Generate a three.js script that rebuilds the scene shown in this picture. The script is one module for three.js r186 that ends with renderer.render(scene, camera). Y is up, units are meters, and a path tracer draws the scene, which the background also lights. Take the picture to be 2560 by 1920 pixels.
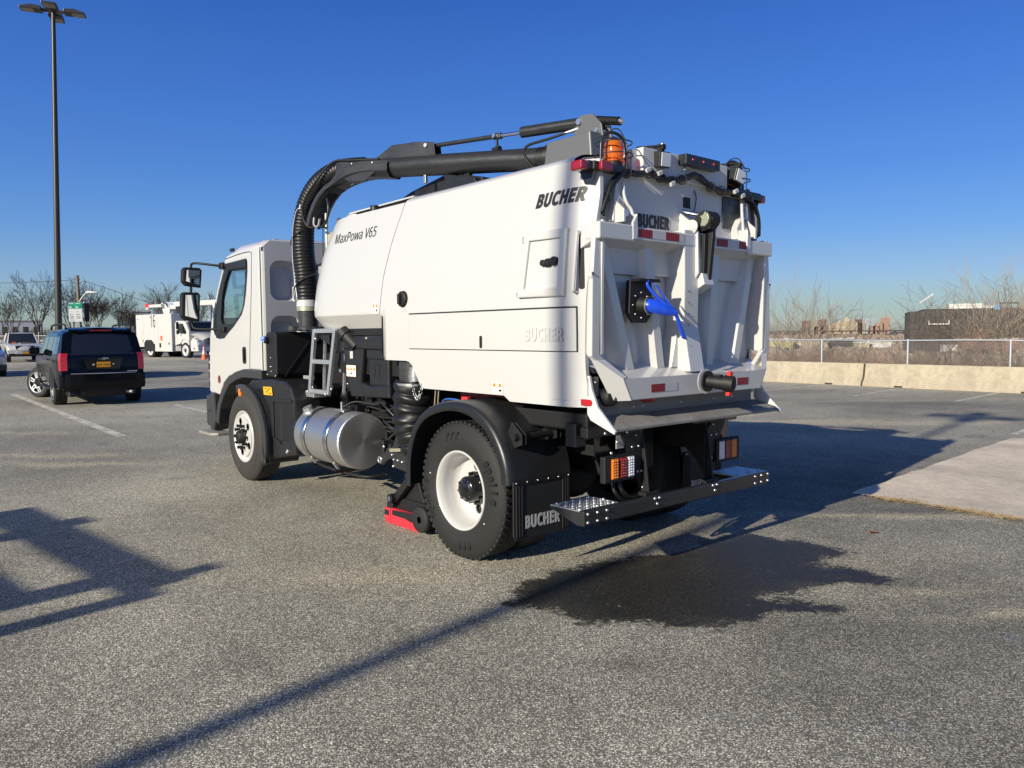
import * as THREE from 'three';
import { RoundedBoxGeometry } from 'three/addons/geometries/RoundedBoxGeometry.js';
import { TextGeometry } from 'three/addons/geometries/TextGeometry.js';
import { FontLoader } from 'three/addons/loaders/FontLoader.js';
import { mergeGeometries } from 'three/addons/utils/BufferGeometryUtils.js';

// ---------------------------------------------------------------- camera, sky, sun, exposure
const scene = new THREE.Scene();
const camera = new THREE.PerspectiveCamera(53.06, 4 / 3, 0.05, 9000);
camera.position.set(0, 1.7, 0);
camera.rotation.order = 'YXZ';
camera.rotation.set(THREE.MathUtils.degToRad(-3.7635), 0, THREE.MathUtils.degToRad(-0.4407));

const renderer = new THREE.WebGLRenderer({ antialias: true });
renderer.toneMapping = THREE.LinearToneMapping;
renderer.toneMappingExposure = 1.25;
renderer.shadowMap.enabled = true;

const SUN_EL = THREE.MathUtils.degToRad(21.5), SUN_B = THREE.MathUtils.degToRad(41.3);
const sunDir = new THREE.Vector3(-Math.sin(SUN_B) * Math.cos(SUN_EL), Math.sin(SUN_EL), Math.cos(SUN_B) * Math.cos(SUN_EL));
const sun = new THREE.DirectionalLight(new THREE.Color(1.0, 0.915, 0.75), 4.9);
sun.position.copy(sunDir).multiplyScalar(90);
sun.target.position.set(0, 0, 0);
sun.castShadow = true;
sun.shadow.mapSize.set(4096, 4096);
Object.assign(sun.shadow.camera, { left: -70, right: 70, top: 70, bottom: -70, near: 1, far: 260 });
scene.add(sun, sun.target);

function makeSky() {
  const w = 512, h = 256, d = new Float32Array(w * h * 4);
  // elevation (degrees) -> sRGB of a clear winter sky, lighter and greener near the horizon
  const stops = [[-90, 120, 116, 108], [-1.5, 150, 150, 142], [0, 182, 190, 178], [1.0, 176, 194, 188], [2.0, 170, 196, 200], [3.0, 164, 198, 216], [3.7, 156, 194, 230], [5, 142, 186, 231], [7, 119, 173, 238], [11, 94, 151, 233], [16, 76, 132, 222], [23, 58, 110, 203], [35, 50, 93, 166], [60, 40, 70, 126], [90, 38, 62, 108]];
  const lin = (v) => { v /= 255; return v <= 0.04045 ? v / 12.92 : Math.pow((v + 0.055) / 1.055, 2.4); };
  for (let j = 0; j < h; j++) {
    const el = ((j + 0.5) / h - 0.5) * 180;
    let k = 0; while (k < stops.length - 2 && el > stops[k + 1][0]) k++;
    const a = stops[k], b = stops[k + 1], t = Math.min(1, Math.max(0, (el - a[0]) / (b[0] - a[0])));
    const c = [1, 2, 3].map((i) => lin(a[i] + (b[i] - a[i]) * t));
    const er = el * Math.PI / 180;
    for (let i = 0; i < w; i++) {
      const az = ((i + 0.5) / w - 0.5) * 2 * Math.PI;
      const v = new THREE.Vector3(Math.cos(az) * Math.cos(er), Math.sin(er), Math.sin(az) * Math.cos(er));
      const cs = v.dot(sunDir), ray = (0.80 + 0.24 * cs * cs) / 1.25, mie = el > 0 ? 0.4 * Math.pow(Math.max(0, cs), 10) : 0;
      const o = (j * w + i) * 4;
      d[o] = c[0] * ray + mie; d[o + 1] = c[1] * ray + mie * 0.95; d[o + 2] = c[2] * ray + mie * 0.85; d[o + 3] = 1;
    }
  }
  const t = new THREE.DataTexture(d, w, h, THREE.RGBAFormat, THREE.FloatType);
  t.mapping = THREE.EquirectangularReflectionMapping;
  t.magFilter = THREE.LinearFilter; t.minFilter = THREE.LinearFilter; t.wrapS = THREE.RepeatWrapping;
  t.colorSpace = THREE.LinearSRGBColorSpace; t.needsUpdate = true;
  return t;
}
scene.background = makeSky();
scene.environment = scene.background;

// ---------------------------------------------------------------- helpers
let seed = 12345;
const rnd = () => { seed = (seed * 1664525 + 1013904223) >>> 0; return seed / 4294967296; };
const rr = (a, b) => a + (b - a) * rnd();
const V = (x, y, z) => new THREE.Vector3(x, y, z);
const rgb = (r, g, b) => new THREE.Color().setRGB(r, g, b);
const lerp = THREE.MathUtils.lerp, clamp = THREE.MathUtils.clamp, D2R = Math.PI / 180;
const sstep = (a, b, x) => { const t = clamp((x - a) / (b - a), 0, 1); return t * t * (3 - 2 * t); };
function itp(tab, x) {                         // piecewise linear table
  if (x <= tab[0][0]) return tab[0][1];
  for (let i = 1; i < tab.length; i++) if (x <= tab[i][0]) { const [a, b] = tab[i - 1], [c, d] = tab[i]; return b + (d - b) * (x - a) / (c - a || 1); }
  return tab[tab.length - 1][1];
}
const hash2 = (x, y) => { let h = Math.imul(x | 0, 374761393) + Math.imul(y | 0, 668265263); h = Math.imul(h ^ (h >>> 13), 1274126177); return ((h ^ (h >>> 16)) >>> 0) / 4294967296; };
function vnoise(x, y) {
  const xi = Math.floor(x), yi = Math.floor(y), fx = x - xi, fy = y - yi, u = fx * fx * (3 - 2 * fx), v = fy * fy * (3 - 2 * fy);
  return lerp(lerp(hash2(xi, yi), hash2(xi + 1, yi), u), lerp(hash2(xi, yi + 1), hash2(xi + 1, yi + 1), u), v);
}
const fbm = (x, y, n = 4) => { let s = 0, a = 0.5, t = 0; for (let i = 0; i < n; i++) { s += a * vnoise(x, y); t += a; a *= 0.5; x = x * 2.03 + 17.1; y = y * 2.03 + 5.3; } return s / t; };

function flat(g) {
  if (g.index) g = g.toNonIndexed();
  if (!g.attributes.normal) g.computeVertexNormals();
  if (!g.attributes.uv) g.setAttribute('uv', new THREE.BufferAttribute(new Float32Array(g.attributes.position.count * 2), 2));
  for (const k of Object.keys(g.attributes)) if (!['position', 'normal', 'uv'].includes(k)) g.deleteAttribute(k);
  g.morphAttributes = {};
  return g;
}
const M4 = () => new THREE.Matrix4();
const move = (g, x, y, z) => { g.translate(x, y, z); return g; };
const turn = (g, rx, ry = 0, rz = 0) => { g.applyMatrix4(M4().makeRotationFromEuler(new THREE.Euler(rx, ry, rz))); return g; };
function bx(x0, x1, y0, y1, z0, z1, r = 0.008) {       // box by extents, rounded edges
  const w = Math.abs(x1 - x0), h = Math.abs(y1 - y0), d = Math.abs(z1 - z0), m = Math.min(w, h, d) * 0.45;
  const g = r > 0 ? new RoundedBoxGeometry(w, h, d, 2, Math.min(r, m)) : new THREE.BoxGeometry(w, h, d);
  return move(g, (x0 + x1) / 2, (y0 + y1) / 2, (z0 + z1) / 2);
}
function cyl(a, b, r0, r1 = r0, seg = 14, open = false) {
  const d = b.clone().sub(a), g = new THREE.CylinderGeometry(r1, r0, d.length(), seg, 1, open);
  g.applyQuaternion(new THREE.Quaternion().setFromUnitVectors(V(0, 1, 0), d.clone().normalize()));
  return move(g, (a.x + b.x) / 2, (a.y + b.y) / 2, (a.z + b.z) / 2);
}
const tube = (pts, r, n = 32, rad = 8, closed = false) => new THREE.TubeGeometry(new THREE.CatmullRomCurve3(pts.map((p) => p.isVector3 ? p : V(...p)), closed, 'catmullrom', 0.5), n, r, rad, closed);
const bar = (a, b, w, h) => {                           // square bar between two points
  const d = b.clone().sub(a), g = new RoundedBoxGeometry(w, h, d.length(), 1, Math.min(w, h) * 0.15);
  g.applyMatrix4(M4().lookAt(b, a, V(0, 1, 0))); return move(g, (a.x + b.x) / 2, (a.y + b.y) / 2, (a.z + b.z) / 2);
};
function shape(pts, holes = []) {
  const s = new THREE.Shape(pts.map((p) => new THREE.Vector2(p[0], p[1])));
  for (const h of holes) s.holes.push(new THREE.Path(h.map((p) => new THREE.Vector2(p[0], p[1]))));
  return s;
}
// prism along an axis; pts are (x,y) for 'z', (z,y) for 'x', (x,z) for 'y'
function prism(pts, axis, a, b, bev = 0, holes = []) {
  const f = axis === 'z' ? (p) => p : axis === 'x' ? (p) => [-p[0], p[1]] : (p) => [p[0], -p[1]];
  const lo = Math.min(a, b), hi = Math.max(a, b);
  const g = new THREE.ExtrudeGeometry(shape(pts.map(f), holes.map((h) => h.map(f))), { depth: hi - lo - 2 * bev, bevelEnabled: bev > 0, bevelThickness: bev, bevelSize: bev, bevelOffset: -bev, bevelSegments: 2, curveSegments: 12, steps: 1 });
  move(g, 0, 0, lo + bev);
  if (axis === 'x') turn(g, 0, Math.PI / 2, 0);
  if (axis === 'y') turn(g, -Math.PI / 2, 0, 0);
  return g;
}
const rrect = (x0, x1, y0, y1, r, n = 5) => {
  const p = [], c = [[x1 - r, y1 - r, 0], [x0 + r, y1 - r, 90], [x0 + r, y0 + r, 180], [x1 - r, y0 + r, 270]];
  for (const [cx, cy, a] of c) for (let i = 0; i <= n; i++) { const t = (a + 90 * i / n) * D2R; p.push([cx + r * Math.cos(t), cy + r * Math.sin(t)]); }
  return p;
};
const circ = (cx, cy, r, n = 20, ry = r) => Array.from({ length: n }, (_, i) => [cx + r * Math.cos(i / n * 2 * Math.PI), cy + ry * Math.sin(i / n * 2 * Math.PI)]);
// smooth grid surface P(i/nu, j/nv) -> Vector3
function surf(P, nu, nv, uvs = 1) {
  const pos = [], uv = [], idx = [];
  for (let j = 0; j <= nv; j++) for (let i = 0; i <= nu; i++) { const p = P(i / nu, j / nv); pos.push(p.x, p.y, p.z); uv.push(i / nu * uvs, j / nv * uvs); }
  for (let j = 0; j < nv; j++) for (let i = 0; i < nu; i++) { const a = j * (nu + 1) + i, b = a + 1, c = a + nu + 1, d = c + 1; idx.push(a, b, d, a, d, c); }
  const g = new THREE.BufferGeometry();
  g.setAttribute('position', new THREE.Float32BufferAttribute(pos, 3)); g.setAttribute('uv', new THREE.Float32BufferAttribute(uv, 2));
  g.setIndex(idx); g.computeVertexNormals(); return g;
}
const hard = (g) => { g = g.index ? g.toNonIndexed() : g; g.computeVertexNormals(); return g; };
function quad(a, b, c, d) {
  const g = new THREE.BufferGeometry();
  g.setAttribute('position', new THREE.Float32BufferAttribute([a, b, c, a, c, d].flatMap((p) => [p.x, p.y, p.z]), 3));
  g.setAttribute('uv', new THREE.Float32BufferAttribute([0, 0, 1, 0, 1, 1, 0, 0, 1, 1, 0, 1], 2)); g.computeVertexNormals(); return g;
}
const lathe = (pts, axis = 'z', seg = 40) => {            // pts (radius, along axis)
  const g = new THREE.LatheGeometry(pts.map((p) => new THREE.Vector2(p[0], p[1])), seg);
  if (axis === 'z') turn(g, Math.PI / 2, 0, 0);
  if (axis === 'x') turn(g, 0, 0, -Math.PI / 2);
  return g;
};
const dome = (x, y, z, r, n, axis) => {                  // bolt head
  const g = new THREE.SphereGeometry(r, 8, 5, 0, Math.PI * 2, 0, Math.PI / 2);
  g.applyQuaternion(new THREE.Quaternion().setFromUnitVectors(V(0, 1, 0), axis)); return move(g, x, y, z);
};
const names = new Map();
function numbered(n) { const k = names.get(n) ?? 0; names.set(n, k + 1); return k ? n + '_' + String(k).padStart(3, '0') : n; }
function obj(name, geos, mat, parent = scene, label) {
  const list = (Array.isArray(geos) ? geos : [geos]).map(flat);
  const g = list.length > 1 ? mergeGeometries(list) : list[0];
  const m = new THREE.Mesh(g, mat);
  m.name = parent === scene ? numbered(name) : name; m.castShadow = m.receiveShadow = true;
  if (label) m.userData.label = label;
  parent.add(m); return m;
}
function tag(o, label, category, group) { Object.assign(o.userData, { label, category }); if (group) o.userData.group = group; return o; }
function thing(name, label, category, pos = [0, 0, 0], ry = 0, group) {
  const o = new THREE.Group(); o.name = numbered(name); o.position.set(...pos); o.rotation.y = ry; scene.add(o);
  return tag(o, label, category, group);
}
function struct(name, geos, mat) { const m = obj(name, geos, mat); m.userData.kind = 'structure'; return m; }
const fonts = {};
for (const k of ['sans_bold', 'sans_regular', 'sans_mono_regular']) fonts[k] = await new FontLoader().loadAsync('fonts/droid/droid_' + k + '.typeface.json');
function text(str, h, depth, font = 'sans_bold', { sx = 1, shear = 0, bold = 0 } = {}) {   // cap height h, origin at baseline left, facing +z
  const g = new TextGeometry(str, { font: fonts[font], size: h / 0.72, depth, curveSegments: 5, bevelEnabled: bold > 0, bevelThickness: 0.0005, bevelSize: bold, bevelSegments: 1 });
  g.applyMatrix4(M4().set(sx, shear, 0, 0, 0, 1, 0, 0, 0, 0, 1, 0, 0, 0, 0, 1)); return g;
}
function fitText(str, h, width, depth, font, o = {}) { const g = text(str, h, depth, font, o); g.computeBoundingBox(); const b = g.boundingBox; move(g, -b.min.x, 0, 0); g.scale(width / (b.max.x - b.min.x), 1, 1); return g; }

// ---------------------------------------------------------------- materials
const std = (c, roughness = 0.6, metalness = 0, o = {}) => new THREE.MeshStandardMaterial({ color: rgb(...c), roughness, metalness, ...o });
const phys = (c, roughness, o = {}) => new THREE.MeshPhysicalMaterial({ color: rgb(...c), roughness, ...o });
function canvas(w, h, draw, srgb = true) {
  const c = document.createElement('canvas'); c.width = w; c.height = h; draw(c.getContext('2d'), w, h);
  const t = new THREE.CanvasTexture(c); if (srgb) t.colorSpace = THREE.SRGBColorSpace; t.wrapS = t.wrapT = THREE.RepeatWrapping; return t;
}
function noiseTex(n, f, srgb = true) {
  const d = new Uint8Array(n * n * 4);
  for (let j = 0; j < n; j++) for (let i = 0; i < n; i++) { const c = f(i, j), o = (j * n + i) * 4; d[o] = c[0]; d[o + 1] = c[1]; d[o + 2] = c[2]; d[o + 3] = 255; }
  const t = new THREE.DataTexture(d, n, n); t.magFilter = t.minFilter = THREE.LinearFilter; t.wrapS = t.wrapT = THREE.RepeatWrapping;
  if (srgb) t.colorSpace = THREE.SRGBColorSpace; t.needsUpdate = true; return t;
}
// tileable fbm on an n-pixel tile
function tnoise(n, per, seedv) {
  const g = new Float32Array(per * per); for (let i = 0; i < g.length; i++) g[i] = hash2(i + seedv * 977, seedv * 31 + 7);
  return (i, j) => { const x = i / n * per, y = j / n * per, xi = Math.floor(x), yi = Math.floor(y), fx = x - xi, fy = y - yi, u = fx * fx * (3 - 2 * fx), v = fy * fy * (3 - 2 * fy); const q = (a, b) => g[(b % per) * per + (a % per)]; return lerp(lerp(q(xi, yi), q(xi + 1, yi), u), lerp(q(xi, yi + 1), q(xi + 1, yi + 1), u), v); };
}
// asphalt: light and dark stones in a dark binder, 4 m per tile
function asphaltTextures() {
  const n = 2048, lum = new Float32Array(n * n).fill(0.36), hgt = new Float32Array(n * n).fill(0.2), tint = new Float32Array(n * n);
  const stones = 420000;
  for (let k = 0; k < stones; k++) {
    const cx = rnd() * n, cy = rnd() * n, r = 0.9 + 1.9 * rnd() * rnd() + 0.6 * rnd(), v = rnd(), tone = v < 0.3 ? rr(0.28, 0.48) : v < 0.8 ? rr(0.56, 0.72) : rr(0.72, 0.90), tn = rr(-1, 1), e = rr(0.6, 1), th = rnd() * 3.14, c = Math.cos(th), s = Math.sin(th), R = Math.ceil(r);
    for (let y = -R; y <= R; y++) for (let x = -R; x <= R; x++) {
      const a = (x * c + y * s) / r, b = (-x * s + y * c) / (r * e), q = a * a + b * b;
      if (q < 1) { const i = ((Math.floor(cy + y) + n) % n) * n + ((Math.floor(cx + x) + n) % n); lum[i] = tone * (1 - 0.12 * q); hgt[i] = 0.4 + 0.6 * (1 - q * q); tint[i] = tn; }
    }
  }
  const col = new Uint8Array(n * n * 4), bmp = new Uint8Array(n * n * 4);
  for (let i = 0; i < n * n; i++) {
    const l = lum[i] * 255 * (0.94 + 0.12 * hash2(i, 3)), t = tint[i] * 0.035;
    col[i * 4] = clamp(l * (1.015 + t), 0, 255); col[i * 4 + 1] = clamp(l * 1.0, 0, 255); col[i * 4 + 2] = clamp(l * (0.955 - t), 0, 255); col[i * 4 + 3] = 255;
    bmp[i * 4] = bmp[i * 4 + 1] = bmp[i * 4 + 2] = hgt[i] * 255; bmp[i * 4 + 3] = 255;
  }
  const mk = (d, s) => { const t = new THREE.DataTexture(d, n, n); t.magFilter = t.minFilter = THREE.LinearFilter; t.wrapS = t.wrapT = THREE.RepeatWrapping; if (s) t.colorSpace = THREE.SRGBColorSpace; t.needsUpdate = true; return t; };
  return [mk(col, true), mk(bmp, false)];
}
const [aspMap, aspBump] = asphaltTextures();
const concTex = (() => { const a = tnoise(512, 6, 1), b = tnoise(512, 24, 2), c = tnoise(512, 128, 3); return noiseTex(512, (i, j) => { const v = 178 + 30 * a(i, j) + 18 * b(i, j) + 24 * c(i, j); return [v, v * 0.985, v * 0.96].map((x) => clamp(x, 0, 255)); }); })();
const scuff = (() => { const a = tnoise(256, 8, 6), b = tnoise(256, 64, 7); return noiseTex(256, (i, j) => { const v = 120 + 90 * a(i, j) + 45 * b(i, j); return [v, v, v]; }, false); })();

const M = {
  white: phys([0.545, 0.54, 0.522], 0.3, { clearcoat: 0.7, clearcoatRoughness: 0.07 }),
  whiteDull: std([0.57, 0.568, 0.56], 0.42),
  seam: std([0.02, 0.02, 0.022], 0.8),
  black: std([0.007, 0.007, 0.0075], 0.6),
  blackGloss: phys([0.008, 0.008, 0.009], 0.2, { clearcoat: 0.5, clearcoatRoughness: 0.1 }),
  plastic: std([0.014, 0.0145, 0.016], 0.55, 0, { roughnessMap: scuff }),
  plasticGrey: std([0.036, 0.037, 0.039], 0.5, 0, { roughnessMap: scuff }),
  rubber: std([0.014, 0.014, 0.0135], 0.72),
  rubberDusty: std([0.034, 0.031, 0.027], 0.85, 0, { roughnessMap: scuff }),
  rubberText: std([0.007, 0.007, 0.007], 0.6),
  hose: std([0.008, 0.008, 0.008], 0.42),
  gun: std([0.026, 0.028, 0.030], 0.42, 0.1, { roughnessMap: scuff }),
  greyPaint: std([0.12, 0.124, 0.128], 0.42, 0.1),
  galv: std([0.66, 0.68, 0.69], 0.36, 0.8),
  zinc: std([0.7, 0.7, 0.68], 0.3, 0.9),
  chrome: std([0.85, 0.85, 0.85], 0.08, 1),
  alu: phys([0.66, 0.645, 0.62], 0.44, { metalness: 0.92, anisotropy: 0.5, anisotropyRotation: 0 }),
  steelDull: std([0.33, 0.33, 0.32], 0.55, 0.25),
  red: phys([0.40, 0.012, 0.016], 0.25, { clearcoat: 0.6 }),
  redDark: phys([0.28, 0.01, 0.015], 0.18, { clearcoat: 0.7 }),
  redFlat: std([0.24, 0.012, 0.018], 0.5),
  redBright: std([0.6, 0.03, 0.03], 0.5),
  silverTape: std([0.5, 0.5, 0.49], 0.4),
  amber: phys([0.75, 0.20, 0.012], 0.2, { clearcoat: 0.6 }),
  amberDome: phys([0.9, 0.24, 0.02], 0.08, { transmission: 0.55, ior: 1.45, thickness: 0 }),
  lensWhite: phys([0.72, 0.73, 0.75], 0.15, { clearcoat: 0.8 }),
  blue: phys([0.012, 0.07, 0.62], 0.32, { clearcoat: 0.4 }),
  glass: phys([0.86, 0.93, 0.93], 0.02, { transmission: 1, thickness: 0, ior: 1.45 }),
  darkGlass: phys([0.012, 0.013, 0.015], 0.03, { clearcoat: 1, clearcoatRoughness: 0.02 }),
  mirror: std([0.8, 0.82, 0.84], 0.02, 1),
  ink: std([0.02, 0.021, 0.024], 0.5),
  orange: std([0.75, 0.12, 0.02], 0.5),
  yellow: std([0.7, 0.45, 0.03], 0.5),
};
// ---------------------------------------------------------------- the place: s runs along the sweeper (to its rear), t to its left
const O = V(0.571, 0, -6.4305), YAW = -49.55 * D2R;
const ex = V(Math.cos(YAW), 0, -Math.sin(YAW)), ez = V(Math.sin(YAW), 0, Math.cos(YAW));
const W = (s, y, t) => V(O.x + s * ex.x + t * ez.x, y, O.z + s * ex.z + t * ez.z);
const ST = (x, z) => { const dx = x - O.x, dz = z - O.z; return [dx * ex.x + dz * ex.z, dx * ez.x + dz * ez.z]; };
const groundY = (s, t) => {
  const w = W(s, 0, t);
  const rise = 0.24 * sstep(26, 52, -w.z) * sstep(2, -14, w.x);
  const drop = -10 * sstep(-20.6, -125, t) * sstep(-25, 0, w.x);
  return rise + drop;
};
function lines(dense0, dense1, step, grow, far) {
  const a = []; for (let v = dense0; v <= dense1 + 1e-6; v += step) a.push(v);
  let d = step, v = dense1; while (v < far) { d = Math.min(d * grow, 900); v += d; a.push(v); }
  d = step; v = dense0; while (v > -far) { d = Math.min(d * grow, 900); v -= d; a.unshift(v); }
  return a;
}
{ // ground: one sheet to the horizon
  const S = lines(-5, 8, 0.05, 1.06, 6000), T = lines(-7.5, 5.5, 0.05, 1.06, 6000), ns = S.length, nt = T.length;
  const pos = new Float32Array(ns * nt * 3), uv = new Float32Array(ns * nt * 2), col = new Float32Array(ns * nt * 3), idx = [];
  const streaks = [ // pale dust: centre x,z, half lengths along x and z, strength
    [-6.9, -10.95, 1.5, 0.16, 0.9], [-5.9, -10.2, 1.1, 0.16, 0.7], [-8.6, -13.6, 1.6, 0.2, 0.5], [5.0, -14.4, 2.6, 0.35, 0.9], [7.6, -14.0, 1.8, 0.3, 0.8], [4.0, -15.6, 1.4, 0.2, 0.5], [9.6, -18.6, 3.2, 0.3, 0.3], [3.4, -7.0, 1.5, 0.13, 0.45], [2.0, -5.4, 1.2, 0.6, 0.3], [3.3, -4.5, 1.1, 0.08, 0.5], [2.75, -5.0, 0.5, 0.1, 0.35], [-2.6, -9.6, 1.8, 0.2, 0.25], [-0.9, -5.3, 1.1, 0.25, 0.28]];
  const darks = [[0.55, -3.85, 0.25, 0.13, 0.3], [-2.9, -3.9, 0.6, 0.25, 0.15], [3.4, -4.9, 0.5, 0.12, 0.2], [-13.9, -20.4, 0.9, 0.25, 0.35], [-4.05, -9.1, 0.12, 0.1, 0.35], [-3.5, -3.35, 0.35, 0.12, 0.28], [-8.6, -16.2, 1.4, 0.1, 0.15], [3.9, -7.15, 1.3, 0.16, 0.35]];
  const blues = [[0.55, -4.27, 0.16, 0.022], [1.05, -3.27, 0.19, 0.03], [1.65, -3.2, 0.2, 0.02], [2.75, -4.15, 0.12, 0.03]];
  for (let j = 0; j < nt; j++) for (let i = 0; i < ns; i++) {
    const k = j * ns + i, s = S[i], t = T[j], w = W(s, 0, t), y = groundY(s, t);
    pos[k * 3] = w.x; pos[k * 3 + 1] = y; pos[k * 3 + 2] = w.z; uv[k * 2] = s / 4; uv[k * 2 + 1] = t / 4;
    let v = 1.42 + 1.2 * (fbm(w.x * 0.5 + 40, w.z * 0.5, 4) - 0.5) + 0.35 * (fbm(w.x * 2.6, w.z * 2.6 + 9, 3) - 0.5) + 0.9 * (fbm(w.x * 0.12 + 3, w.z * 0.12, 3) - 0.5) + 0.14 * (vnoise(w.x * 13, w.z * 13) - 0.5);
    const crack = Math.abs(fbm(w.x * 0.35 + 70, w.z * 0.35 + 20, 4) - 0.5); if (crack < 0.005) v *= 0.8; const tt = t + 0.4 * (fbm(s * 0.25, 3, 2) - 0.5); for (const q of [-3.6, -5.4, 3.1, 4.9, -11.2, -13]) { const e = (tt - q) / 0.13; if (e * e < 6) v *= 1 - 0.14 * Math.exp(-e * e) * sstep(0.35, 0.65, fbm(s * 0.5, q * 3, 3)); }
    let dust = 0, dk = 0, bl = 0;
    for (const [cx, cz, rx, rz, q] of streaks) { const dx = (w.x - cx) / rx, dz = (w.z - cz - 0.25 * (fbm(w.x * 1.3, cz, 2) - 0.5)) / rz, e = Math.exp(-(dx * dx + dz * dz)); if (e > 0.02) dust += 1.9 * q * e * sstep(0.3, 0.75, fbm(w.x * 2.2, w.z * 5, 3) + e * 0.3); }
    for (const [cx, cz, rx, rz, q] of darks) { const dx = (w.x - cx) / rx, dz = (w.z - cz) / rz; dk += q * Math.exp(-(dx * dx + dz * dz)); }
    for (const [cx, cz, rx, rz] of blues) { const dx = (w.x - cx) / rx, dz = (w.z - cz) / rz; bl += Math.exp(-((dx * dx + dz * dz) ** 2)) * sstep(0.35, 0.7, vnoise(w.x * 30, w.z * 30)); }
    v = v * (1 - dk);
    let r = v * 1.17, g = v * 1.125, b = v * 0.975;
    dust = Math.min(dust, 0.8); r = lerp(r, 2.5, dust * 0.8); g = lerp(g, 2.25, dust * 0.8); b = lerp(b, 1.72, dust * 0.8);
    bl = 0.35 * Math.min(bl, 1); r = lerp(r, 0.9, bl); g = lerp(g, 1.25, bl); b = lerp(b, 1.8, bl);
    const dirt = Math.max(sstep(-20.1, -20.6, t), sstep(-64, -66, s));     // beyond the lot: bare winter earth
    const n = 0.6 + 0.8 * fbm(w.x * 0.05, w.z * 0.05, 4);
    col[k * 3] = lerp(r, 0.62 * n, dirt); col[k * 3 + 1] = lerp(g, 0.48 * n, dirt); col[k * 3 + 2] = lerp(b, 0.36 * n, dirt);
  }
  for (let j = 0; j < nt - 1; j++) for (let i = 0; i < ns - 1; i++) { const a = j * ns + i, b = a + 1, c = a + ns, d = c + 1; idx.push(a, d, b, a, c, d); }
  const g = new THREE.BufferGeometry();
  g.setAttribute('position', new THREE.BufferAttribute(pos, 3)); g.setAttribute('uv', new THREE.BufferAttribute(uv, 2)); g.setAttribute('color', new THREE.BufferAttribute(col, 3)); g.setIndex(idx); g.computeVertexNormals();
  const m = new THREE.Mesh(g, new THREE.MeshStandardMaterial({ map: aspMap, bumpMap: aspBump, bumpScale: 0.0016, vertexColors: true, roughness: 0.88 }));
  m.name = 'ground'; m.userData.kind = 'structure'; m.receiveShadow = true; scene.add(m);
}
// thin sheets on the asphalt
const sheet = (pts, y, uvs = 1, dense = 0) => {            // pts: world x,z polygon
  const g = new THREE.ShapeGeometry(shape(pts.map(([x, z]) => [x, -z]))); turn(g, -Math.PI / 2, 0, 0); move(g, 0, y, 0);
  const p = g.attributes.position, u = g.attributes.uv; for (let i = 0; i < p.count; i++) { const [s, t] = ST(p.getX(i), p.getZ(i)); u.setXY(i, s * uvs, t * uvs); p.setY(i, y + groundY(s, t)); }
  return g;
};
{ // damp stain left by the sweeper
  const w = 1024, h = 640, x0 = -0.35, x1 = 3.05, z0 = -6.75, z1 = -4.1;
  const poly = [[-0.06, -4.76], [0.03, -4.98], [0.22, -5.3], [0.57, -5.58], [0.9, -5.68], [1.26, -5.85], [1.7, -6.25], [2.0, -6.45], [2.1, -6.26], [2.33, -6.17], [2.52, -6.0], [2.63, -5.78], [2.5, -5.68], [2.32, -5.66], [2.2, -5.56], [2.42, -5.42], [2.62, -5.2], [2.5, -5.1], [2.28, -5.1], [2.0, -4.98], [1.72, -4.9], [1.62, -4.82], [1.86, -4.74], [1.98, -4.6], [1.84, -4.52], [1.5, -4.53], [1.38, -4.45], [1.2, -4.34], [0.95, -4.31], [0.72, -4.42], [0.41, -4.45], [0.2, -4.62]];
  const d = new Uint8Array(w * h * 4);
  const inside = (x, z) => { let c = false, best = 1e9; for (let i = 0, j = poly.length - 1; i < poly.length; j = i++) { const [ax, az] = poly[i], [bxx, bz] = poly[j]; if ((az > z) !== (bz > z) && x < (bxx - ax) * (z - az) / (bz - az) + ax) c = !c; const t = clamp(((x - ax) * (bxx - ax) + (z - az) * (bz - az)) / ((bxx - ax) ** 2 + (bz - az) ** 2), 0, 1); best = Math.min(best, Math.hypot(x - ax - t * (bxx - ax), z - az - t * (bz - az))); } return c ? best : -best; };
  for (let j = 0; j < h; j++) for (let i = 0; i < w; i++) {
    const x = lerp(x0, x1, (i + 0.5) / w), z = lerp(z1, z0, (j + 0.5) / h);
    const e = inside(x, z) + 0.24 * (fbm(x * 5, z * 7, 5) - 0.5) + 0.09 * (vnoise(x * 45, z * 45) - 0.5) + 0.05 * (vnoise(x * 110, z * 110) - 0.5);
    let a = sstep(-0.04, 0.05, e) * (0.76 + 0.28 * fbm(x * 3, z * 3, 4)); a *= 0.86 + 0.2 * vnoise(x * 120, z * 120); a *= 1 - 0.30 * (1 - sstep(0, 0.3, e)) * vnoise(x * 9, z * 9);
    const o = (j * w + i) * 4; d[o] = d[o + 1] = d[o + 2] = a * 255; d[o + 3] = 255;
  }
  const al = new THREE.DataTexture(d, w, h); al.magFilter = THREE.LinearFilter; al.needsUpdate = true;
  const g = quad(V(x0, 0.004, z1), V(x1, 0.004, z1), V(x1, 0.004, z0), V(x0, 0.004, z0));
  const map = aspMap.clone(); map.repeat.set((x1 - x0) / 4, (z1 - z0) / 4); map.needsUpdate = true;
  const bm = aspBump.clone(); bm.repeat.copy(map.repeat); bm.needsUpdate = true;
  struct('wet_patch', g, new THREE.MeshStandardMaterial({ color: rgb(0.135, 0.125, 0.105), map, bumpMap: bm, bumpScale: 0.0016, roughness: 0.55, alphaMap: al, transparent: true }));
}
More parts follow.
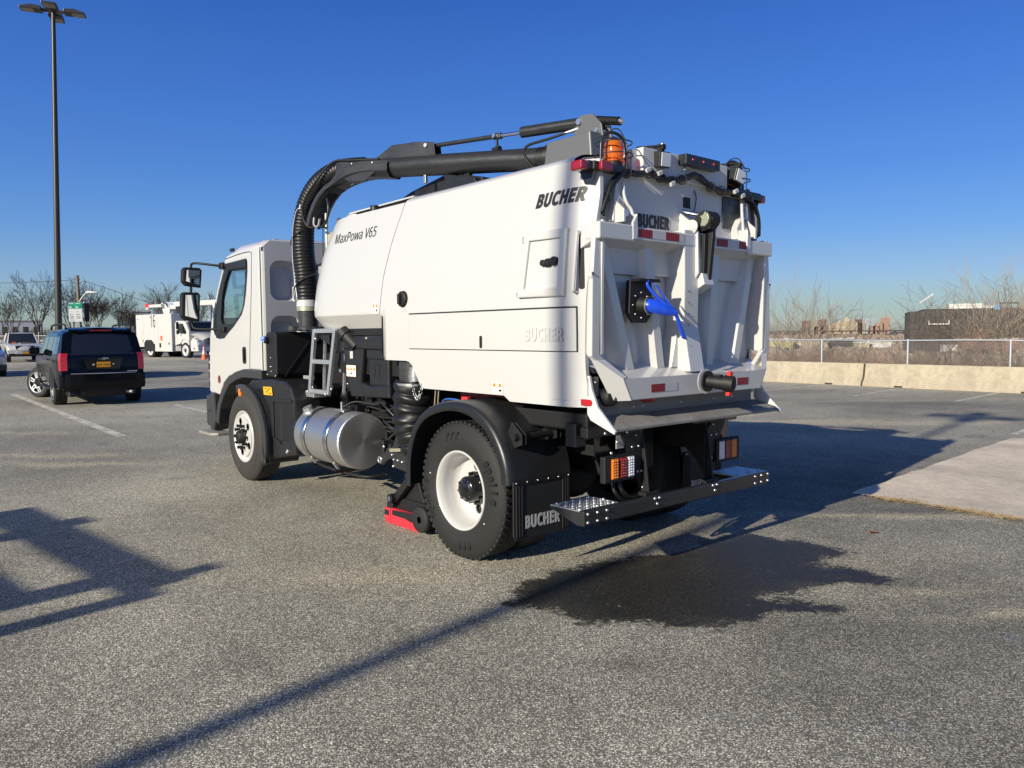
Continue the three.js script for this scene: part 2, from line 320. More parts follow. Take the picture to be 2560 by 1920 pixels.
{ // concrete pad at the right
  const c = [7.8, -11.95], e = [3.52, -7.95], far = [12.9, -16.4];
  const edge = []; for (let i = 0; i <= 20; i++) { const t = i / 20; edge.push([lerp(c[0], e[0], t) + 0.05 * (vnoise(i * 1.7, 3) - 0.5), lerp(c[1], e[1], t) + 0.06 * (vnoise(i * 1.3, 9) - 0.5)]); }
  const front = []; for (let i = 0; i <= 16; i++) { const t = i / 16; front.push([lerp(3.62, 8.4, t), lerp(-7.85, -2.15, t) + 0.05 * (vnoise(i * 1.9, 5) - 0.5)]); }
  const pts = [...edge, ...front, [16, -9]];
  const pad = concTex.clone(); pad.needsUpdate = true;
  struct('concrete_pad', sheet(pts, 0.008, 1 / 2.7), new THREE.MeshStandardMaterial({ color: rgb(0.97, 0.86, 0.69), map: pad, roughness: 0.9, bumpMap: scuff, bumpScale: 0.003 }));
}
{ // worn parking lines
  const wear = (() => { const a = tnoise(256, 10, 21), b = tnoise(256, 60, 22), d = new Uint8Array(256 * 256 * 4); for (let j = 0; j < 256; j++) for (let i = 0; i < 256; i++) { const v = sstep(0.28, 0.62, 0.6 * a(i, j) + 0.4 * b(i, j)), o = (j * 256 + i) * 4; d[o] = d[o + 1] = d[o + 2] = 255 * (0.5 + 0.45 * v); d[o + 3] = 255; } const t = new THREE.DataTexture(d, 256, 256); t.magFilter = THREE.LinearFilter; t.wrapS = t.wrapT = THREE.RepeatWrapping; t.needsUpdate = true; return t; })();
  const mat = new THREE.MeshStandardMaterial({ color: rgb(0.70, 0.66, 0.55), roughness: 0.8, alphaMap: wear, transparent: true });
  const faint = new THREE.MeshStandardMaterial({ color: rgb(0.62, 0.58, 0.50), roughness: 0.85, alphaMap: wear, transparent: true, opacity: 0.6 });
  const line = (a, b, w, m = mat) => { const dx = b[0] - a[0], dz = b[1] - a[1], l = Math.hypot(dx, dz), nx = -dz / l * w / 2, nz = dx / l * w / 2; struct('parking_line', sheet([[a[0] + nx, a[1] + nz], [b[0] + nx, b[1] + nz], [b[0] - nx, b[1] - nz], [a[0] - nx, a[1] - nz]], 0.005, 0.9), m); };
  line([-14.9, -22.9], [-6.63, -12.99], 0.17); line([-13.3, -15.6], [-10.5, -17.58], 0.09); line([-10.42, -17.64], [-8.5, -19.0], 0.08); line([-8.4, -19.06], [-7.3, -19.5], 0.08);
  line([-8.32, -18.94], [-6.3, -16.45], 0.13);
  line([7.0, -21.7], [9.8, -24.3], 0.09); line([8.87, -20.01], [11.05, -22.1], 0.1); line([10.5, -18.2], [13.2, -20.75], 0.1); line([8.17, -12.43], [9.9, -14.1], 0.1, mat);
  line([-9, -12.3], [-6.5, -13.4], 0.05, faint);
}
{ // dry straw along the edge of the pad
  for (const [n, a, b, w] of [[150, [3.66, -7.68], [3.98, -7.40], 0.06], [260, [4.05, -7.25], [4.5, -6.72], 0.08]]) {
    const gs = [];
    for (let i = 0; i < n; i++) { const t = rnd(), x = lerp(a[0], b[0], t) + rr(-w, w), z = lerp(a[1], b[1], t) + rr(-w, w), an = rr(0, 6.28), l = rr(0.03, 0.09), y = rr(0.014, 0.03); gs.push(cyl(V(x, y, z), V(x + l * Math.cos(an), y + rr(-0.004, 0.02), z + l * Math.sin(an)), 0.0018, 0.0012, 3)); }
    const m = obj('dry_straw', gs, std([0.42, 0.29, 0.13], 0.9)); m.userData.kind = 'stuff'; tag(m, n < 200 ? 'small tuft of dry straw at the near corner of the concrete pad' : 'longer strip of dry straw along the front edge of the concrete pad', 'straw');
  }
}
// ---------------------------------------------------------------- barrier, fence and scrub on the right
{
  const prof = [[0.30, 0], [0.285, 0.10], [0.16, 0.27], [0.10, 0.69], [-0.10, 0.69], [-0.16, 0.27], [-0.285, 0.10], [-0.30, 0]];
  const bmat = new THREE.MeshStandardMaterial({ color: rgb(0.58, 0.52, 0.405), map: concTex, roughness: 0.9, bumpMap: scuff, bumpScale: 0.004 });
  const J = ST(10.76, -23.65)[0], t0 = -18.93 - 0.30, L = 6.1;
  const lab = ['tan concrete road barrier behind the sweeper, left of the dark joint', 'tan concrete road barrier at the right edge, right of the dark joint'];
  for (let k = 0; k < 2; k++) {
    const s0 = k ? J + 0.03 : J - L, s1 = k ? J + L + 3 : J - 0.03;
    const g = prism(prof, 'x', s0, s1, 0.012); const p = g.attributes.position, u = g.attributes.uv;
    for (let i = 0; i < p.count; i++) u.setXY(i, p.getX(i) / 2.3 + k * 0.37, (p.getY(i) + p.getZ(i) * 0.6) / 2.3);
    const o = obj('concrete_barrier', g, bmat); o.rotation.y = YAW; o.position.copy(W(0, 0, t0)); o.userData.group = 'concrete barriers along the fence'; tag(o, lab[k], 'barrier');
    for (const s of (k ? [J + 1.1, J + 4.4] : [J - 1.05, J - 4.6])) { const q = obj('drain_slot', bx(s - 0.12, s + 0.12, 0.004, 0.05, 0.29, 0.308, 0.004), M.seam, o); }
  }
  // chain-link fence
  const f0 = J - 14, f1 = J + 16, ft = t0 - 0.62, top = 1.40, fence = thing('chain_link_fence', 'galvanized chain-link fence with top rail standing behind the concrete barriers', 'fence', W(0, 0, ft).toArray(), YAW);
  const dip = (s) => top - 0.05 * Math.exp(-(((s - (J + 5.2)) / 0.8) ** 2));
  const gm = std([0.5, 0.52, 0.53], 0.45, 0.6);
  const rail = []; for (let s = f0; s <= f1; s += 0.5) rail.push([s, dip(s) + 0.008 * Math.sin(s * 1.3), 0]);
  obj('top_rail', tube(rail, 0.024, 120, 8), gm, fence);
  const p1 = ST(10.2, -25.5)[0];
  for (let s = p1 - 2.75 * 4; s < f1; s += 2.75) obj('post', [cyl(V(s, -0.3, 0), V(s, dip(s) + 0.01, 0), 0.030), dome(s, dip(s) + 0.01, 0, 0.033, 0, V(0, 1, 0))], gm, fence);
  const wire = [], h = top - 0.04, step = 0.082;
  for (let s = f0 - h; s < f1; s += step) for (const d of [1, -1]) {
    let a = V(s, 0, 0.006 * d), b = V(s + h, h, 0.006 * d); if (d < 0) { a = V(s + h, 0, -0.006); b = V(s, h, -0.006); }
    wire.push(cyl(a, b, 0.0021, 0.0021, 3, true));
  }
  const wm = obj('wire_mesh', wire, gm, fence); wm.userData.kind = 'stuff';
}
// bare winter growth: limbs as tapered rods
function limb(out, a, dir, len, r, depth, o) {
  const n = Math.max(2, Math.round(len / o.seg)); let p = a.clone(), d = dir.clone();
  for (let i = 0; i < n; i++) {
    d.add(V(rr(-1, 1), rr(-0.6, 1) * o.up, rr(-1, 1)).multiplyScalar(o.wob)).normalize();
    const q = p.clone().addScaledVector(d, len / n), r0 = r * (1 - 0.62 * i / n), r1 = r * (1 - 0.62 * (i + 1) / n);
    out.push(cyl(p, q, Math.max(r0, o.min), Math.max(r1, o.min), depth > 2 ? 6 : depth > 1 ? 4 : 3, true));
    if (depth > 0 && i >= (depth === o.depth ? o.bare * n : 0)) for (let k = 0; k < o.kids; k++) if (rnd() < o.prob) {
      const ax = V(rr(-1, 1), rr(-1, 1), rr(-1, 1)).cross(d).normalize(), nd = d.clone().applyAxisAngle(ax, rr(o.a0, o.a1)); nd.y += o.lift; nd.normalize();
      limb(out, q, nd, len * rr(0.45, 0.72) * (1 - 0.25 * i / n), Math.max(r1 * 0.7, o.min), depth - 1, o);
    }
    p = q;
  }
}
function bareTree(pos, H, label, group, mat, o) {
  const t = thing('bare_tree', label, 'tree', pos, 0, group); H *= 0.92; o = { seg: H / 9, up: 0.4, wob: 0.16, min: 0.012, kids: 2, prob: 0.8, a0: 0.35, a1: 0.85, lift: 0.18, bare: 0.3, depth: 4, ...o };
  const trunkH = H * (o.trunk ?? 0.28), tr = []; limb(tr, V(0, -0.2, 0), V(rr(-0.06, 0.06), 1, rr(-0.06, 0.06)), trunkH + 0.2, H * 0.02, 0, { ...o, wob: 0.05, up: 1 }); obj('trunk', tr, mat, t);
  const cr = []; const nb = o.forks ?? 5;
  for (let k = 0; k < nb; k++) { const a = k / nb * 6.283 + rr(-0.3, 0.3), sp = rr(0.2, 0.62) * (o.spread ?? 1); limb(cr, V(0, trunkH * rr(0.85, 0.99), 0), V(Math.cos(a) * sp, 1, Math.sin(a) * sp).normalize(), (H - trunkH) * rr(0.62, 0.8), H * 0.0085, o.depth - 1, { ...o, bare: 0.1, depth: o.depth - 1 }); }
  const c = obj('crown', cr, mat, t); return t;
}
{
  // scrub behind the fence: stems one cannot count
  const J = ST(10.76, -23.65)[0], gs = [];
  for (let k = 0; k < 9000; k++) {
    const s = J + rr(-15, 17), t = -20.1 - 0.25 - 12 * rnd() * rnd(), hgt = rr(0.2, 0.72) * (0.5 + 0.9 * fbm(s * 0.4 + 5, 2, 3)) * (0.9 + (Math.abs(s - J + 4.2) < 3 ? 0.35 : 0)), y = groundY(s, t), w = W(s, y - 0.05, t);
    const le = V(rr(-0.5, 0.5), 1, rr(-0.5, 0.5)).normalize(); const q = w.clone().addScaledVector(le, hgt + 0.05 * (-20.3 - t)); gs.push(cyl(w, q, 0.012, 0.004, 3, true));
    for (let i = 0; i < 2; i++) { const m = w.clone().lerp(q, rr(0.3, 0.9)); gs.push(cyl(m, m.clone().add(V(rr(-0.22, 0.22), rr(0.02, 0.25), rr(-0.22, 0.22))), 0.006, 0.003, 3, true)); }
  }
  const m = obj('dry_scrub', gs, std([0.27, 0.185, 0.125], 0.95)); m.userData.kind = 'stuff'; tag(m, 'tangle of leafless brown scrub behind the chain-link fence', 'scrub');
  const pale = std([0.36, 0.295, 0.23], 0.9), brown = std([0.15, 0.115, 0.085], 0.95);
  const sap = (x, z, y0, H, stems, lean, mat, label) => {
    const t = thing('bare_sapling', label, 'sapling', [x, y0, z]), main = [], tw = [];
    const o = { seg: 0.28, up: 0.5, wob: 0.15, min: 0.0048, kids: 2, prob: 0.5, a0: 0.35, a1: 0.9, lift: 0.14, bare: 0.25, depth: 2 };
    H *= 0.84; stems = Math.round(stems * 1.1);
    for (let k = 0; k < stems; k++) { const a = rr(0, 6.28), sp = rr(0.12, 0.45); const b = V(rr(-0.15, 0.15), -0.3, rr(-0.15, 0.15)), d = V(Math.cos(a) * sp + lean, 1, Math.sin(a) * sp).normalize(); const out = k < stems * 0.7 ? main : tw; limb(out, b, d, (H + 0.3) * rr(0.6, 1.0), rr(0.011, 0.019) * (H > 3 ? 1.1 : 0.8), 2, o); }
    obj('stem', main, mat, t); if (tw.length) obj('twig', tw, mat, t);
  };
  sap(11.25, -29.6, -0.9, 4.2, 7, 0.02, brown, 'brown sapling close beside the tailgate, behind the fence');
  sap(10.2, -29.2, -0.8, 3.7, 9, 0.12, pale, 'bushy pale sapling half hidden by the tailgate');
  sap(13.3, -30.2, -1.6, 3.2, 6, -0.05, brown, 'low thin sapling in front of the dark red towers');
  sap(14.75, -27.6, -1.2, 3.9, 13, 0.22, brown, 'olive brown shoots leaning right in front of the black building');
  sap(14.3, -27.2, -1.2, 3.1, 6, -0.25, brown, 'thin shoots leaning left beside the black building corner');
  sap(16.5, -28.4, -1.6, 3.6, 3, 0.05, pale, 'slim pale birch-like sapling near the middle of the black building');
  sap(17.6, -28.2, -1.6, 5.0, 8, 0.02, pale, 'tall pale many-stemmed sapling before the red brick block');
  sap(18.7, -27.9, -1.7, 4.6, 7, 0.18, pale, 'tall pale sapling leaning right before the black recess');
  sap(17.0, -25.8, -1.0, 3.7, 4, -0.2, brown, 'dark sapling with one long stem leaning left above the roof');
}

{ // a curled brown leaf on the asphalt
  const l = surf((u, v) => V((u - 0.5) * 0.10, 0.008 + 0.012 * Math.abs(v - 0.5) * 2 + 0.006 * Math.sin(u * 6), (v - 0.5) * 0.05 * Math.sin(u * Math.PI)), 10, 4);
  const m = obj('dry_leaf', l, std([0.22, 0.07, 0.03], 0.9)); m.position.set(3.02, 0, -6.35); m.rotation.y = 0.4; tag(m, 'single curled brown leaf on the asphalt right of the wet stain', 'leaf');
}
// ---------------------------------------------------------------- the street sweeper (x to its rear, y up, z to its left)
const T = thing('street_sweeper', 'white truck-mounted street sweeper with a black suction hose over its roof', 'street sweeper', O.toArray(), YAW);
const P = (name, geos, mat, parent = T, label) => obj(name, geos, mat, parent, label);
const grp = (name, parent = T, pos = [0, 0, 0]) => { const g = new THREE.Group(); g.name = name; g.position.set(...pos); parent.add(g); return g; };
const FX = -4.34, RX = -0.11, WR = 0.522;

// side skin of the hopper: half width by height, rounded towards its ends
const zTab = [[1.2, 1.035], [1.5, 1.045], [1.9, 1.045], [2.2, 1.03], [2.5, 1.0], [2.79, 0.955], [2.83, 0.945]];
const zs = (y) => itp(zTab, y);
const seamX = (y) => itp([[1.2, -1.466], [1.88, -1.466], [2.18, -1.421], [2.49, -1.313], [2.66, -1.24], [2.83, -1.155]], y);
const frontX = (y) => itp([[1.75, -2.70], [1.885, -2.842], [2.0, -2.84], [2.185, -2.80], [2.4, -2.735], [2.581, -2.66], [2.7, -2.58], [2.83, -2.475]], y);
const rearX = (y) => itp([[1.2, 1.035], [1.4, 1.005], [1.58, 0.995], [2.0, 1.008], [2.4, 1.062], [2.6, 1.085], [2.83, 1.03]], y);
const skirtX = (y) => itp([[1.21, 0.312], [1.2125, 0.305], [1.25, 0.245], [1.2505, -0.79], [1.262, -0.83], [1.30, -0.86], [1.38, -0.915], [1.44, -0.955], [1.466, -1.0], [1.4745, -1.06], [1.475, -1.463], [1.5, -1.466]], y);
const smoothTab = (f, w) => (y) => (f(y - w) + f(y) * 2 + f(y + w)) / 4;
const seamS = smoothTab(seamX, 0.09), frontS = smoothTab(frontX, 0.06), rearS = smoothTab(rearX, 0.1);
function zSkin(x, y) {
  let z = zs(y); const e = clamp((x - (rearS(y) - 0.2)) / 0.2, 0, 1); z -= 0.075 * e * e;
  const fdist = clamp((frontS(Math.max(y, 1.885)) + 0.42 - x) / 0.42, 0, 1); z -= 0.05 * fdist * fdist * fdist;
  if (y < 1.885 && x < -1.46) z -= (1.885 - y) * 0.75;
  return z;
}
function skin(ylist, x0, x1, nu, off = 0, thick = 0.03, sgn = 1) {
  const n = ylist.length - 1, X = (u, y) => lerp(x0(y), x1(y), u);
  const P0 = (u, v) => { const y = ylist[Math.round(v * n)], x = X(u, y); return V(x, y, sgn * (zSkin(x, y) + off)); };
  const ins = (p) => V(p.x, p.y, p.z - sgn * thick), gs = [surf(P0, nu, n, 4)];
  const edge = (f, m) => gs.push(surf((u, v) => { const p = f(u); return v < 0.5 ? p : ins(p); }, m, 1));
  edge((u) => P0(u, 0), nu); edge((u) => P0(u, 1), nu); edge((u) => P0(0, u), n); edge((u) => P0(1, u), n);
  return gs;
}
const yUp = [1.21, 1.2125, 1.23, 1.25, 1.2505, 1.262, 1.28, 1.30, 1.34, 1.38, 1.41, 1.44, 1.466, 1.4745, 1.475, 1.52]; for (let y = 1.58; y < 2.815; y += 0.06) yUp.push(y); yUp.push(2.83);
const leftOf = (y) => y < 1.5 ? skirtX(y) : seamS(y) + 0.004;
const rearPanelRight = [], yFr = [1.75, 1.80, 1.84, 1.88, 1.8855, 1.90]; for (let y = 1.96; y < 2.815; y += 0.06) yFr.push(y); yFr.push(2.83);
P('hopper_side_panel', skin(yUp, leftOf, rearS, 44), M.white);
P('hopper_side_panel', skin(yUp, leftOf, rearS, 20, 0, 0.03, -1), M.white);
P('hopper_front_panel', skin(yFr, frontS, (y) => seamS(y) - 0.004, 26), M.white);
P('hopper_front_panel', skin(yFr, frontS, (y) => seamS(y) - 0.004, 12, 0, 0.03, -1), M.white);
P('panel_gap', skin(yUp.filter((y) => y > 1.48), (y) => seamS(y) - 0.02, (y) => seamS(y) + 0.02, 2, -0.008, 0.01), M.seam);
{ // front nose, roof with its tucked-in edge, dark core
  P('hopper_nose', surf((u, v) => { const y = lerp(1.75, 2.86, v), yy = Math.min(y, 2.83), x = frontS(yy) - 0.05 * Math.sin(u * Math.PI), zz = zSkin(frontS(yy), yy); return V(x, y, lerp(zz, -zz, u)); }, 20, 20), M.white);
  const roofRow = (x, fr) => { const d = fr ? 0.5 * sstep(-1.165, -2.5, x) : 0; return d; };
  const topY = (z) => 2.935 - 0.055 * Math.abs(z / 0.9) ** 2.5;
  P('hopper_roof', [surf((u, v) => { const x = lerp(-1.16, 0.87, u), k = [-0.944, -0.93, -0.90, -0.87, -0.82, -0.6, -0.3, 0, 0.3, 0.6, 0.82, 0.87, 0.90, 0.93, 0.944][Math.round(v * 14)]; const a = Math.abs(k); return V(x, a > 0.86 ? itp([[0.86, 2.884], [0.9, 2.866], [0.93, 2.848], [0.945, 2.829]], a) : topY(k), k); }, 22, 14)], M.white);
  // the front section: a white roof lip above a dark slot
  P('roof_lip', [prism([[-2.33, 2.875], [-1.17, 2.885], [-1.17, 2.90], [-2.30, 2.892]], 'z', -0.86, 0.86, 0.004), surf((u, v) => V(lerp(-2.3, -1.17, u), 2.893 + 0.045 * Math.sin(v * Math.PI), lerp(-0.86, 0.86, v)), 10, 12)], M.white);
  P('roof_slot', [bx(-2.25, -1.2, 2.70, 2.88, -0.84, 0.84, 0)], M.black);
  P('sill', [quad(V(-2.44, 2.83, 0.92), V(-1.16, 2.83, 0.945), V(-1.16, 2.80, 0.84), V(-2.44, 2.80, 0.82)), quad(V(-2.39, 2.83, 0.9), V(-2.2, 2.84, 0.84), V(-2.2, 2.885, 0.84), V(-2.33, 2.885, 0.84))], M.white);
  P('breather_pipe', [cyl(V(-1.80, 2.82, 0.87), V(-1.80, 2.885, 0.87), 0.045, 0.045, 18), move(turn(new THREE.TorusGeometry(0.042, 0.006, 6, 18), Math.PI / 2), -1.80, 2.886, 0.87)], M.plastic);
  P('hopper_core', [bx(-2.55, 0.95, 1.32, 2.74, -0.9, 0.9, 0)], M.black);
  const hood = [[-2.75, 2.85], [-2.55, 3.02], [-2.1, 3.13], [-1.46, 3.215], [-0.95, 3.10], [-0.8, 2.9]];
  P('intake_hood', [prism(hood, 'z', -0.5, 0.28, 0.015), prism([[-1.46, 3.2], [-0.98, 3.09], [-0.85, 2.9], [-1.3, 2.9]], 'z', 0.27, 0.34, 0.01)], M.plastic);
}
{ // locker door with its dark gasket, latches, stickers, lettering
  const rows = (a, b, n) => Array.from({ length: n + 1 }, (_, i) => lerp(a, b, i / n));
  P('gasket', skin(rows(1.574, 1.875, 4), () => -0.984, () => 0.960, 30, 0.002, 0.004), M.seam);
  const door = P('locker_door', skin(rows(1.581, 1.863, 4), () => -0.977, () => 0.952, 30, 0.006, 0.008), M.white);
  P('embossed_lettering', fitText('BUCHER', 0.062, 0.375, 0.006, 'sans_bold', { bold: 0.002 }).translate(0.50, 1.648, 1.0505), M.white, door);
  P('pull_slot', [prism(rrect(-0.014, 0.014, 1.592, 1.684, 0.012), 'z', 1.046, 1.058, 0.003)], M.black, door);
  // inspection hatch
  const hx = (u, v) => lerp(lerp(0.432, 0.884, u), lerp(0.487, 0.90, u), v), hy = (u, v) => lerp(lerp(1.947, 1.942, u), lerp(2.392, 2.386, u), v);
  const ring = (o) => [[o, o * 1.0], [1 - o, o], [1 - o, 1 - o], [o, 1 - o]].map(([u, v]) => [hx(u, v), hy(u, v)]);
  const lean = (g) => { const p = g.attributes.position; for (let i = 0; i < p.count; i++) p.setZ(i, p.getZ(i) + zSkin(p.getX(i), p.getY(i))); g.computeVertexNormals(); return g; };
  P('lettering', lean(fitText('BUCHER', 0.064, 0.455, 0.002, 'sans_bold', { shear: 0.28, bold: 0.004 }).translate(0.548, 2.558, 0.001)), M.ink);
  P('lettering', lean(fitText('MaxPowa V65', 0.066, 0.79, 0.002, 'sans_regular', { shear: 0.2 }).translate(-2.382, 2.585, 0.001)), M.ink);
  const hatch = P('inspection_hatch', [lean(prism(ring(0), 'z', -0.01, 0.030, 0.008, [ring(0.135)])), lean(prism(ring(0.12), 'z', -0.01, 0.010, 0.0))], M.white);
  P('latch', [lean(prism(rrect(0.672, 0.80, 2.155, 2.188, 0.012), 'z', 0.008, 0.03, 0.004)), lean(prism(circ(0.685, 2.172, 0.022), 'z', 0.008, 0.034, 0.004)), lean(prism(circ(0.795, 2.178, 0.03), 'z', 0.008, 0.036, 0.004)), lean(prism(rrect(0.70, 0.76, 2.142, 2.2, 0.01), 'z', 0.008, 0.02, 0.003))], M.black, hatch);
  P('hinge', [bx(0.468, 0.486, 2.32, 2.37, 1.02, 1.045, 0.004), bx(0.418, 0.434, 1.955, 1.985, 1.04, 1.062, 0.004)], M.zinc, hatch);
  P('grab_handle', tube([[0.985, 2.345, zSkin(0.985, 2.345) - 0.01], [0.985, 2.350, zSkin(0.985, 2.35) + 0.035], [0.98, 2.31, zSkin(0.98, 2.31) + 0.04], [0.962, 2.0, zSkin(0.962, 2.0) + 0.045], [0.957, 1.972, zSkin(0.957, 1.97) + 0.035], [0.957, 1.97, zSkin(0.957, 1.97) - 0.01]], 0.012, 40, 8), M.white);
  P('handle_recess', lean(prism(rrect(0.968, 1.0, 1.985, 2.345, 0.014), 'z', 0.001, 0.004, 0.001)), M.seam);
  const lt = P('round_latch', [move(lathe([[0, 0.03], [0.05, 0.03], [0.066, 0.022], [0.07, 0], [0.07, -0.01]], 'z', 24), -1.076, 1.998, 1.04)], M.black);
  P('latch_grip', [bx(-1.09, -1.062, 1.955, 2.042, 1.065, 1.098, 0.008)], M.black, lt);
  P('side_reflector', prism(rrect(0.955, 1.078, 1.222, 1.266, 0.021), 'z', 0.972, 0.992, 0.004), M.red).rotation.set(0, 0, 0);
  // warning labels: white cards with orange triangles over small pictograms
  const warn = (cols, w, h) => canvas(w, h, (c) => { c.fillStyle = '#eeeae0'; c.fillRect(0, 0, w, h); c.strokeStyle = '#b06a3a'; c.lineWidth = 2; const cw = w / cols; for (let i = 0; i < cols; i++) { c.strokeRect(i * cw + 2, 2, cw - 4, h - 4); c.fillStyle = '#e08a1e'; c.beginPath(); c.moveTo(i * cw + cw / 2, h * 0.08); c.lineTo(i * cw + cw * 0.88, h * 0.44); c.lineTo(i * cw + cw * 0.12, h * 0.44); c.fill(); c.fillStyle = '#2a1a08'; c.fillRect(i * cw + cw / 2 - 2, h * 0.18, 4, h * 0.14); c.fillRect(i * cw + cw / 2 - 2, h * 0.35, 4, h * 0.05); c.strokeStyle = '#333'; c.fillStyle = i % 2 ? '#26221f' : '#8d8a84'; c.beginPath(); if (i % 2) { c.arc(i * cw + cw / 2, h * 0.72, cw * 0.26, 0, 7); c.fill(); } else c.strokeRect(i * cw + cw * 0.25, h * 0.58, cw * 0.5, h * 0.27); c.strokeStyle = '#b06a3a'; } });
  const w2 = std([1, 1, 1], 0.5, 0, { map: warn(2, 96, 128) }), w3 = std([1, 1, 1], 0.5, 0, { map: warn(3, 144, 128) });
  const card = (x0, x1, y0, y1, z) => quad(V(x0, y0, z(x0, y0)), V(x1, y0, z(x1, y0)), V(x1, y1, z(x1, y1)), V(x0, y1, z(x0, y1)));
  P('warning_label', card(-1.592, -1.485, 1.884, 1.99, (x, y) => zSkin(x, y) + 0.002), w2);
  P('warning_label', card(0.107, 0.238, 1.258, 1.352, (x, y) => zSkin(x, y) + 0.002), w2);
  P('warning_label', card(-2.245, -2.06, 1.295, 1.405, () => 0.962), w3);
  P('small_label', card(-1.096, -1.04, 1.888, 1.92, (x, y) => zSkin(x, y) + 0.002), M.silverTape);
  P('small_label', card(-2.17, -2.11, 1.47, 1.54, () => 0.962), M.silverTape);
}
// ---------------------------------------------------------------- hopper tail: wall, header, tailgate
{
  const wall = [[0.88, 2.80], [0.93, 2.45], [0.955, 2.1], [0.965, 2.385]];
  P('rear_wall', [prism([...wall, ...wall.slice().reverse().map(([z, y]) => [-z, y])], 'x', 0.97, 1.025, 0.004), prism([[0.95, 2.79], [0.93, 2.81], [0.84, 2.87], [0.5, 2.93], [-0.5, 2.93], [-0.84, 2.87], [-0.95, 2.79]], 'x', 0.82, 0.868, 0.003), bx(0.80, 1.02, 2.775, 2.793, -0.93, 0.93, 0.002)], M.whiteDull);
  P('header_box', [bx(0.86, 1.055, 2.775, 2.962, -0.53, 0.46, 0.006), bx(0.80, 1.0, 2.775, 2.950, 0.455, 0.515, 0.004)], M.whiteDull);
  const lb = P('light_bar', [bx(1.05, 1.125, 2.888, 2.962, -0.335, 0.075, 0.006), bx(1.03, 1.06, 2.90, 2.95, -0.30, 0.04, 0.004)], M.gun);
  for (const z of [0.0, -0.125, -0.25]) P('marker_lamp', dome(1.126, 2.925, z, 0.011, 0, V(1, 0, 0)), M.red, lb);
  // hinge ears and their pins
  for (const s of [1, -1]) {
    const a = P('hinge_ear', [prism([[0.665, 2.70], [0.70, 2.43], [0.58, 2.40], [0.54, 2.42], [0.52, 2.50], [0.57, 2.57], [0.63, 2.60], [0.65, 2.70]].map(([z, y]) => [(z + 0.1) * s, y]), 'x', 1.02, 1.085, 0.006), prism([[1.03, 2.70], [1.03, 2.42], [1.16, 2.42], [1.16, 2.50], [1.10, 2.55], [1.06, 2.62]], 'z', s * 0.755, s * 0.775, 0.003)], M.white);
    P('hinge_pin', cyl(V(1.08, 2.487, 0.70 * s), V(1.115, 2.487, 0.70 * s), 0.022, 0.022, 12), M.zinc, a);
    P('pin_keeper', turn(bx(-0.012, 0.012, -0.05, 0.05, 0, 0.006, 0.002), 0, Math.PI / 2, 0).applyMatrix4(M4().makeRotationX(0.45 * s)).translate(1.088, 2.53, 0.725 * s), M.steelDull, a);
    P('lift_strap', [tube([[1.08, 2.69, 0.69 * s], [1.085, 2.61, 0.688 * s], [1.10, 2.55, 0.675 * s], [1.12, 2.50, 0.65 * s], [1.13, 2.40, 0.645 * s]], 0.013, 24, 6), prism([[0.645, 2.48], [0.638, 2.37], [0.645, 2.31], [0.69, 2.31], [0.69, 2.42]].map(([z, y]) => [z * s, y]), 'x', 1.08, 1.165, 0.006)], M.white);
  }
  P('lettering', turn(fitText('BUCHER', 0.062, 0.345, 0.003, 'sans_bold', { bold: 0.003 }), 0, Math.PI / 2, 0).translate(1.0265, 2.428, 0.482), M.ink);
  P('wall_slot', bx(1.0, 1.029, 2.602, 2.682, -0.108, -0.022, 0.006), M.black);
  P('camera_plate', [bx(1.026, 1.036, 2.495, 2.735, -0.732, -0.505, 0.003)], M.plasticGrey);
  // tailgate
  const oz = [[1.0, 2.41], [1.025, 2.2], [1.04, 1.95], [1.045, 1.55], [0.80, 1.385]];
  const full = (p) => [...p, ...p.slice().reverse().map(([z, y]) => [-z, y])];
  const gate = P('tailgate', [
    prism(full([[0.95, 2.40], [0.97, 1.95], [0.975, 1.56], [0.88, 1.43]]), 'x', 0.965, 0.985, 0.002)], M.white);
  const fl = [[1.0, 2.42], [1.028, 2.09], [1.043, 2.088], [1.043, 2.06], [1.034, 2.04], [1.042, 1.55], [0.845, 1.395], [0.78, 1.40], [0.965, 1.57], [0.955, 2.05], [0.925, 2.42]];
  for (const s of [1, -1]) P('edge_flange', [prism(fl.map(([z, y]) => [z * s, y]), 'x', 1.085, 1.125, 0.008), prism([[0.97, 2.42], [1.14, 2.42], [1.13, 2.0], [1.125, 1.56], [1.10, 1.54], [0.97, 1.56]], 'z', s * 0.93, s * 0.955, 0.004)], M.white, gate);
  for (const s of [1, -1]) P('flange_bolt', dome(1.125, 2.075, 1.03 * s, 0.009, 0, V(1, 0, 0)), M.seam, gate);
  // top box beam, split by the centre spine
  P('top_beam', [prism([[0.985, 2.40], [1.145, 2.398], [1.155, 2.388], [1.155, 2.315], [0.985, 2.245]], 'z', -1.0, 1.0, 0.006)], M.white, gate);
  P('beam_shoulder', bx(1.03, 1.16, 2.295, 2.405, -1.005, -0.66, 0.012), M.white, gate);
  P('beam_shoulder', [bx(1.03, 1.16, 2.295, 2.405, 0.66, 1.005, 0.012)], M.white, gate);
  const rib = (zt, zb, yt, h, w) => surf((u, v) => { const k = [0, 0, 0.3, 0.7, 1, 1][Math.round(u * 5)], d = [0, 0, 1, 1, 0, 0][Math.round(u * 5)]; const y = lerp(1.45, yt, v), z = lerp(zb, zt, v) + (k - 0.5) * w; return V(0.984 + d * h * (1 - 0.2 * v), y, z); }, 5, 8);
  for (const [zt, zb, yt] of [[0.88, 0.625, 2.3], [0.42, 0.30, 2.29], [-0.38, -0.28, 2.29], [-0.86, -0.615, 2.3]]) P('stiffening_rib', hard(rib(zt, zb, yt, 0.105, 0.19)), M.white, gate);
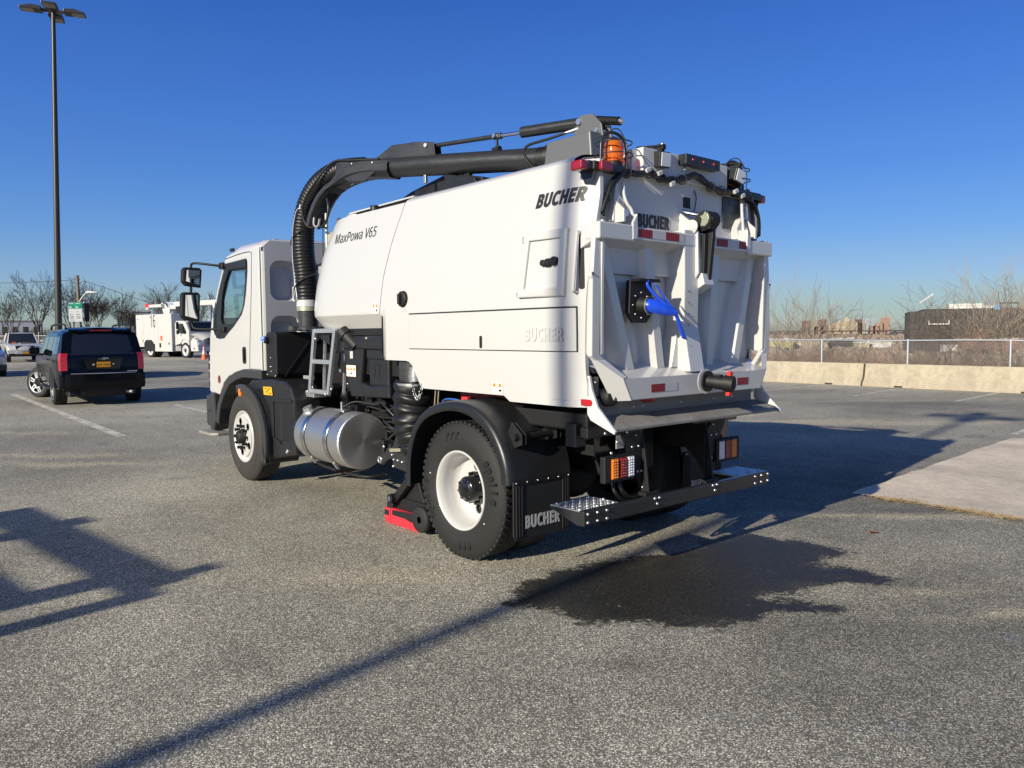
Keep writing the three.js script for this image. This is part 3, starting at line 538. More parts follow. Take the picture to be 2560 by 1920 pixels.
  // centre spine, its front face running down to the beam
  P('centre_spine', [prism([[0.985, 2.42], [1.15, 2.42], [1.155, 2.0], [1.15, 1.75], [1.21, 1.42], [0.985, 1.42]], 'z', -0.045, 0.125, 0.010), prism([[0.125, 1.75], [0.20, 1.45], [-0.11, 1.45], [-0.045, 1.75]], 'x', 0.985, 1.10, 0.004)], M.white, gate);
  for (const y of [1.99, 1.91, 1.83, 1.75, 1.67, 1.60]) P('bolt_hole', [dome(1.156 + (y < 1.7 ? (1.7 - y) * 0.18 : 0), y, 0.075, 0.0055, 0, V(1, 0, 0))], M.seam, gate);
  // bottom shelf and beam
  const shelf = surf((u, v) => V(lerp(0.98, 1.215, v), lerp(1.49, 1.40, v), lerp(lerp(0.95, 0.84, v), lerp(-0.95, -0.84, v), u)), 8, 2);
  P('bottom_shelf', [shelf, prism([[0.845, 1.402], [0.765, 1.256], [-0.765, 1.256], [-0.845, 1.402]], 'x', 1.06, 1.215, 0.006)], M.white, gate);
  for (const s of [1, -1]) P('corner_plate', [quad(V(1.10, 1.56, 1.043 * s), V(1.12, 1.25, 0.845 * s), V(1.218, 1.256, 0.765 * s), V(1.218, 1.402, 0.845 * s)), quad(V(1.10, 1.56, 1.043 * s), V(1.218, 1.402, 0.845 * s), V(1.21, 1.41, 0.80 * s), V(1.09, 1.57, 0.96 * s))], M.white, gate);
  // red and white reflective tape
  const tape = (z0, z1, y0, y1, x, m) => bx(x, x + 0.002, y0, y1, z0, z1, 0);
  for (const [z0, z1] of [[0.626, 0.482], [0.337, 0.19], [-0.255, -0.393], [-0.543, -0.679]]) P('red_reflective_tape', tape(z0, z1, 2.330, 2.385, 1.1555), M.redFlat, gate);
  for (const [z0, z1] of [[0.48, 0.339], [0.188, 0.135], [-0.395, -0.541]]) P('silver_reflective_tape', tape(z0, z1, 2.330, 2.385, 1.1555), M.silverTape, gate);
  for (const [z0, z1] of [[0.56, 0.414], [-0.449, -0.594]]) P('red_reflective_tape', tape(z0, z1, 1.298, 1.352, 1.2155), M.redFlat, gate);
  for (const [z0, z1] of [[0.412, 0.28], [-0.33, -0.447]]) P('silver_reflective_tape', tape(z0, z1, 1.298, 1.352, 1.2155), M.silverTape, gate);
  // clamp arm with its rod, black link and bracket
  const arm = P('clamp_bracket', [prism([[1.0, 2.43], [1.03, 2.56], [1.15, 2.47], [1.17, 2.43]], 'z', 0.0, 0.025, 0.004), prism(rrect(1.06, 1.18, 2.40, 2.50, 0.045), 'z', 0.005, 0.02, 0.003), prism([[1.10, 2.42], [1.17, 2.42], [1.18, 2.12], [1.13, 2.05], [1.10, 2.10]], 'z', -0.02, 0.0, 0.004)], M.white);
  P('push_rod', [cyl(V(1.02, 2.575, -0.03), V(1.16, 2.535, -0.10), 0.016, 0.016, 12)], M.chrome, arm);
  P('link_plate', [prism([[1.07, 2.45], [1.13, 2.54], [1.24, 2.55], [1.27, 2.50], [1.24, 2.43], [1.14, 2.41]], 'z', -0.125, -0.04, 0.008)], M.black, arm);
  P('cam_disc', [cyl(V(1.20, 2.50, -0.145), V(1.20, 2.50, -0.028), 0.062, 0.062, 24)], M.black, arm);
  P('cam_insert', prism([[1.18, 2.455], [1.215, 2.45], [1.24, 2.47], [1.25, 2.50], [1.24, 2.535], [1.215, 2.552], [1.20, 2.53], [1.175, 2.525], [1.19, 2.5]], 'z', -0.03, -0.02, 0.002), std([0.32, 0.36, 0.27], 0.4, 0.3), arm);
  P('drop_link', [prism([[1.15, 2.46], [1.235, 2.47], [1.235, 2.38], [1.20, 2.06], [1.16, 2.05]], 'z', -0.13, -0.09, 0.006), prism([[1.17, 2.40], [1.20, 2.40], [1.19, 2.1], [1.17, 2.1]], 'z', -0.09, -0.05, 0.004)], M.black, arm);
  P('link_foot', [prism([[1.10, 2.14], [1.19, 2.12], [1.21, 2.04], [1.10, 1.98]], 'z', -0.155, -0.03, 0.008)], M.white, arm);
  P('whip_cable', [tube([[1.03, 2.74, -0.15], [1.04, 2.68, -0.16], [1.04, 2.58, -0.135]], 0.004, 16, 5)], M.black);
  // drain valve with the blue lay-flat hose
  const plate = full([[0.11, 0.14], [0.12, -0.08], [0.06, -0.145]].map(([z, y]) => [z, y])).map(([z, y]) => [z + 0.53, y + 1.91]);
  const dv = P('drain_plate', [prism(plate, 'x', 1.06, 1.10, 0.003), prism([[0.62, 2.06], [0.42, 2.06], [0.40, 2.04], [0.64, 2.04]], 'x', 1.09, 1.17, 0.003)], M.black);
  for (let i = 0; i < 8; i++) { const a = i / 8 * 6.283; P('bolt', dome(1.10, 1.885 + 0.085 * Math.sin(a), 0.53 + 0.085 * Math.cos(a), 0.007, 0, V(1, 0, 0)), M.zinc, dv); }
  P('outlet_ring', [cyl(V(1.10, 1.885, 0.53), V(1.15, 1.88, 0.525), 0.06, 0.055, 20)], M.black, dv);
  const hose = (pts, w) => { const n = pts.length; return surf((u, v) => { const i = Math.min(n - 2, Math.floor(v * (n - 1))), f = v * (n - 1) - i, a = pts[i], b = pts[i + 1], c = a.map((q, k) => lerp(q, b[k], f)); const an = u * 2 * Math.PI; return V(c[0] + Math.cos(an) * c[4], c[1] + Math.sin(an) * c[3] * 0.35, c[2] + Math.sin(an) * c[3]); }, 14, 24); };
  const fat = (pts) => { const n = pts.length; return surf((u, v) => { const i = Math.min(n - 2, Math.floor(v * (n - 1))), f = v * (n - 1) - i, c = pts[i].map((q, k) => lerp(q, pts[i + 1][k], f)), an = u * 2 * Math.PI; return V(c[0] + Math.cos(an) * c[4] * 0.6, c[1] + Math.sin(an) * c[3], c[2] + Math.cos(an) * c[4] * 0.8); }, 18, 28); };
  const bh = P('blue_hose', [fat([[1.12, 1.887, 0.53, 0.052, 0.052], [1.16, 1.88, 0.515, 0.051, 0.05], [1.20, 1.868, 0.48, 0.049, 0.042], [1.24, 1.852, 0.43, 0.042, 0.03], [1.265, 1.838, 0.385, 0.03, 0.014], [1.275, 1.828, 0.362, 0.016, 0.008], [1.278, 1.825, 0.355, 0.003, 0.003]])], M.blue);
  P('strap_loop', [tube([[1.275, 1.832, 0.37], [1.24, 1.885, 0.44], [1.19, 1.965, 0.515], [1.165, 2.02, 0.545], [1.16, 2.05, 0.535]], 0.012, 28, 6)], M.blue, bh);
  P('hanging_hose', [hose([[1.155, 2.05, 0.525, 0.012, 0.006], [1.18, 2.02, 0.475, 0.014, 0.007], [1.22, 1.935, 0.425, 0.018, 0.008], [1.26, 1.83, 0.362, 0.023, 0.009], [1.27, 1.73, 0.315, 0.027, 0.010], [1.27, 1.655, 0.275, 0.029, 0.012]], 1)], M.blue, bh);
  P('hose_clamp', [move(lathe([[0.060, -0.008], [0.062, 0], [0.060, 0.008]], 'x', 20), 1.165, 1.88, 0.515)], M.zinc, bh);
  // water coupling at the foot
  const cp = P('coupling', [cyl(V(1.215, 1.345, -0.06), V(1.235, 1.345, -0.06), 0.075, 0.075, 24), cyl(V(1.23, 1.345, -0.06), V(1.30, 1.34, -0.075), 0.045, 0.042, 16), cyl(V(1.28, 1.34, -0.075), V(1.36, 1.332, -0.10), 0.05, 0.048, 18), cyl(V(1.34, 1.335, -0.095), V(1.405, 1.328, -0.115), 0.058, 0.058, 18), bx(1.27, 1.33, 1.38, 1.395, -0.10, -0.06, 0.005)], M.black);
  P('coupling_bore', [cyl(V(1.40, 1.3285, -0.114), V(1.408, 1.328, -0.116), 0.04, 0.045, 18)], M.seam, cp);
  P('cam_lever', [bx(1.36, 1.39, 1.385, 1.42, -0.13, -0.095, 0.005)], M.redBright, cp);
  P('cam_lever', [bx(1.36, 1.39, 1.245, 1.272, -0.12, -0.08, 0.005)], M.redBright, cp);
  P('flange_gasket', [cyl(V(1.214, 1.345, -0.045), V(1.219, 1.345, -0.045), 0.09, 0.09, 24)], M.white, cp);
  // rusty catch lip and cheek plates
  const lipm = std([0.34, 0.33, 0.315], 0.65, 0.1, { map: concTex });
  P('sill_panel', [bx(0.99, 1.05, 1.13, 1.262, -0.9, 0.9, 0.004)], lipm);
  P('catch_lip', [prism([[1.04, 1.15], [1.235, 1.105], [1.262, 1.085], [1.262, 1.070], [1.23, 1.088], [1.04, 1.13]], 'z', -0.965, 0.965, 0.004)], lipm);
  for (const s of [1, -1]) { const c = P('cheek_plate', prism([[1.03, 1.42], [1.05, 1.42], [1.07, 1.33], [1.12, 1.22], [1.275, 1.075], [1.265, 1.055], [1.06, 1.13], [1.03, 1.17]], 'z', s * 0.965, s * 0.985, 0.003), M.whiteDull); P('cheek_flange', bx(1.03, 1.046, 1.28, 1.41, Math.min(s * 0.985, s * 0.89), Math.max(s * 0.985, s * 0.89), 0.004), lipm, c); P('bolt', dome(1.047, 1.375, s * 0.925, 0.012, 0, V(1, 0, 0)), M.zinc, c); }
  const kb = P('release_knob', [move(lathe([[0, 0.07], [0.05, 0.07], [0.062, 0.05], [0.066, 0], [0.05, -0.02]], 'x', 14), 1.06, 1.275, 0.83)], M.black); P('knob_grip', bx(1.12, 1.15, 1.25, 1.30, 0.825, 0.84, 0.005), M.black, kb);
  P('beacon_lens_low', [turn(new THREE.SphereGeometry(0.05, 14, 8), 0).scale(1, 0.5, 1.4).translate(1.06, 1.235, 0.40)], M.red);
  for (const z of [0.55, 0.45, 0.02, -0.38, -0.62]) P('sill_bolt', dome(1.05, 1.19, z, 0.011, 0, V(1, 0, 0)), M.zinc);
  // lamps and wiring along the top
  const lampAt = (z, tilt) => { const g = grp('work_lamp', T, [1.06, 2.895, z]); g.rotation.set(tilt, 0, -0.12); P('lamp_body', bx(-0.05, 0.05, -0.055, 0.055, -0.06, 0.06, 0.012), M.gun, g); P('lamp_lens', bx(0.05, 0.056, -0.046, 0.046, -0.05, 0.05, 0.004), M.lensWhite, g); P('lamp_bracket', [bx(-0.06, 0.02, 0.055, 0.085, -0.018, 0.018, 0.004), bx(-0.02, 0.03, 0.07, 0.105, -0.02, 0.02, 0.004), bx(-0.2, 0.02, 0.088, 0.1, -0.03, 0.03, 0.003)], M.black, g); P('bracket_nut', dome(0.01, 0.105, 0, 0.014, 0, V(0, 1, 0)), M.zinc, g); };
  lampAt(0.285, 0.05); lampAt(-0.625, -0.22);
  const loom = [[1.07, 2.47, 0.885], [1.07, 2.58, 0.84], [1.075, 2.70, 0.77], [1.085, 2.755, 0.66], [1.085, 2.765, 0.55], [1.08, 2.785, 0.42], [1.075, 2.772, 0.30], [1.08, 2.765, 0.20], [1.08, 2.785, 0.06], [1.09, 2.83, -0.06], [1.085, 2.822, -0.15], [1.08, 2.775, -0.28], [1.075, 2.762, -0.42], [1.075, 2.768, -0.60], [1.075, 2.74, -0.80], [1.07, 2.66, -0.90], [1.065, 2.56, -0.94], [1.06, 2.46, -0.955]];
  const jig = (k, a) => loom.map(([x, y, z], i) => [x + a * Math.sin(i * 1.7 + k), y + a * Math.cos(i * 2.3 + k * 1.3), z]);
  P('wiring_loom', [tube(jig(0, 0.004), 0.022, 120, 8), tube(jig(2, 0.016), 0.010, 120, 6), tube(jig(4, 0.018), 0.009, 120, 6)], M.hose);
  for (const i of [1, 3, 5, 6, 8, 11, 12, 14]) { const [x, y, z] = loom[i]; P('cable_tie', move(turn(new THREE.TorusGeometry(0.032, 0.004, 5, 14), 0, 0.3, 0), x, y, z), M.black); }
  for (const [y, z] of [[2.795, 0.47], [2.735, 0.205], [2.79, 0.345], [2.77, -0.57], [2.745, -0.66]]) P('loom_connector', turn(bx(-0.012, 0.012, -0.014, 0.014, -0.025, 0.025, 0.004), 0.4, 0, 0).translate(1.105, y, z), M.silverTape);
  P('cable_grommet', [move(turn(new THREE.TorusGeometry(0.05, 0.012, 8, 20), 0, Math.PI / 2, 0), 1.058, 2.835, -0.03)], M.whiteDull);
  // amber beacons in wire cages on brackets with red lamps
  const beacon = (s) => {
    const zc = 0.695 * s, x = 1.0, yb = 2.79;
    P('corner_bracket', [bx(0.93, 1.075, 2.745, 2.80, Math.min(0.62 * s, 0.965 * s), Math.max(0.62 * s, 0.965 * s), 0.006), prism([[0.93, 2.75], [1.07, 2.75], [1.05, 2.66], [0.98, 2.66]], 'z', s * 0.945, s * 0.95, 0.001), bx(0.95, 1.06, 2.745, 2.80, Math.min(0.96 * s, 1.0 * s), Math.max(0.96 * s, 1.0 * s), 0.006)], M.gun);
    for (const [x0, z0, z1] of s > 0 ? [[1.076, 0.93, 0.82]] : []) P('red_side_lamp', [bx(x0, x0 + 0.035, 2.74, 2.80, z1, z0, 0.012)], M.redDark);
    P('red_side_lamp', [bx(0.955, 1.06, 2.735, 2.798, Math.min(s * 1.0, s * 1.065), Math.max(s * 1.0, s * 1.065), 0.014)], M.redDark);
    const b = grp('warning_beacon', T, [x, yb, zc]);
    P('beacon_base', [cyl(V(0, 0, 0), V(0, 0.045, 0), 0.062, 0.056, 20)], M.black, b);
    P('beacon_dome', [lathe([[0.064, 0.045], [0.066, 0.06], [0.063, 0.075], [0.066, 0.09], [0.066, 0.125], [0.062, 0.128], [0.064, 0.145], [0.058, 0.172], [0.045, 0.182], [0.0, 0.184]], 'y', 24)], M.amberDome, b);
    P('beacon_lamp', [lathe([[0.03, 0.045], [0.03, 0.12], [0.0, 0.125]], 'y', 12)], M.amber, b);
    const hoop = []; for (let i = 0; i <= 18; i++) { const a = Math.PI * i / 18; hoop.push([0, 0.125 + 0.112 * Math.sin(a) ** 0.85, 0.125 * Math.cos(a)]); }
    P('cage', [tube([[0, -0.02, 0.128], [0, 0.06, 0.127], ...hoop, [0, 0.06, -0.127], [0, -0.02, -0.128]], 0.011, 60, 6), move(turn(new THREE.TorusGeometry(0.122, 0.0045, 6, 32), Math.PI / 2), 0, 0.165, 0), move(turn(new THREE.TorusGeometry(0.127, 0.0045, 6, 32), Math.PI / 2), 0, 0.085, 0), tube([[0.112, -0.01, 0], [0.115, 0.12, 0], [0.06, 0.235, 0], [0, 0.262, 0], [-0.06, 0.235, 0], [-0.115, 0.12, 0], [-0.112, -0.01, 0]], 0.0045, 40, 5)], M.gun, b);
  };
  beacon(1); beacon(-1);
}
// ---------------------------------------------------------------- boom and suction hose over the roof
{
  const A = V(-0.36, 3.20, -0.04), B = V(-2.42, 3.355, 0.66), d = B.clone().sub(A).normalize(), along = (t) => A.clone().lerp(B, t), up = V(0, 1, 0), side = d.clone().cross(up).normalize().negate();
  const sg = side.z > 0 ? 1 : -1; side.multiplyScalar(sg);
  P('boom_pivot_box', [prism([[-0.30, 3.30], [0.20, 3.30], [0.24, 2.86], [-0.42, 2.86], [-0.36, 3.0]], 'z', -0.26, 0.09, 0.012)], M.greyPaint);
  P('boom_bracket', [prism([[-0.10, 3.46], [-0.02, 3.49], [0.10, 3.48], [0.20, 3.38], [0.22, 3.28], [-0.02, 3.30], [-0.12, 3.36]], 'z', -0.06, -0.04, 0.004), prism([[-0.10, 3.46], [-0.02, 3.49], [0.10, 3.48], [0.20, 3.38], [0.22, 3.28], [-0.02, 3.30], [-0.12, 3.36]], 'z', -0.16, -0.14, 0.004), cyl(V(-0.05, 3.30, -0.1), V(-0.05, 3.36, -0.1), 0.03)], M.greyPaint);
  P('pivot_pin', [cyl(V(-0.04, 3.44, -0.17), V(-0.04, 3.44, -0.02), 0.026, 0.026, 16), cyl(V(0.155, 3.335, -0.17), V(0.155, 3.335, -0.025), 0.018, 0.018, 12)], M.zinc);
  const coil = []; for (let i = 0; i <= 13 * 12; i++) { const a = i / 12 * 2 * Math.PI, x = 0.10 + i / (13 * 12) * 0.25; coil.push(V(x, 3.435 - 0.24 * (x - 0.1) + 0.028 * Math.sin(a), -0.10 + 0.028 * Math.cos(a))); }
  P('return_spring', [new THREE.TubeGeometry(new THREE.CatmullRomCurve3(coil), 400, 0.0075, 6)], M.black);
  P('spring_bolt', [cyl(V(0.02, 3.454, -0.1), V(0.385, 3.367, -0.1), 0.010), cyl(V(0.345, 3.376, -0.1), V(0.372, 3.37, -0.1), 0.024, 0.022, 6)], M.zinc);
  P('boom_tube', [cyl(along(-0.02), along(1.0), 0.098, 0.098, 32)], M.gun);
  P('tube_collar', [cyl(along(-0.14), along(0.02), 0.128, 0.118, 28), cyl(along(0.02), along(0.06), 0.105, 0.10, 28)], M.hose);
  P('collar_band', [cyl(along(-0.075), along(-0.06), 0.1315, 0.131, 28)], M.zinc);
  // gusset plates on top, lift cylinder
  const toW = (t, h, z) => along(t).add(V(0, h, 0)).addScaledVector(side, z);
  const plateOn = (pts, z0, z1) => { const g = prism(pts, 'z', -z1, -z0, 0.003), m = M4().makeBasis(d, d.clone().cross(side).normalize(), side.clone().negate()); g.applyMatrix4(m); const p = A; return move(g, p.x, p.y, p.z); };
  const L = A.distanceTo(B);
  P('gusset_plate', [plateOn([[L * 0.56, 0.085], [L * 0.57, 0.20], [L * 0.66, 0.215], [L * 0.80, 0.20], [L * 0.90, 0.075], [L * 0.58, 0.06]], 0.045, 0.055), plateOn([[L * 0.56, 0.085], [L * 0.57, 0.20], [L * 0.66, 0.215], [L * 0.80, 0.20], [L * 0.90, 0.075], [L * 0.58, 0.06]], -0.055, -0.045), plateOn([[L * 0.66, 0.211], [L * 0.66, 0.216], [L * 0.80, 0.202], [L * 0.80, 0.197]], -0.05, 0.05)], M.gun);
  P('gusset_pin', [cyl(toW(0.605, 0.175, -0.07), toW(0.605, 0.175, 0.07), 0.018)], M.zinc);
  const c0 = V(-0.04, 3.44, -0.09), c1 = toW(0.605, 0.175, 0);
  const cp = (t) => c0.clone().lerp(c1, t);
  P('lift_cylinder', [cyl(cp(0.0), cp(0.37), 0.048, 0.048, 20), cyl(cp(-0.02), cp(0.01), 0.05, 0.04, 16)], M.gun);
  P('cylinder_rod', [cyl(cp(0.36), cp(0.56), 0.017, 0.017, 14)], M.chrome);
  P('tie_rod', [cyl(cp(0.53), cp(1.0), 0.020, 0.020, 14), bar(cp(0.50), cp(0.56), 0.05, 0.05)], M.gun);
  P('rod_clevis', [move(new THREE.CylinderGeometry(0.02, 0.02, 0.09, 12).rotateX(Math.PI / 2), cp(0.53).x, cp(0.53).y, cp(0.53).z)], M.zinc);
  P('rod_guide', [cyl(cp(0.53).add(V(0, -0.03, 0)), cp(0.53).add(V(-0.0, -0.11, 0)), 0.012), cyl(cp(0.53).add(V(-0.05, -0.115, 0)), cp(0.53).add(V(0.04, -0.115, 0)), 0.025, 0.025)], M.black);
  P('hydraulic_hose', [tube([c0.clone().lerp(c1, 0.02).add(V(0, -0.05, 0.03)), cp(0.18).add(V(0, -0.10, 0.05)), along(0.10).add(V(0, 0.10, 0.06)), along(0.075).add(V(0, -0.02, 0.11)), along(0.05).add(V(0.02, -0.12, 0.06))], 0.012, 40, 7)], M.black);
  P('hose_fitting', [cyl(cp(0.01).add(V(0, -0.045, 0.03)), cp(0.1).add(V(0, -0.075, 0.04)), 0.013)], M.zinc);
  P('boom_rest', [bar(along(0.40).add(V(0, -0.19, 0)), along(0.40).add(V(0, -0.09, 0)), 0.05, 0.05), bx(-1.22, -1.10, 2.99, 3.02, 0.2, 0.32, 0.004)], M.black);
  P('boom_clip', [bar(along(0.62).add(V(0, -0.17, 0.02)), along(0.62).add(V(0, -0.09, 0.02)), 0.04, 0.03)], M.zinc);
  // corrugated hose: path from the tube end, over and down to the nozzle behind the cab
  const path = [along(0.97), along(1.05), V(-2.70, 3.36, 0.755), V(-2.94, 3.26, 0.845), V(-3.10, 3.08, 0.90), V(-3.165, 2.86, 0.93), V(-3.18, 2.6, 0.935), V(-3.165, 2.34, 0.92), V(-3.16, 2.14, 0.91), V(-3.165, 2.06, 0.905)];
  const curve = new THREE.CatmullRomCurve3(path, false, 'centripetal'), N = 620, fr = curve.computeFrenetFrames(N, false), LEN = curve.getLength();
  const ringed = surf((u, v) => { const i = Math.round(v * N), p = curve.getPointAt(Math.min(1, i / N)), s = i / N * LEN, r = 0.108 + 0.0085 * Math.pow(Math.abs(Math.sin(s * Math.PI / 0.036)), 0.8), a = u * 2 * Math.PI; return p.clone().addScaledVector(fr.normals[i], r * Math.cos(a)).addScaledVector(fr.binormals[i], r * Math.sin(a)); }, 30, N);
  P('suction_hose', ringed, M.hose);
  P('hose_wire', [tube([V(-3.05, 3.02, 1.02), V(-3.10, 2.98, 1.045), V(-3.155, 2.8, 1.06), V(-3.19, 2.55, 1.055), V(-3.19, 2.3, 1.04), V(-3.16, 2.1, 1.03)], 0.0055, 40, 6)], M.galv);
  P('wire_shackle', [bx(-3.06, -3.04, 3.0, 3.05, 1.01, 1.03, 0.006), bx(-3.175, -3.155, 2.06, 2.10, 1.015, 1.035, 0.006)], M.zinc);
  // cable wrapped around the hose
  const wrap = []; for (let i = 0; i <= 40; i++) { const t = i / 40, p = curve.getPointAt(lerp(0.62, 0.99, t)), a = t * 9 + 0.6; wrap.push(V(p.x + 0.125 * Math.cos(a), p.y, p.z + 0.125 * Math.sin(a))); }
  P('wrapped_cable', tube(wrap, 0.007, 120, 5), M.black);
  // hose cradle: guide trough from the tube end down inside the bend
  const yz = 0.13, cradle = [along(0.80), along(0.98), V(-2.78, 3.25, 0.79), V(-2.95, 3.08, 0.85), V(-3.02, 2.92, 0.88)];
  const cc = new THREE.CatmullRomCurve3(cradle.map((p, i) => p.clone().add(V(i * 0.025, -0.105, 0))), false, 'centripetal');
  P('hose_cradle', [hard(surf((u, v) => { const p = cc.getPointAt(v), tt = cc.getTangentAt(v), n = tt.clone().cross(side).normalize(); const k = [-1, -1, -0.6, 0.6, 1, 1][Math.round(u * 5)], h = [1, 0.35, 0, 0, 0.35, 1][Math.round(u * 5)]; const wv = v < 0.45 ? 1 : 0.8; return p.clone().addScaledVector(side, k * 0.125).addScaledVector(n.y > 0 ? n : n.negate(), h * 0.15 * wv * (v > 0.5 ? 0.55 : 1)); }, 5, 12))], M.gun);
  P('cradle_side', [plateOn([[L * 0.85, 0.035], [L * 0.86, 0.05], [L * 1.10, 0.075], [L * 1.10, -0.06], [L * 1.02, -0.14], [L * 0.92, -0.14], [L * 0.87, -0.06]], 0.11, 0.122)], M.gun);
  P('cradle_bolt', [dome(toW(0.88, 0.03, 0.124).x, toW(0.88, 0.03, 0.124).y, toW(0.88, 0.03, 0.124).z, 0.014, 0, side), dome(toW(1.0, 0.03, 0.124).x, toW(1.0, 0.03, 0.124).y, toW(1.0, 0.03, 0.124).z, 0.014, 0, side)], M.zinc);
  P('side_rail', [tube([toW(0.84, 0.06, 0.125), toW(1.0, 0.065, 0.13), toW(1.12, 0.05, 0.135), V(-2.86, 3.21, 0.975), V(-2.99, 3.06, 1.01), V(-3.02, 2.94, 1.01), V(-2.98, 2.83, 0.985), V(-2.9, 2.80, 0.95)], 0.012, 50, 7)], M.black);
  P('hook_loop', [tube([V(-2.78, 3.12, 0.86), V(-2.72, 3.0, 0.87), V(-2.74, 2.88, 0.88), V(-2.80, 2.82, 0.89), V(-2.9, 2.80, 0.90)], 0.014, 30, 7)], M.gun);
  P('hose_hook', [tube([V(-2.86, 2.90, 0.96), V(-2.85, 2.83, 0.97), V(-2.80, 2.80, 0.97), V(-2.75, 2.81, 0.97), V(-2.72, 2.87, 0.97)], 0.012, 24, 6)], M.steelDull);
  P('support_post', [cyl(V(-2.83, 2.52, 0.84), V(-2.83, 2.95, 0.84), 0.016), bx(-2.83, -2.60, 2.64, 2.75, 0.82, 0.835, 0.004)], std([0.55, 0.55, 0.45], 0.4, 0.5));
  P('post_cable', tube([[-2.87, 2.85, 0.86], [-2.88, 2.6, 0.86], [-2.87, 2.3, 0.86], [-2.86, 2.05, 0.86]], 0.005, 20, 5), M.black);
  // nozzle: clamp, cuff and duct
  P('hose_cuff', [cyl(V(-3.165, 2.0, 0.905), V(-3.165, 2.07, 0.905), 0.120, 0.116, 28)], M.silverTape);
  P('cuff_clamp', [cyl(V(-3.165, 1.955, 0.905), V(-3.165, 1.998, 0.905), 0.118, 0.118, 28), bx(-3.3, -3.26, 1.93, 2.0, 0.9, 0.96, 0.006)], std([0.62, 0.62, 0.42], 0.3, 0.7));
  P('nozzle_duct', [cyl(V(-3.165, 1.76, 0.905), V(-3.165, 1.96, 0.905), 0.102, 0.108, 28), cyl(V(-3.165, 1.755, 0.905), V(-3.165, 1.775, 0.905), 0.118, 0.118, 24)], M.plasticGrey);
  P('duct_arm', [prism([[-3.1, 1.76], [-2.62, 1.60], [-2.62, 1.72], [-3.0, 1.79]], 'z', 0.7, 0.95, 0.006)], M.plastic);
  P('sensor_box', [bx(-3.36, -3.31, 2.06, 2.22, 0.90, 0.99, 0.005)], M.silverTape);
  P('sensor_lead', [cyl(V(-3.48, 2.165, 0.96), V(-3.33, 2.155, 0.97), 0.005)], M.black);
  P('catch_block', [bx(-2.80, -2.74, 2.32, 2.40, 0.90, 0.96, 0.006)], M.steelDull);
  P('stay_cord', tube([[-2.78, 2.34, 0.95], [-3.0, 2.28, 1.03], [-3.2, 2.2, 1.04], [-3.29, 2.08, 1.0]], 0.005, 24, 5), M.black);
}
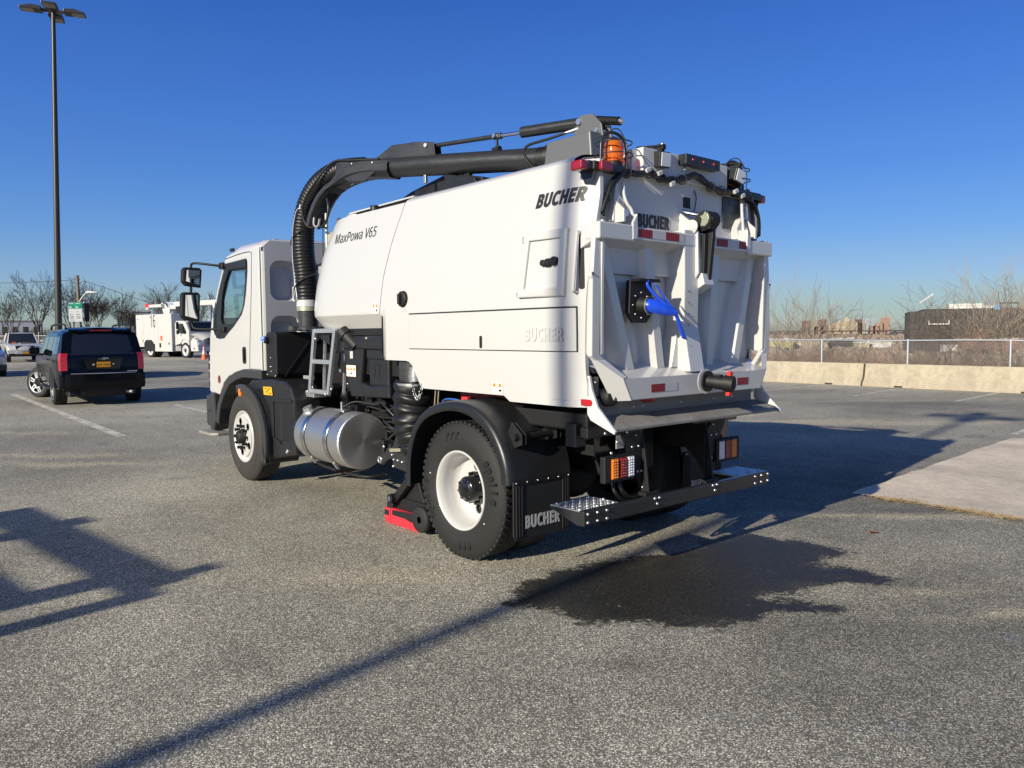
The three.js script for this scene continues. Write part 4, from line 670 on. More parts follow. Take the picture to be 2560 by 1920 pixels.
// ---------------------------------------------------------------- cab
{
  const sideOut = [[-4.075, 1.30], [-4.075, 2.70], [-4.11, 2.735], [-4.9, 2.70], [-5.06, 2.675], [-5.17, 2.60], [-5.42, 2.28], [-5.66, 1.90], [-5.74, 1.66], [-5.79, 1.2], [-5.80, 0.97], [-5.45, 0.94], [-5.30, 1.10], [-5.12, 1.19], [-4.9, 1.235], [-4.62, 1.285], [-4.4, 1.30]];
  const win = [[-5.13, 2.585], [-4.45, 2.60], [-4.415, 2.57], [-4.415, 2.46], [-4.475, 2.22], [-4.54, 2.06], [-4.63, 1.955], [-4.90, 1.812], [-5.09, 1.735], [-5.235, 1.668], [-5.44, 1.658], [-5.58, 1.71], [-5.635, 1.785], [-5.61, 1.90], [-5.38, 2.27]];
  const glassP = [[-5.03, 2.50], [-4.46, 2.48], [-4.515, 2.31], [-4.56, 2.14], [-4.61, 2.02], [-4.70, 1.95], [-4.90, 1.842], [-5.30, 1.835], [-5.35, 1.90], [-5.28, 2.20], [-5.17, 2.37]];
  for (const s of [1, -1]) {
    const a = s * 1.01, b = s * 1.06;
    P('cab_side', [prism(sideOut, 'z', a, b, 0.014, [win])], M.white);
    const fr = P('window_frame', [prism(win, 'z', s * 1.015, s * 1.052, 0.004, [glassP]), prism([[-5.13, 2.585], [-4.44, 2.60], [-4.43, 2.50], [-5.05, 2.505]], 'z', s * 1.04, s * 1.075, 0.006)], M.plastic);
    P('side_window', prism(glassP, 'z', s * 1.03, s * 1.034, 0), M.glass, fr);
    P('window_seam', [bar(V(-4.53, 2.48, s * 1.037), V(-4.535, 2.30, s * 1.037), 0.008, 0.004)], M.seam, fr);
  }
  P('cab_rear_wall', [prism([[-1.02, 1.28], [-1.02, 2.72], [-0.95, 2.785], [0.95, 2.785], [1.02, 2.72], [1.02, 1.28]], 'x', -4.075, -4.02, 0.006, [rrect(0.62, 0.95, 2.10, 2.555, 0.11), rrect(0.60, 0.955, 1.46, 1.92, 0.11), rrect(-0.5, 0.40, 2.10, 2.555, 0.11)])], M.white);
  P('recess_pan', [bx(-4.14, -4.115, 1.42, 2.62, -0.7, 0.98, 0)], M.white);
  const dish = (z0, z1, y0, y1) => { const a = rrect(z0, z1, y0, y1, 0.11, 6), b = rrect(z0 + 0.045, z1 - 0.04, y0 + 0.012, y1 - 0.06, 0.10, 6), n = a.length; return surf((u, v) => { const i = Math.round(u * n) % n, p = v < 0.5 ? a[i] : b[i]; return V(v < 0.5 ? -4.03 : -4.112, p[1], p[0]); }, n, 1); };
  for (const q of [[0.62, 0.95, 2.10, 2.555], [0.60, 0.955, 1.46, 1.92], [-0.5, 0.40, 2.10, 2.555]]) P('pressed_recess', dish(...q), M.white);
  for (const s of [1, -1]) P('rear_corner', [cyl(V(-4.08, 1.29, s * 1.0), V(-4.08, 2.72, s * 1.0), 0.059, 0.059, 20)], M.white);
  P('weather_strip', [cyl(V(-4.05, 1.3, 1.052), V(-4.05, 2.70, 1.052), 0.006)], M.seam);
  const roofRow = (x, k) => [[-1.055, 2.665], [-1.05, 2.70], [-1.03, 2.74], [-0.98, 2.785], [-0.9, 2.805], [-0.5, 2.825], [0, 2.83], [0.5, 2.825], [0.9, 2.805], [0.98, 2.785], [1.03, 2.74], [1.05, 2.70], [1.055, 2.665]][k];
  P('cab_roof', [surf((u, v) => { const x = lerp(-5.12, -4.02, u), k = Math.round(v * 12), [z, y] = roofRow(x, k); const fr = sstep(-4.75, -5.14, x), rr_ = sstep(-4.1, -4.02, x); return V(x, y - fr * (y - 2.60) * 0.55 - rr_ * 0.035 * (y > 2.72 ? 1 : 0), z * (1 - 0.02 * fr)); }, 26, 12)], M.white);
  P('drip_seam', [tube([[-5.10, 2.645, 1.064], [-4.6, 2.672, 1.066], [-4.30, 2.668, 1.066], [-4.275, 2.62, 1.062], [-4.31, 2.2, 1.062], [-4.38, 1.7, 1.062], [-4.42, 1.31, 1.062]], 0.0035, 60, 5)], M.seam);
  P('roof_vent', [bx(-5.06, -4.97, 2.735, 2.775, 0.985, 1.02, 0.01)], M.black);
  P('grab_loop', [bx(-4.16, -4.1, 2.79, 2.815, 0.80, 0.86, 0.006)], M.steelDull);
  P('windshield', quad(V(-5.64, 1.92, 0.98), V(-5.64, 1.92, -0.98), V(-5.17, 2.60, -0.94), V(-5.17, 2.60, 0.94)), M.glass);
  for (const s of [1, -1]) P('windshield_pillar', [bar(V(-5.66, 1.88, s * 1.0), V(-5.16, 2.62, s * 0.97), 0.06, 0.06)], M.black);
  P('cab_front', [prism([[-5.66, 1.93], [-5.76, 1.66], [-5.81, 1.2], [-5.82, 0.95], [-5.74, 0.95], [-5.70, 1.66], [-5.60, 1.93]], 'z', -1.04, 1.04, 0.01), prism([[-5.13, 2.58], [-5.06, 2.68], [-4.9, 2.70], [-4.9, 2.64], [-5.05, 2.56]], 'z', -1.0, 1.0, 0.01)], M.white);
  const gr = P('grille', [bx(-5.90, -5.80, 0.97, 1.50, -1.0, 1.03, 0.03)], M.white);
  for (let i = 0; i < 4; i++) P('grille_slat', [bx(-5.905, -5.77, 1.02 + i * 0.115, 1.105 + i * 0.115, -0.95, 1.035, 0.01)], M.black, gr);
  P('floor_pan', [bx(-5.7, -3.98, 1.26, 1.30, -1.0, 1.0, 0)], M.black);
  P('dashboard', [prism([[-5.66, 1.3], [-5.66, 1.88], [-5.45, 1.93], [-5.25, 1.86], [-5.3, 1.5], [-5.4, 1.3]], 'z', -1.0, 1.0, 0.03)], M.plastic);
  P('steering_wheel', [move(turn(new THREE.TorusGeometry(0.22, 0.016, 8, 28), 0, Math.PI / 2, 0).applyMatrix4(M4().makeRotationZ(0.9)), -5.12, 1.86, 0.5)], M.black);
  for (const z of [0.5, -0.5]) { const st = P('cab_seat', [bx(-4.75, -4.2, 1.58, 1.74, z - 0.25, z + 0.25, 0.05), turn(bx(-0.07, 0.07, 0, 0.56, -0.24, 0.24, 0.05), 0, 0, -0.18).translate(-4.33, 1.68, z), turn(bx(-0.06, 0.06, 0, 0.2, -0.15, 0.15, 0.04), 0, 0, -0.15).translate(-4.24, 2.18, z)], M.plasticGrey); P('seat_base', bx(-4.7, -4.25, 1.3, 1.58, z - 0.2, z + 0.2, 0.02), M.black, st); }
  // door hardware
  const dh = P('door_handle', [prism(rrect(-4.63, -4.52, 1.36, 1.565, 0.035), 'z', 1.05, 1.066, 0.004)], M.plastic); P('handle_grip', bx(-4.585, -4.555, 1.40, 1.535, 1.066, 1.085, 0.008), M.black, dh);
  P('badge', [prism(circ(-5.435, 1.14, 0.045, 24, 0.052), 'z', 1.06, 1.066, 0.002)], std([0.22, 0.05, 0.05], 0.3, 0.4));
  // mirrors
  const mx = -5.45;
  const mir = (y0, y1, z0, z1) => { const g = P('mirror', [prism([[z0 + 0.02, y0 + 0.01], [z0, y1 - 0.03], [z0 + 0.03, y1], [z1 - 0.03, y1], [z1, y1 - 0.03], [z1 + 0.01, y0 + 0.08], [z1 - 0.03, y0 + 0.03]], 'x', mx - 0.09, mx, 0.022)], M.black); P('mirror_glass', [prism([[z0 + 0.045, y0 + 0.045], [z0 + 0.03, y1 - 0.035], [z1 - 0.05, y1 - 0.035], [z1 - 0.035, y0 + 0.085]], 'x', mx - 0.004, mx + 0.003, 0.001)], M.mirror, g); };
  mir(2.295, 2.555, 1.225, 1.465); mir(1.865, 2.245, 1.255, 1.49);
  P('mirror_arm', [tube([[-5.16, 2.56, 1.05], [-5.22, 2.575, 1.16], [-5.36, 2.60, 1.30], [-5.46, 2.60, 1.345], [-5.48, 2.55, 1.355], [-5.48, 2.3, 1.365], [-5.48, 2.0, 1.37], [-5.48, 1.84, 1.36], [-5.44, 1.79, 1.33], [-5.30, 1.78, 1.15], [-5.22, 1.775, 1.05]], 0.0145, 80, 8), bx(-5.24, -5.12, 2.53, 2.61, 1.05, 1.10, 0.015), bx(-5.27, -5.17, 1.74, 1.81, 1.05, 1.09, 0.015)], M.black);
  P('mirror', bx(-5.54, -5.45, 1.9, 2.5, -1.45, -1.24, 0.03), M.black);
  // bumper, arch trim, mudguards
  P('bumper', [bx(-5.93, -5.70, 0.50, 0.93, -1.10, 1.08, 0.05), prism([[-5.72, 0.95], [-5.56, 0.95], [-5.50, 0.62], [-5.60, 0.47], [-5.72, 0.47]], 'z', 0.9, 1.10, 0.02), prism([[-5.72, 0.95], [-5.56, 0.95], [-5.50, 0.62], [-5.60, 0.47], [-5.72, 0.47]], 'z', -1.10, -0.9, 0.02)], M.plasticGrey);
  P('bumper_joint', bx(-5.78, -5.69, 0.70, 0.72, 1.06, 1.095, 0.003), M.black);
  P('side_marker', bx(-5.955, -5.90, 0.57, 0.70, 0.97, 1.06, 0.015), M.amber);
  P('step_plate', [prism([[-5.95, 0.93], [-5.95, 1.14], [-5.86, 1.2], [-5.45, 1.2], [-5.38, 1.12], [-5.38, 0.93]], 'y', 0.415, 0.455, 0.012)], std([0.5, 0.48, 0.44], 0.6, 0.3, { map: concTex }));
  const arch = [[-3.95, 1.30], [-4.5, 1.30], [-4.75, 1.26], [-5.0, 1.18], [-5.22, 1.02], [-5.38, 0.82], [-5.46, 0.60]], off = arch.map(([x, y], i) => { const a = arch[Math.max(0, i - 1)], b = arch[Math.min(arch.length - 1, i + 1)], l = Math.hypot(b[0] - a[0], b[1] - a[1]); return [x + (b[1] - a[1]) / l * -0.10, y - (a[0] - b[0]) / l * 0.10]; });
  for (const s of [1, -1]) {
    P('arch_trim', [prism([...arch, ...off.slice().reverse()], 'z', s * 0.86, s * 1.12, 0.012)], M.plasticGrey);
    P('wheel_arch_liner', [prism([...off, [-5.6, 0.6], [-5.7, 1.3], [-3.9, 1.32]], 'z', s * 0.55, s * 0.88, 0)], M.black);
    const ring = (r, ry, n = 34) => Array.from({ length: n + 1 }, (_, k) => { const a = (104 - k * 126 / n) * D2R; return [FX + r * Math.cos(a), 0.50 + ry * Math.sin(a)]; });
    P('front_mudguard', [prism([...ring(0.66, 0.625), [-3.71, 0.29], [-3.74, 0.29], ...ring(0.63, 0.595).reverse()], 'z', s * 0.80, s * 1.19, 0), prism([...ring(0.672, 0.632), [-3.685, 0.285], [-3.80, 0.285], ...ring(0.565, 0.535).reverse()], 'z', s * 1.16, s * 1.21, 0.012)], M.plasticGrey);
    P('step_box', [prism([[-4.38, 1.10], [-4.2, 1.19], [-3.65, 1.215], [-3.30, 1.205], [-3.16, 1.15], [-3.08, 1.02], [-3.07, 0.72], [-3.07, 0.44], [-3.66, 0.33], [-3.66, 0.60], [-3.74, 0.86], [-3.95, 1.07]], 'z', s * 0.82, s * 1.13, 0.02)], M.plastic);
  }
  P('step_recess', [prism([[-3.58, 0.96], [-3.12, 0.98], [-3.10, 0.9], [-3.10, 0.60], [-3.42, 0.55], [-3.58, 0.6]], 'z', 1.122, 1.134, 0.004)], M.black);
  P('step_rim', [prism([[-3.64, 0.96], [-3.60, 1.0], [-3.12, 1.015], [-3.12, 0.99], [-3.585, 0.972], [-3.585, 0.58], [-3.42, 0.54], [-3.42, 0.515], [-3.60, 0.555], [-3.64, 0.6]], 'z', 1.125, 1.145, 0.004), bx(-3.44, -3.36, 0.56, 0.95, 1.12, 1.142, 0.01)], M.plastic);
  P('tie_hook', [move(turn(new THREE.TorusGeometry(0.022, 0.006, 6, 14)), -3.27, 0.455, 1.135)], M.zinc);
  P('front_marker_lamp', [bx(-4.42, -4.35, 0.985, 1.085, 1.12, 1.215, 0.02)], M.amber);
  P('caution_label', [quad(V(-3.84, 1.035, 1.1405), V(-3.60, 1.04, 1.1405), V(-3.64, 1.13, 1.134), V(-3.87, 1.125, 1.134))], std([1, 1, 1], 0.5, 0, { map: canvas(128, 64, (c) => { c.fillStyle = '#d9a91c'; c.fillRect(0, 0, 128, 64); c.strokeStyle = '#1a1408'; c.lineWidth = 5; c.beginPath(); c.moveTo(38, 46); c.lineTo(62, 28); c.lineTo(88, 20); c.moveTo(60, 28); c.lineTo(56, 50); c.stroke(); c.fillStyle = '#7a1a10'; c.fillRect(26, 8, 22, 9); c.fillRect(82, 10, 20, 9); c.fillStyle = '#1a1408'; c.fillRect(84, 48, 30, 6); }) }));
}
// ---------------------------------------------------------------- chassis, tanks, ladder, running gear
{
  for (const z of [0.43, -0.43]) P('frame_rail', [bx(-5.3, 0.98, 0.78, 1.02, z - 0.04, z + 0.04, 0.01)], M.black);
  P('engine_mass', [bx(-5.2, -3.7, 0.55, 1.25, -0.5, 0.5, 0.05), bx(-3.6, -2.55, 0.70, 1.5, -0.9, 0.55, 0.04), bx(-2.6, -1.3, 0.85, 1.55, -0.85, 0.62, 0.04), cyl(V(-3.7, 0.62, 0), V(-0.4, 0.58, 0), 0.07)], M.black);
  // coolant / hydraulic tank with blue cap behind the cab
  const ht = P('hydraulic_tank', [prism(rrect(-3.87, -3.59, 1.235, 1.735, 0.05), 'z', 0.4, 1.09, 0.012)], M.black);
  P('tank_cap', [cyl(V(-3.80, 1.64, 1.085), V(-3.80, 1.65, 1.13), 0.04, 0.038, 16)], M.black, ht); P('blue_cap', [turn(bx(-0.045, 0.045, -0.02, 0.02, -0.01, 0.02, 0.01), 0, 0, 0.2).translate(-3.81, 1.665, 1.14), cyl(V(-3.81, 1.655, 1.125), V(-3.81, 1.655, 1.145), 0.034, 0.034, 14)], std([0.22, 0.36, 0.75], 0.4), ht);
  for (const [x, y] of [[-3.85, 1.26], [-3.62, 1.25], [-3.74, 1.35], [-3.74, 1.45], [-3.73, 1.30]]) P('tank_bolt', dome(x, y, 1.09, 0.008, 0, V(0, 0, 1)), M.zinc, ht);
  P('tank_strap', [bar(V(-3.586, 1.24, 1.0), V(-3.586, 1.65, 0.68), 0.008, 0.02)], M.plastic, ht);
  P('air_intake_cap', [cyl(V(-3.58, 1.75, 0.86), V(-3.58, 1.80, 0.86), 0.12, 0.12, 24), tube([[-3.5, 1.79, 0.86], [-3.35, 1.80, 0.85], [-3.2, 1.74, 0.83], [-3.12, 1.62, 0.82]], 0.05, 24, 10)], M.plastic);
  // water tank and lockers in black plastic below the front panel
  P('tank_shelf', [bx(-2.75, -1.47, 1.69, 1.765, 0.3, 0.95, 0.01)], M.black);
  const wt = P('water_tank', [bx(-2.62, -2.36, 1.52, 1.70, 0.5, 0.93, 0.03), bx(-2.34, -1.89, 1.56, 1.69, 0.45, 0.95, 0.02), bx(-1.875, -1.48, 1.56, 1.69, 0.45, 0.97, 0.02), prism([[-2.33, 1.56], [-1.92, 1.57], [-1.98, 1.25], [-1.86, 1.22], [-1.47, 1.24], [-1.47, 1.12], [-2.18, 1.10], [-2.24, 1.25]], 'z', 0.5, 0.955, 0.02), bx(-1.87, -1.48, 1.47, 1.56, 0.5, 0.955, 0.015), bx(-1.85, -1.50, 1.22, 1.48, 0.5, 0.94, 0.02)], M.plastic);
  for (const x of [-1.83, -1.53]) P('tank_bolt', dome(x, 1.665, 0.97, 0.012, 0, V(0, 0, 1)), M.zinc, wt);
  P('embossed_mark', [bx(-1.745, -1.735, 1.31, 1.43, 0.938, 0.944, 0.001), bx(-1.665, -1.655, 1.31, 1.43, 0.938, 0.944, 0.001), bx(-1.74, -1.66, 1.42, 1.43, 0.938, 0.944, 0.001)], M.plastic, wt);
  const fn = P('filler_neck', [cyl(V(-2.10, 1.58, 0.92), V(-2.235, 1.70, 0.97), 0.055, 0.062, 18), cyl(V(-2.22, 1.685, 0.965), V(-2.27, 1.735, 0.985), 0.075, 0.07, 12), bx(-2.16, -2.10, 1.70, 1.75, 0.92, 0.95, 0.01)], M.black);
  // ladder
  const ld = P('ladder', [bar(V(-3.0, 1.10, 0.985), V(-2.855, 1.755, 0.985), 0.035, 0.05), bar(V(-2.59, 1.10, 0.985), V(-2.41, 1.755, 0.985), 0.035, 0.05)], M.galv);
  for (const [y, a, b] of [[1.74, -2.86, -2.41], [1.425, -2.93, -2.50], [1.115, -2.99, -2.59]]) P('rung', [bx(a, b, y - 0.022, y + 0.022, 0.965, 1.0, 0.006)], M.galv, ld);
  P('ladder_brace', [bar(V(-2.93, 1.12, 0.86), V(-2.80, 1.68, 0.9), 0.03, 0.03), bar(V(-2.50, 1.1, 0.86), V(-2.35, 1.68, 0.9), 0.03, 0.03), bx(-2.53, -2.47, 1.32, 1.36, 0.86, 0.90, 0.004)], M.galv, ld);
  for (const [x, y] of [[-3.0, 1.11], [-2.60, 1.10], [-2.88, 1.16], [-2.47, 1.16], [-2.79, 1.66]]) P('ladder_bolt', dome(x, y, 1.012, 0.013, 0, V(0, 0, 1)), M.zinc, ld);
  P('ladder_step', [bx(-3.54, -2.93, 1.045, 1.095, 0.78, 0.98, 0.006)], M.galv); for (let i = 0; i < 13; i++) P('tread_tooth', [bx(-3.53 + i * 0.045, -3.51 + i * 0.045, 1.095, 1.108, 0.78, 0.98, 0.003)], M.galv, T.children[T.children.length - 1]);
  P('chassis_tab', [bx(-3.28, -3.06, 1.225, 1.265, 0.9, 0.93, 0.008)], M.steelDull);
  // round aluminium fuel tank with straps
  const tz = 0.885, ty = 0.662, tr = 0.278;
  const ft = P('fuel_tank', [lathe([[0, 0], [tr - 0.03, 0.002], [tr - 0.008, 0.012], [tr, 0.03], [tr, 0.95], [tr - 0.008, 0.975], [tr - 0.03, 0.988], [0, 0.992]], 'x', 64).translate(-3.062, ty, tz)], M.alu);
  P('tank_end_seam', [move(turn(new THREE.TorusGeometry(tr - 0.012, 0.006, 8, 64), 0, Math.PI / 2, 0), -2.083, ty, tz)], M.alu, ft);
  for (const x of [-2.83, -2.34]) { P('tank_band', [lathe([[tr + 0.001, -0.03], [tr + 0.006, -0.03], [tr + 0.006, 0.03], [tr + 0.001, 0.03]], 'x', 64).translate(x, ty, tz)], std([0.75, 0.75, 0.74], 0.2, 1), ft); P('band_rubber', [lathe([[tr + 0.0005, -0.043], [tr + 0.004, -0.043], [tr + 0.004, 0.043], [tr + 0.0005, 0.043]], 'x', 64).translate(x, ty, tz)], M.rubber, ft); P('band_bolt', [bar(V(x, ty - 0.22, tz + 0.19), V(x, ty - 0.30, tz + 0.13), 0.03, 0.02)], M.steelDull, ft); P('tank_cradle', [tube([[x, ty - 0.30, tz + 0.16], [x, ty - 0.315, tz], [x, ty - 0.25, tz - 0.22], [x, ty, tz - 0.31]], 0.022, 16, 6)], M.black, ft); }
  P('fuel_cap', [cyl(V(-2.99, ty + 0.232, tz + 0.12), V(-2.99, ty + 0.285, tz + 0.145), 0.055, 0.052, 14), cyl(V(-2.99, ty + 0.22, tz + 0.115), V(-2.99, ty + 0.24, tz + 0.122), 0.075, 0.072, 20)], M.galv, ft);
  P('fuel_fitting', [cyl(V(-2.5, ty + 0.27, tz), V(-2.5, ty + 0.36, tz), 0.014), bx(-2.6, -2.42, ty + 0.268, ty + 0.285, tz - 0.05, tz + 0.03, 0.004)], M.zinc);
  P('fuel_line', tube([[-2.5, ty + 0.3, tz], [-2.4, ty + 0.36, tz - 0.1], [-2.2, ty + 0.33, tz - 0.25], [-2.0, ty + 0.36, tz - 0.3]], 0.012, 20, 6), M.black);
  P('tank_guard', [tube([[-2.95, 0.375, 1.0], [-2.5, 0.34, 0.98], [-2.05, 0.32, 0.9], [-1.95, 0.33, 0.7]], 0.016, 24, 6)], M.black);
  // clutter of lines and brackets in the shadow
  const junk = [], zincs = []; seed = 777;
  for (let i = 0; i < 46; i++) { const x = rr(-3.2, -1.2), y = rr(0.62, 1.22), z = rr(0.45, 0.78); junk.push(turn(bx(-rr(0.02, 0.12), rr(0.02, 0.12), -rr(0.02, 0.07), rr(0.02, 0.07), -0.05, 0.05, 0.008), 0, 0, rr(-0.3, 0.3)).translate(x, y, z)); if (i % 3 === 0) zincs.push(dome(x, y, z + 0.055, 0.012, 0, V(0, 0, 1))); }
  for (let i = 0; i < 16; i++) { const x = rr(-3.0, -1.5), y = rr(0.7, 1.15); junk.push(tube([[x, y, 0.6], [x + rr(0.1, 0.3), y + rr(-0.1, 0.1), 0.74], [x + rr(0.4, 0.7), y + rr(-0.15, 0.1), 0.66], [x + 0.9, y + rr(-0.1, 0.1), 0.6]], 0.013, 20, 6)); }
  P('hoses_and_brackets', junk, M.plastic).userData.kind = 'stuff'; P('bracket_bolts', zincs, M.zinc).userData.kind = 'stuff';
  P('tail_clutter', [bx(-0.75, 0.95, 1.03, 1.16, -0.95, 0.9, 0.02), bx(0.2, 0.55, 0.6, 1.0, -0.3, 0.3, 0.03), cyl(V(-0.11, 0.52, -0.9), V(-0.11, 0.52, 0.9), 0.09), new THREE.SphereGeometry(0.22, 18, 12).translate(-0.11, 0.52, 0)], M.black);
  P('sub_frame', [bx(-0.55, 0.25, 1.185, 1.235, 0.45, 0.84, 0.005)], M.redFlat);
  P('red_valve', [bx(-0.30, -0.22, 1.175, 1.21, 0.98, 1.02, 0.006)], M.redBright);
  P('air_line', [tube([[-0.75, 1.02, 0.9], [-0.62, 1.14, 0.97], [-0.48, 1.18, 1.0], [-0.3, 1.16, 0.95]], 0.008, 20, 5)], std([0.03, 0.12, 0.4], 0.4));
  P('loose_lines', [tube([[-0.70, 1.0, 0.9], [-0.55, 1.12, 0.99], [-0.4, 1.15, 0.99], [-0.1, 1.17, 0.96]], 0.009, 20, 5), tube([[-0.72, 0.95, 0.85], [-0.5, 1.09, 0.97], [-0.2, 1.14, 0.97]], 0.008, 20, 5)], M.black);
  for (const dx of [0, 0.045]) P('linkage_rod', [cyl(V(-0.745 + dx, 0.95, 0.98), V(-0.70 + dx, 1.24, 0.98), 0.007)], std([0.6, 0.5, 0.34], 0.35, 0.8));
  // intake duct with crumpled hose ahead of the rear wheel
  const hp = [[-1.17, 1.30, 0.86], [-1.19, 1.15, 0.86], [-1.20, 1.0, 0.86], [-1.18, 0.85, 0.87], [-1.12, 0.72, 0.88], [-1.05, 0.60, 0.88], [-1.02, 0.5, 0.87]].map((p) => V(...p)), hc = new THREE.CatmullRomCurve3(hp), hN = 150, hf = hc.computeFrenetFrames(hN), hr = [0.18, 0.19, 0.185, 0.19, 0.16, 0.13, 0.12];
  P('intake_hose', surf((u, v) => { const i = Math.round(v * hN), p = hc.getPointAt(Math.min(1, i / hN)), a = u * 2 * Math.PI, base = itp(hr.map((r, k) => [k / 6, r]), v); const ph = v * 8.5 + 0.10 * Math.sin(a * 2 + v * 9) + 0.16 * Math.sin(a + 1 + v * 4), r = base * 0.93 + 0.022 * Math.pow(Math.abs(Math.sin(ph * Math.PI)), 0.7) + 0.006 * Math.sin(a * 3 + v * 40); return p.clone().addScaledVector(hf.normals[i], r * Math.cos(a)).addScaledVector(hf.binormals[i], r * Math.sin(a)); }, 40, hN), M.hose);
  P('hose_band', [cyl(V(-1.17, 1.255, 0.86), V(-1.17, 1.275, 0.86), 0.185, 0.185, 30)], M.zinc);
  P('intake_pipe', [cyl(V(-1.17, 1.25, 0.86), V(-1.17, 1.48, 0.86), 0.15, 0.15, 26)], M.plasticGrey);
  const cl = P('camlock', [cyl(V(-0.985, 1.30, 0.985), V(-0.985, 1.385, 0.985), 0.062, 0.062, 20), cyl(V(-0.985, 1.385, 0.985), V(-0.985, 1.42, 0.985), 0.055, 0.055, 20)], M.zinc); P('camlock_rib', [cyl(V(-0.985, 1.335, 0.985), V(-0.985, 1.348, 0.985), 0.068, 0.068, 20)], M.zinc, cl);
  const chain = []; for (let i = 0; i <= 11; i++) { const t = i / 11, x = lerp(-0.985, -0.82, t), y = 1.30 - 0.13 * Math.sin(t * Math.PI) - 0.02 * t; chain.push(move(turn(new THREE.TorusGeometry(0.012, 0.0035, 5, 10).scale(1, 1.4, 1), 0, i % 2 ? 1.57 : 0, t * 2 - 1), x, y, 1.03)); }
  P('chain', chain, M.zinc);
  // suction nozzle trailing arms, pins, gauge strip and the red-edged nozzle
  P('trailing_arm', [prism([[-1.60, 0.54], [-1.57, 0.60], [-1.50, 0.62], [-1.45, 0.68], [-1.36, 0.70], [-1.25, 0.88], [-1.18, 0.83], [-1.28, 0.66], [-1.0, 0.64], [-0.85, 0.58], [-0.85, 0.42], [-1.05, 0.49], [-1.28, 0.51], [-1.36, 0.52], [-1.36, 0.60], [-1.46, 0.57], [-1.55, 0.51]], 'z', 0.97, 1.0, 0.005), bx(-1.53, -1.49, 0.63, 0.74, 0.96, 1.01, 0.004)], M.gun);
  const pins = []; for (const [x, y, r] of [[-1.50, 0.685, 0.016], [-1.38, 0.66, 0.015], [-1.20, 0.80, 0.014], [-1.345, 0.525, 0.014], [-1.34, 0.585, 0.012], [-1.27, 0.585, 0.013], [-1.20, 0.58, 0.013], [-1.365, 0.625, 0.013]]) pins.push(dome(x, y, 1.0, r, 0, V(0, 0, 1)));
  for (const q of pins) P('arm_bolt', q, M.zinc); P('spring_pin', [move(new THREE.TorusGeometry(0.026, 0.009, 8, 18), -1.58, 0.555, 1.0)], M.zinc);
  P('gauge_strip', [turn(bx(-0.18, 0.18, -0.015, 0.015, 0, 0.006, 0.002), 0, 0, 0.12).translate(-1.19, 0.69, 1.02)], std([0.55, 0.5, 0.36], 0.35, 0.6));
  P('lift_link', [bx(-1.17, -1.08, 0.42, 0.49, 0.93, 1.0, 0.01), bar(V(-1.12, 0.43, 0.97), V(-1.36, 0.22, 0.97), 0.06, 0.07), prism([[-1.30, 0.13], [-1.36, 0.24], [-1.20, 0.36], [-1.06, 0.42], [-0.95, 0.2], [-0.95, 0.13]], 'z', 0.85, 0.93, 0.01)], M.plastic);
  P('arm_roller', [cyl(V(-1.36, 0.235, 0.95), V(-1.36, 0.235, 1.04), 0.042, 0.042, 18)], M.black); P('roller_cap', [cyl(V(-1.36, 0.235, 1.04), V(-1.36, 0.235, 1.046), 0.022, 0.022, 14)], std([0.15, 0.19, 0.28], 0.3, 0.5));
  P('nozzle_edge', [bx(-1.495, -1.405, 0.0, 0.135, 0.60, 1.01, 0.008), bx(-1.395, -0.95, 0.0, 0.14, 0.96, 1.01, 0.008)], std([0.62, 0.03, 0.05], 0.45));
  P('nozzle_bracket', [bx(-1.49, -1.42, 0.07, 0.115, 1.008, 1.016, 0.003), prism([[-1.36, 0.085], [-1.36, 0.13], [-1.2, 0.14], [-0.95, 0.15], [-0.95, 0.09], [-1.05, 0.07], [-1.15, 0.085]], 'z', 1.008, 1.018, 0.003), bx(-1.48, -1.38, 0.13, 0.18, 0.9, 1.0, 0.01)], M.plastic);
  P('nozzle_body', [bx(-1.4, -0.7, 0.10, 0.24, 0.1, 0.95, 0.02)], M.black);
  P('nozzle_wheel', [lathe([[0.03, -0.03], [0.1, -0.035], [0.115, 0], [0.1, 0.035], [0.03, 0.03]], 'z', 28).translate(-0.86, 0.135, 1.03)], M.rubber);
}
// ---------------------------------------------------------------- wheels
function tyreGeo(r, w, rim) {                    // profile from outer face (z=0) inward
  const p = [[rim, -0.004], [rim + 0.012, 0.006], [rim + 0.05, 0.016], [rim + 0.10, 0.021], [r - 0.10, 0.018], [r - 0.095, 0.014], [r - 0.05, 0.006], [r - 0.018, -0.012], [r - 0.004, -0.03], [r, -0.045]];
  const back = p.slice().reverse().map(([a, z]) => [a, -w - z]);
  const mid = []; const n = 4; for (let i = 0; i < n; i++) { const c = -0.045 - (w - 0.09) * (i + 0.5) / n; mid.push([r, c + 0.012], [r - 0.014, c + 0.008], [r - 0.014, c - 0.008], [r, c - 0.012]); }
  return lathe([...p, ...mid, ...back], 'z', 72);
}
const TYRE = tyreGeo(WR, 0.27, 0.298);
const lugs = (n, w) => { const gs = []; for (let i = 0; i < n; i++) { const a = i / n * 2 * Math.PI, g = bx(-0.016, 0.016, 0, 0.02, -0.055, 0.006, 0.004); g.translate(0, WR - 0.014, -0.018); g.applyMatrix4(M4().makeRotationZ(a)); gs.push(g); } return gs; };
const arcText = (str, r, a0, h, w) => { const gs = []; [...str].forEach((ch, i) => { const g = fitText(ch, h, w * (ch === 'l' ? 0.4 : 1), 0.004, 'sans_bold', { bold: 0.003 }); g.translate(-w / 2, -h / 2, 0.018); const a = a0 - i * (w * 1.22) / r; g.applyMatrix4(M4().makeTranslation(0, r, 0)); g.applyMatrix4(M4().makeRotationZ(a - Math.PI / 2)); gs.push(g); }); return gs; };
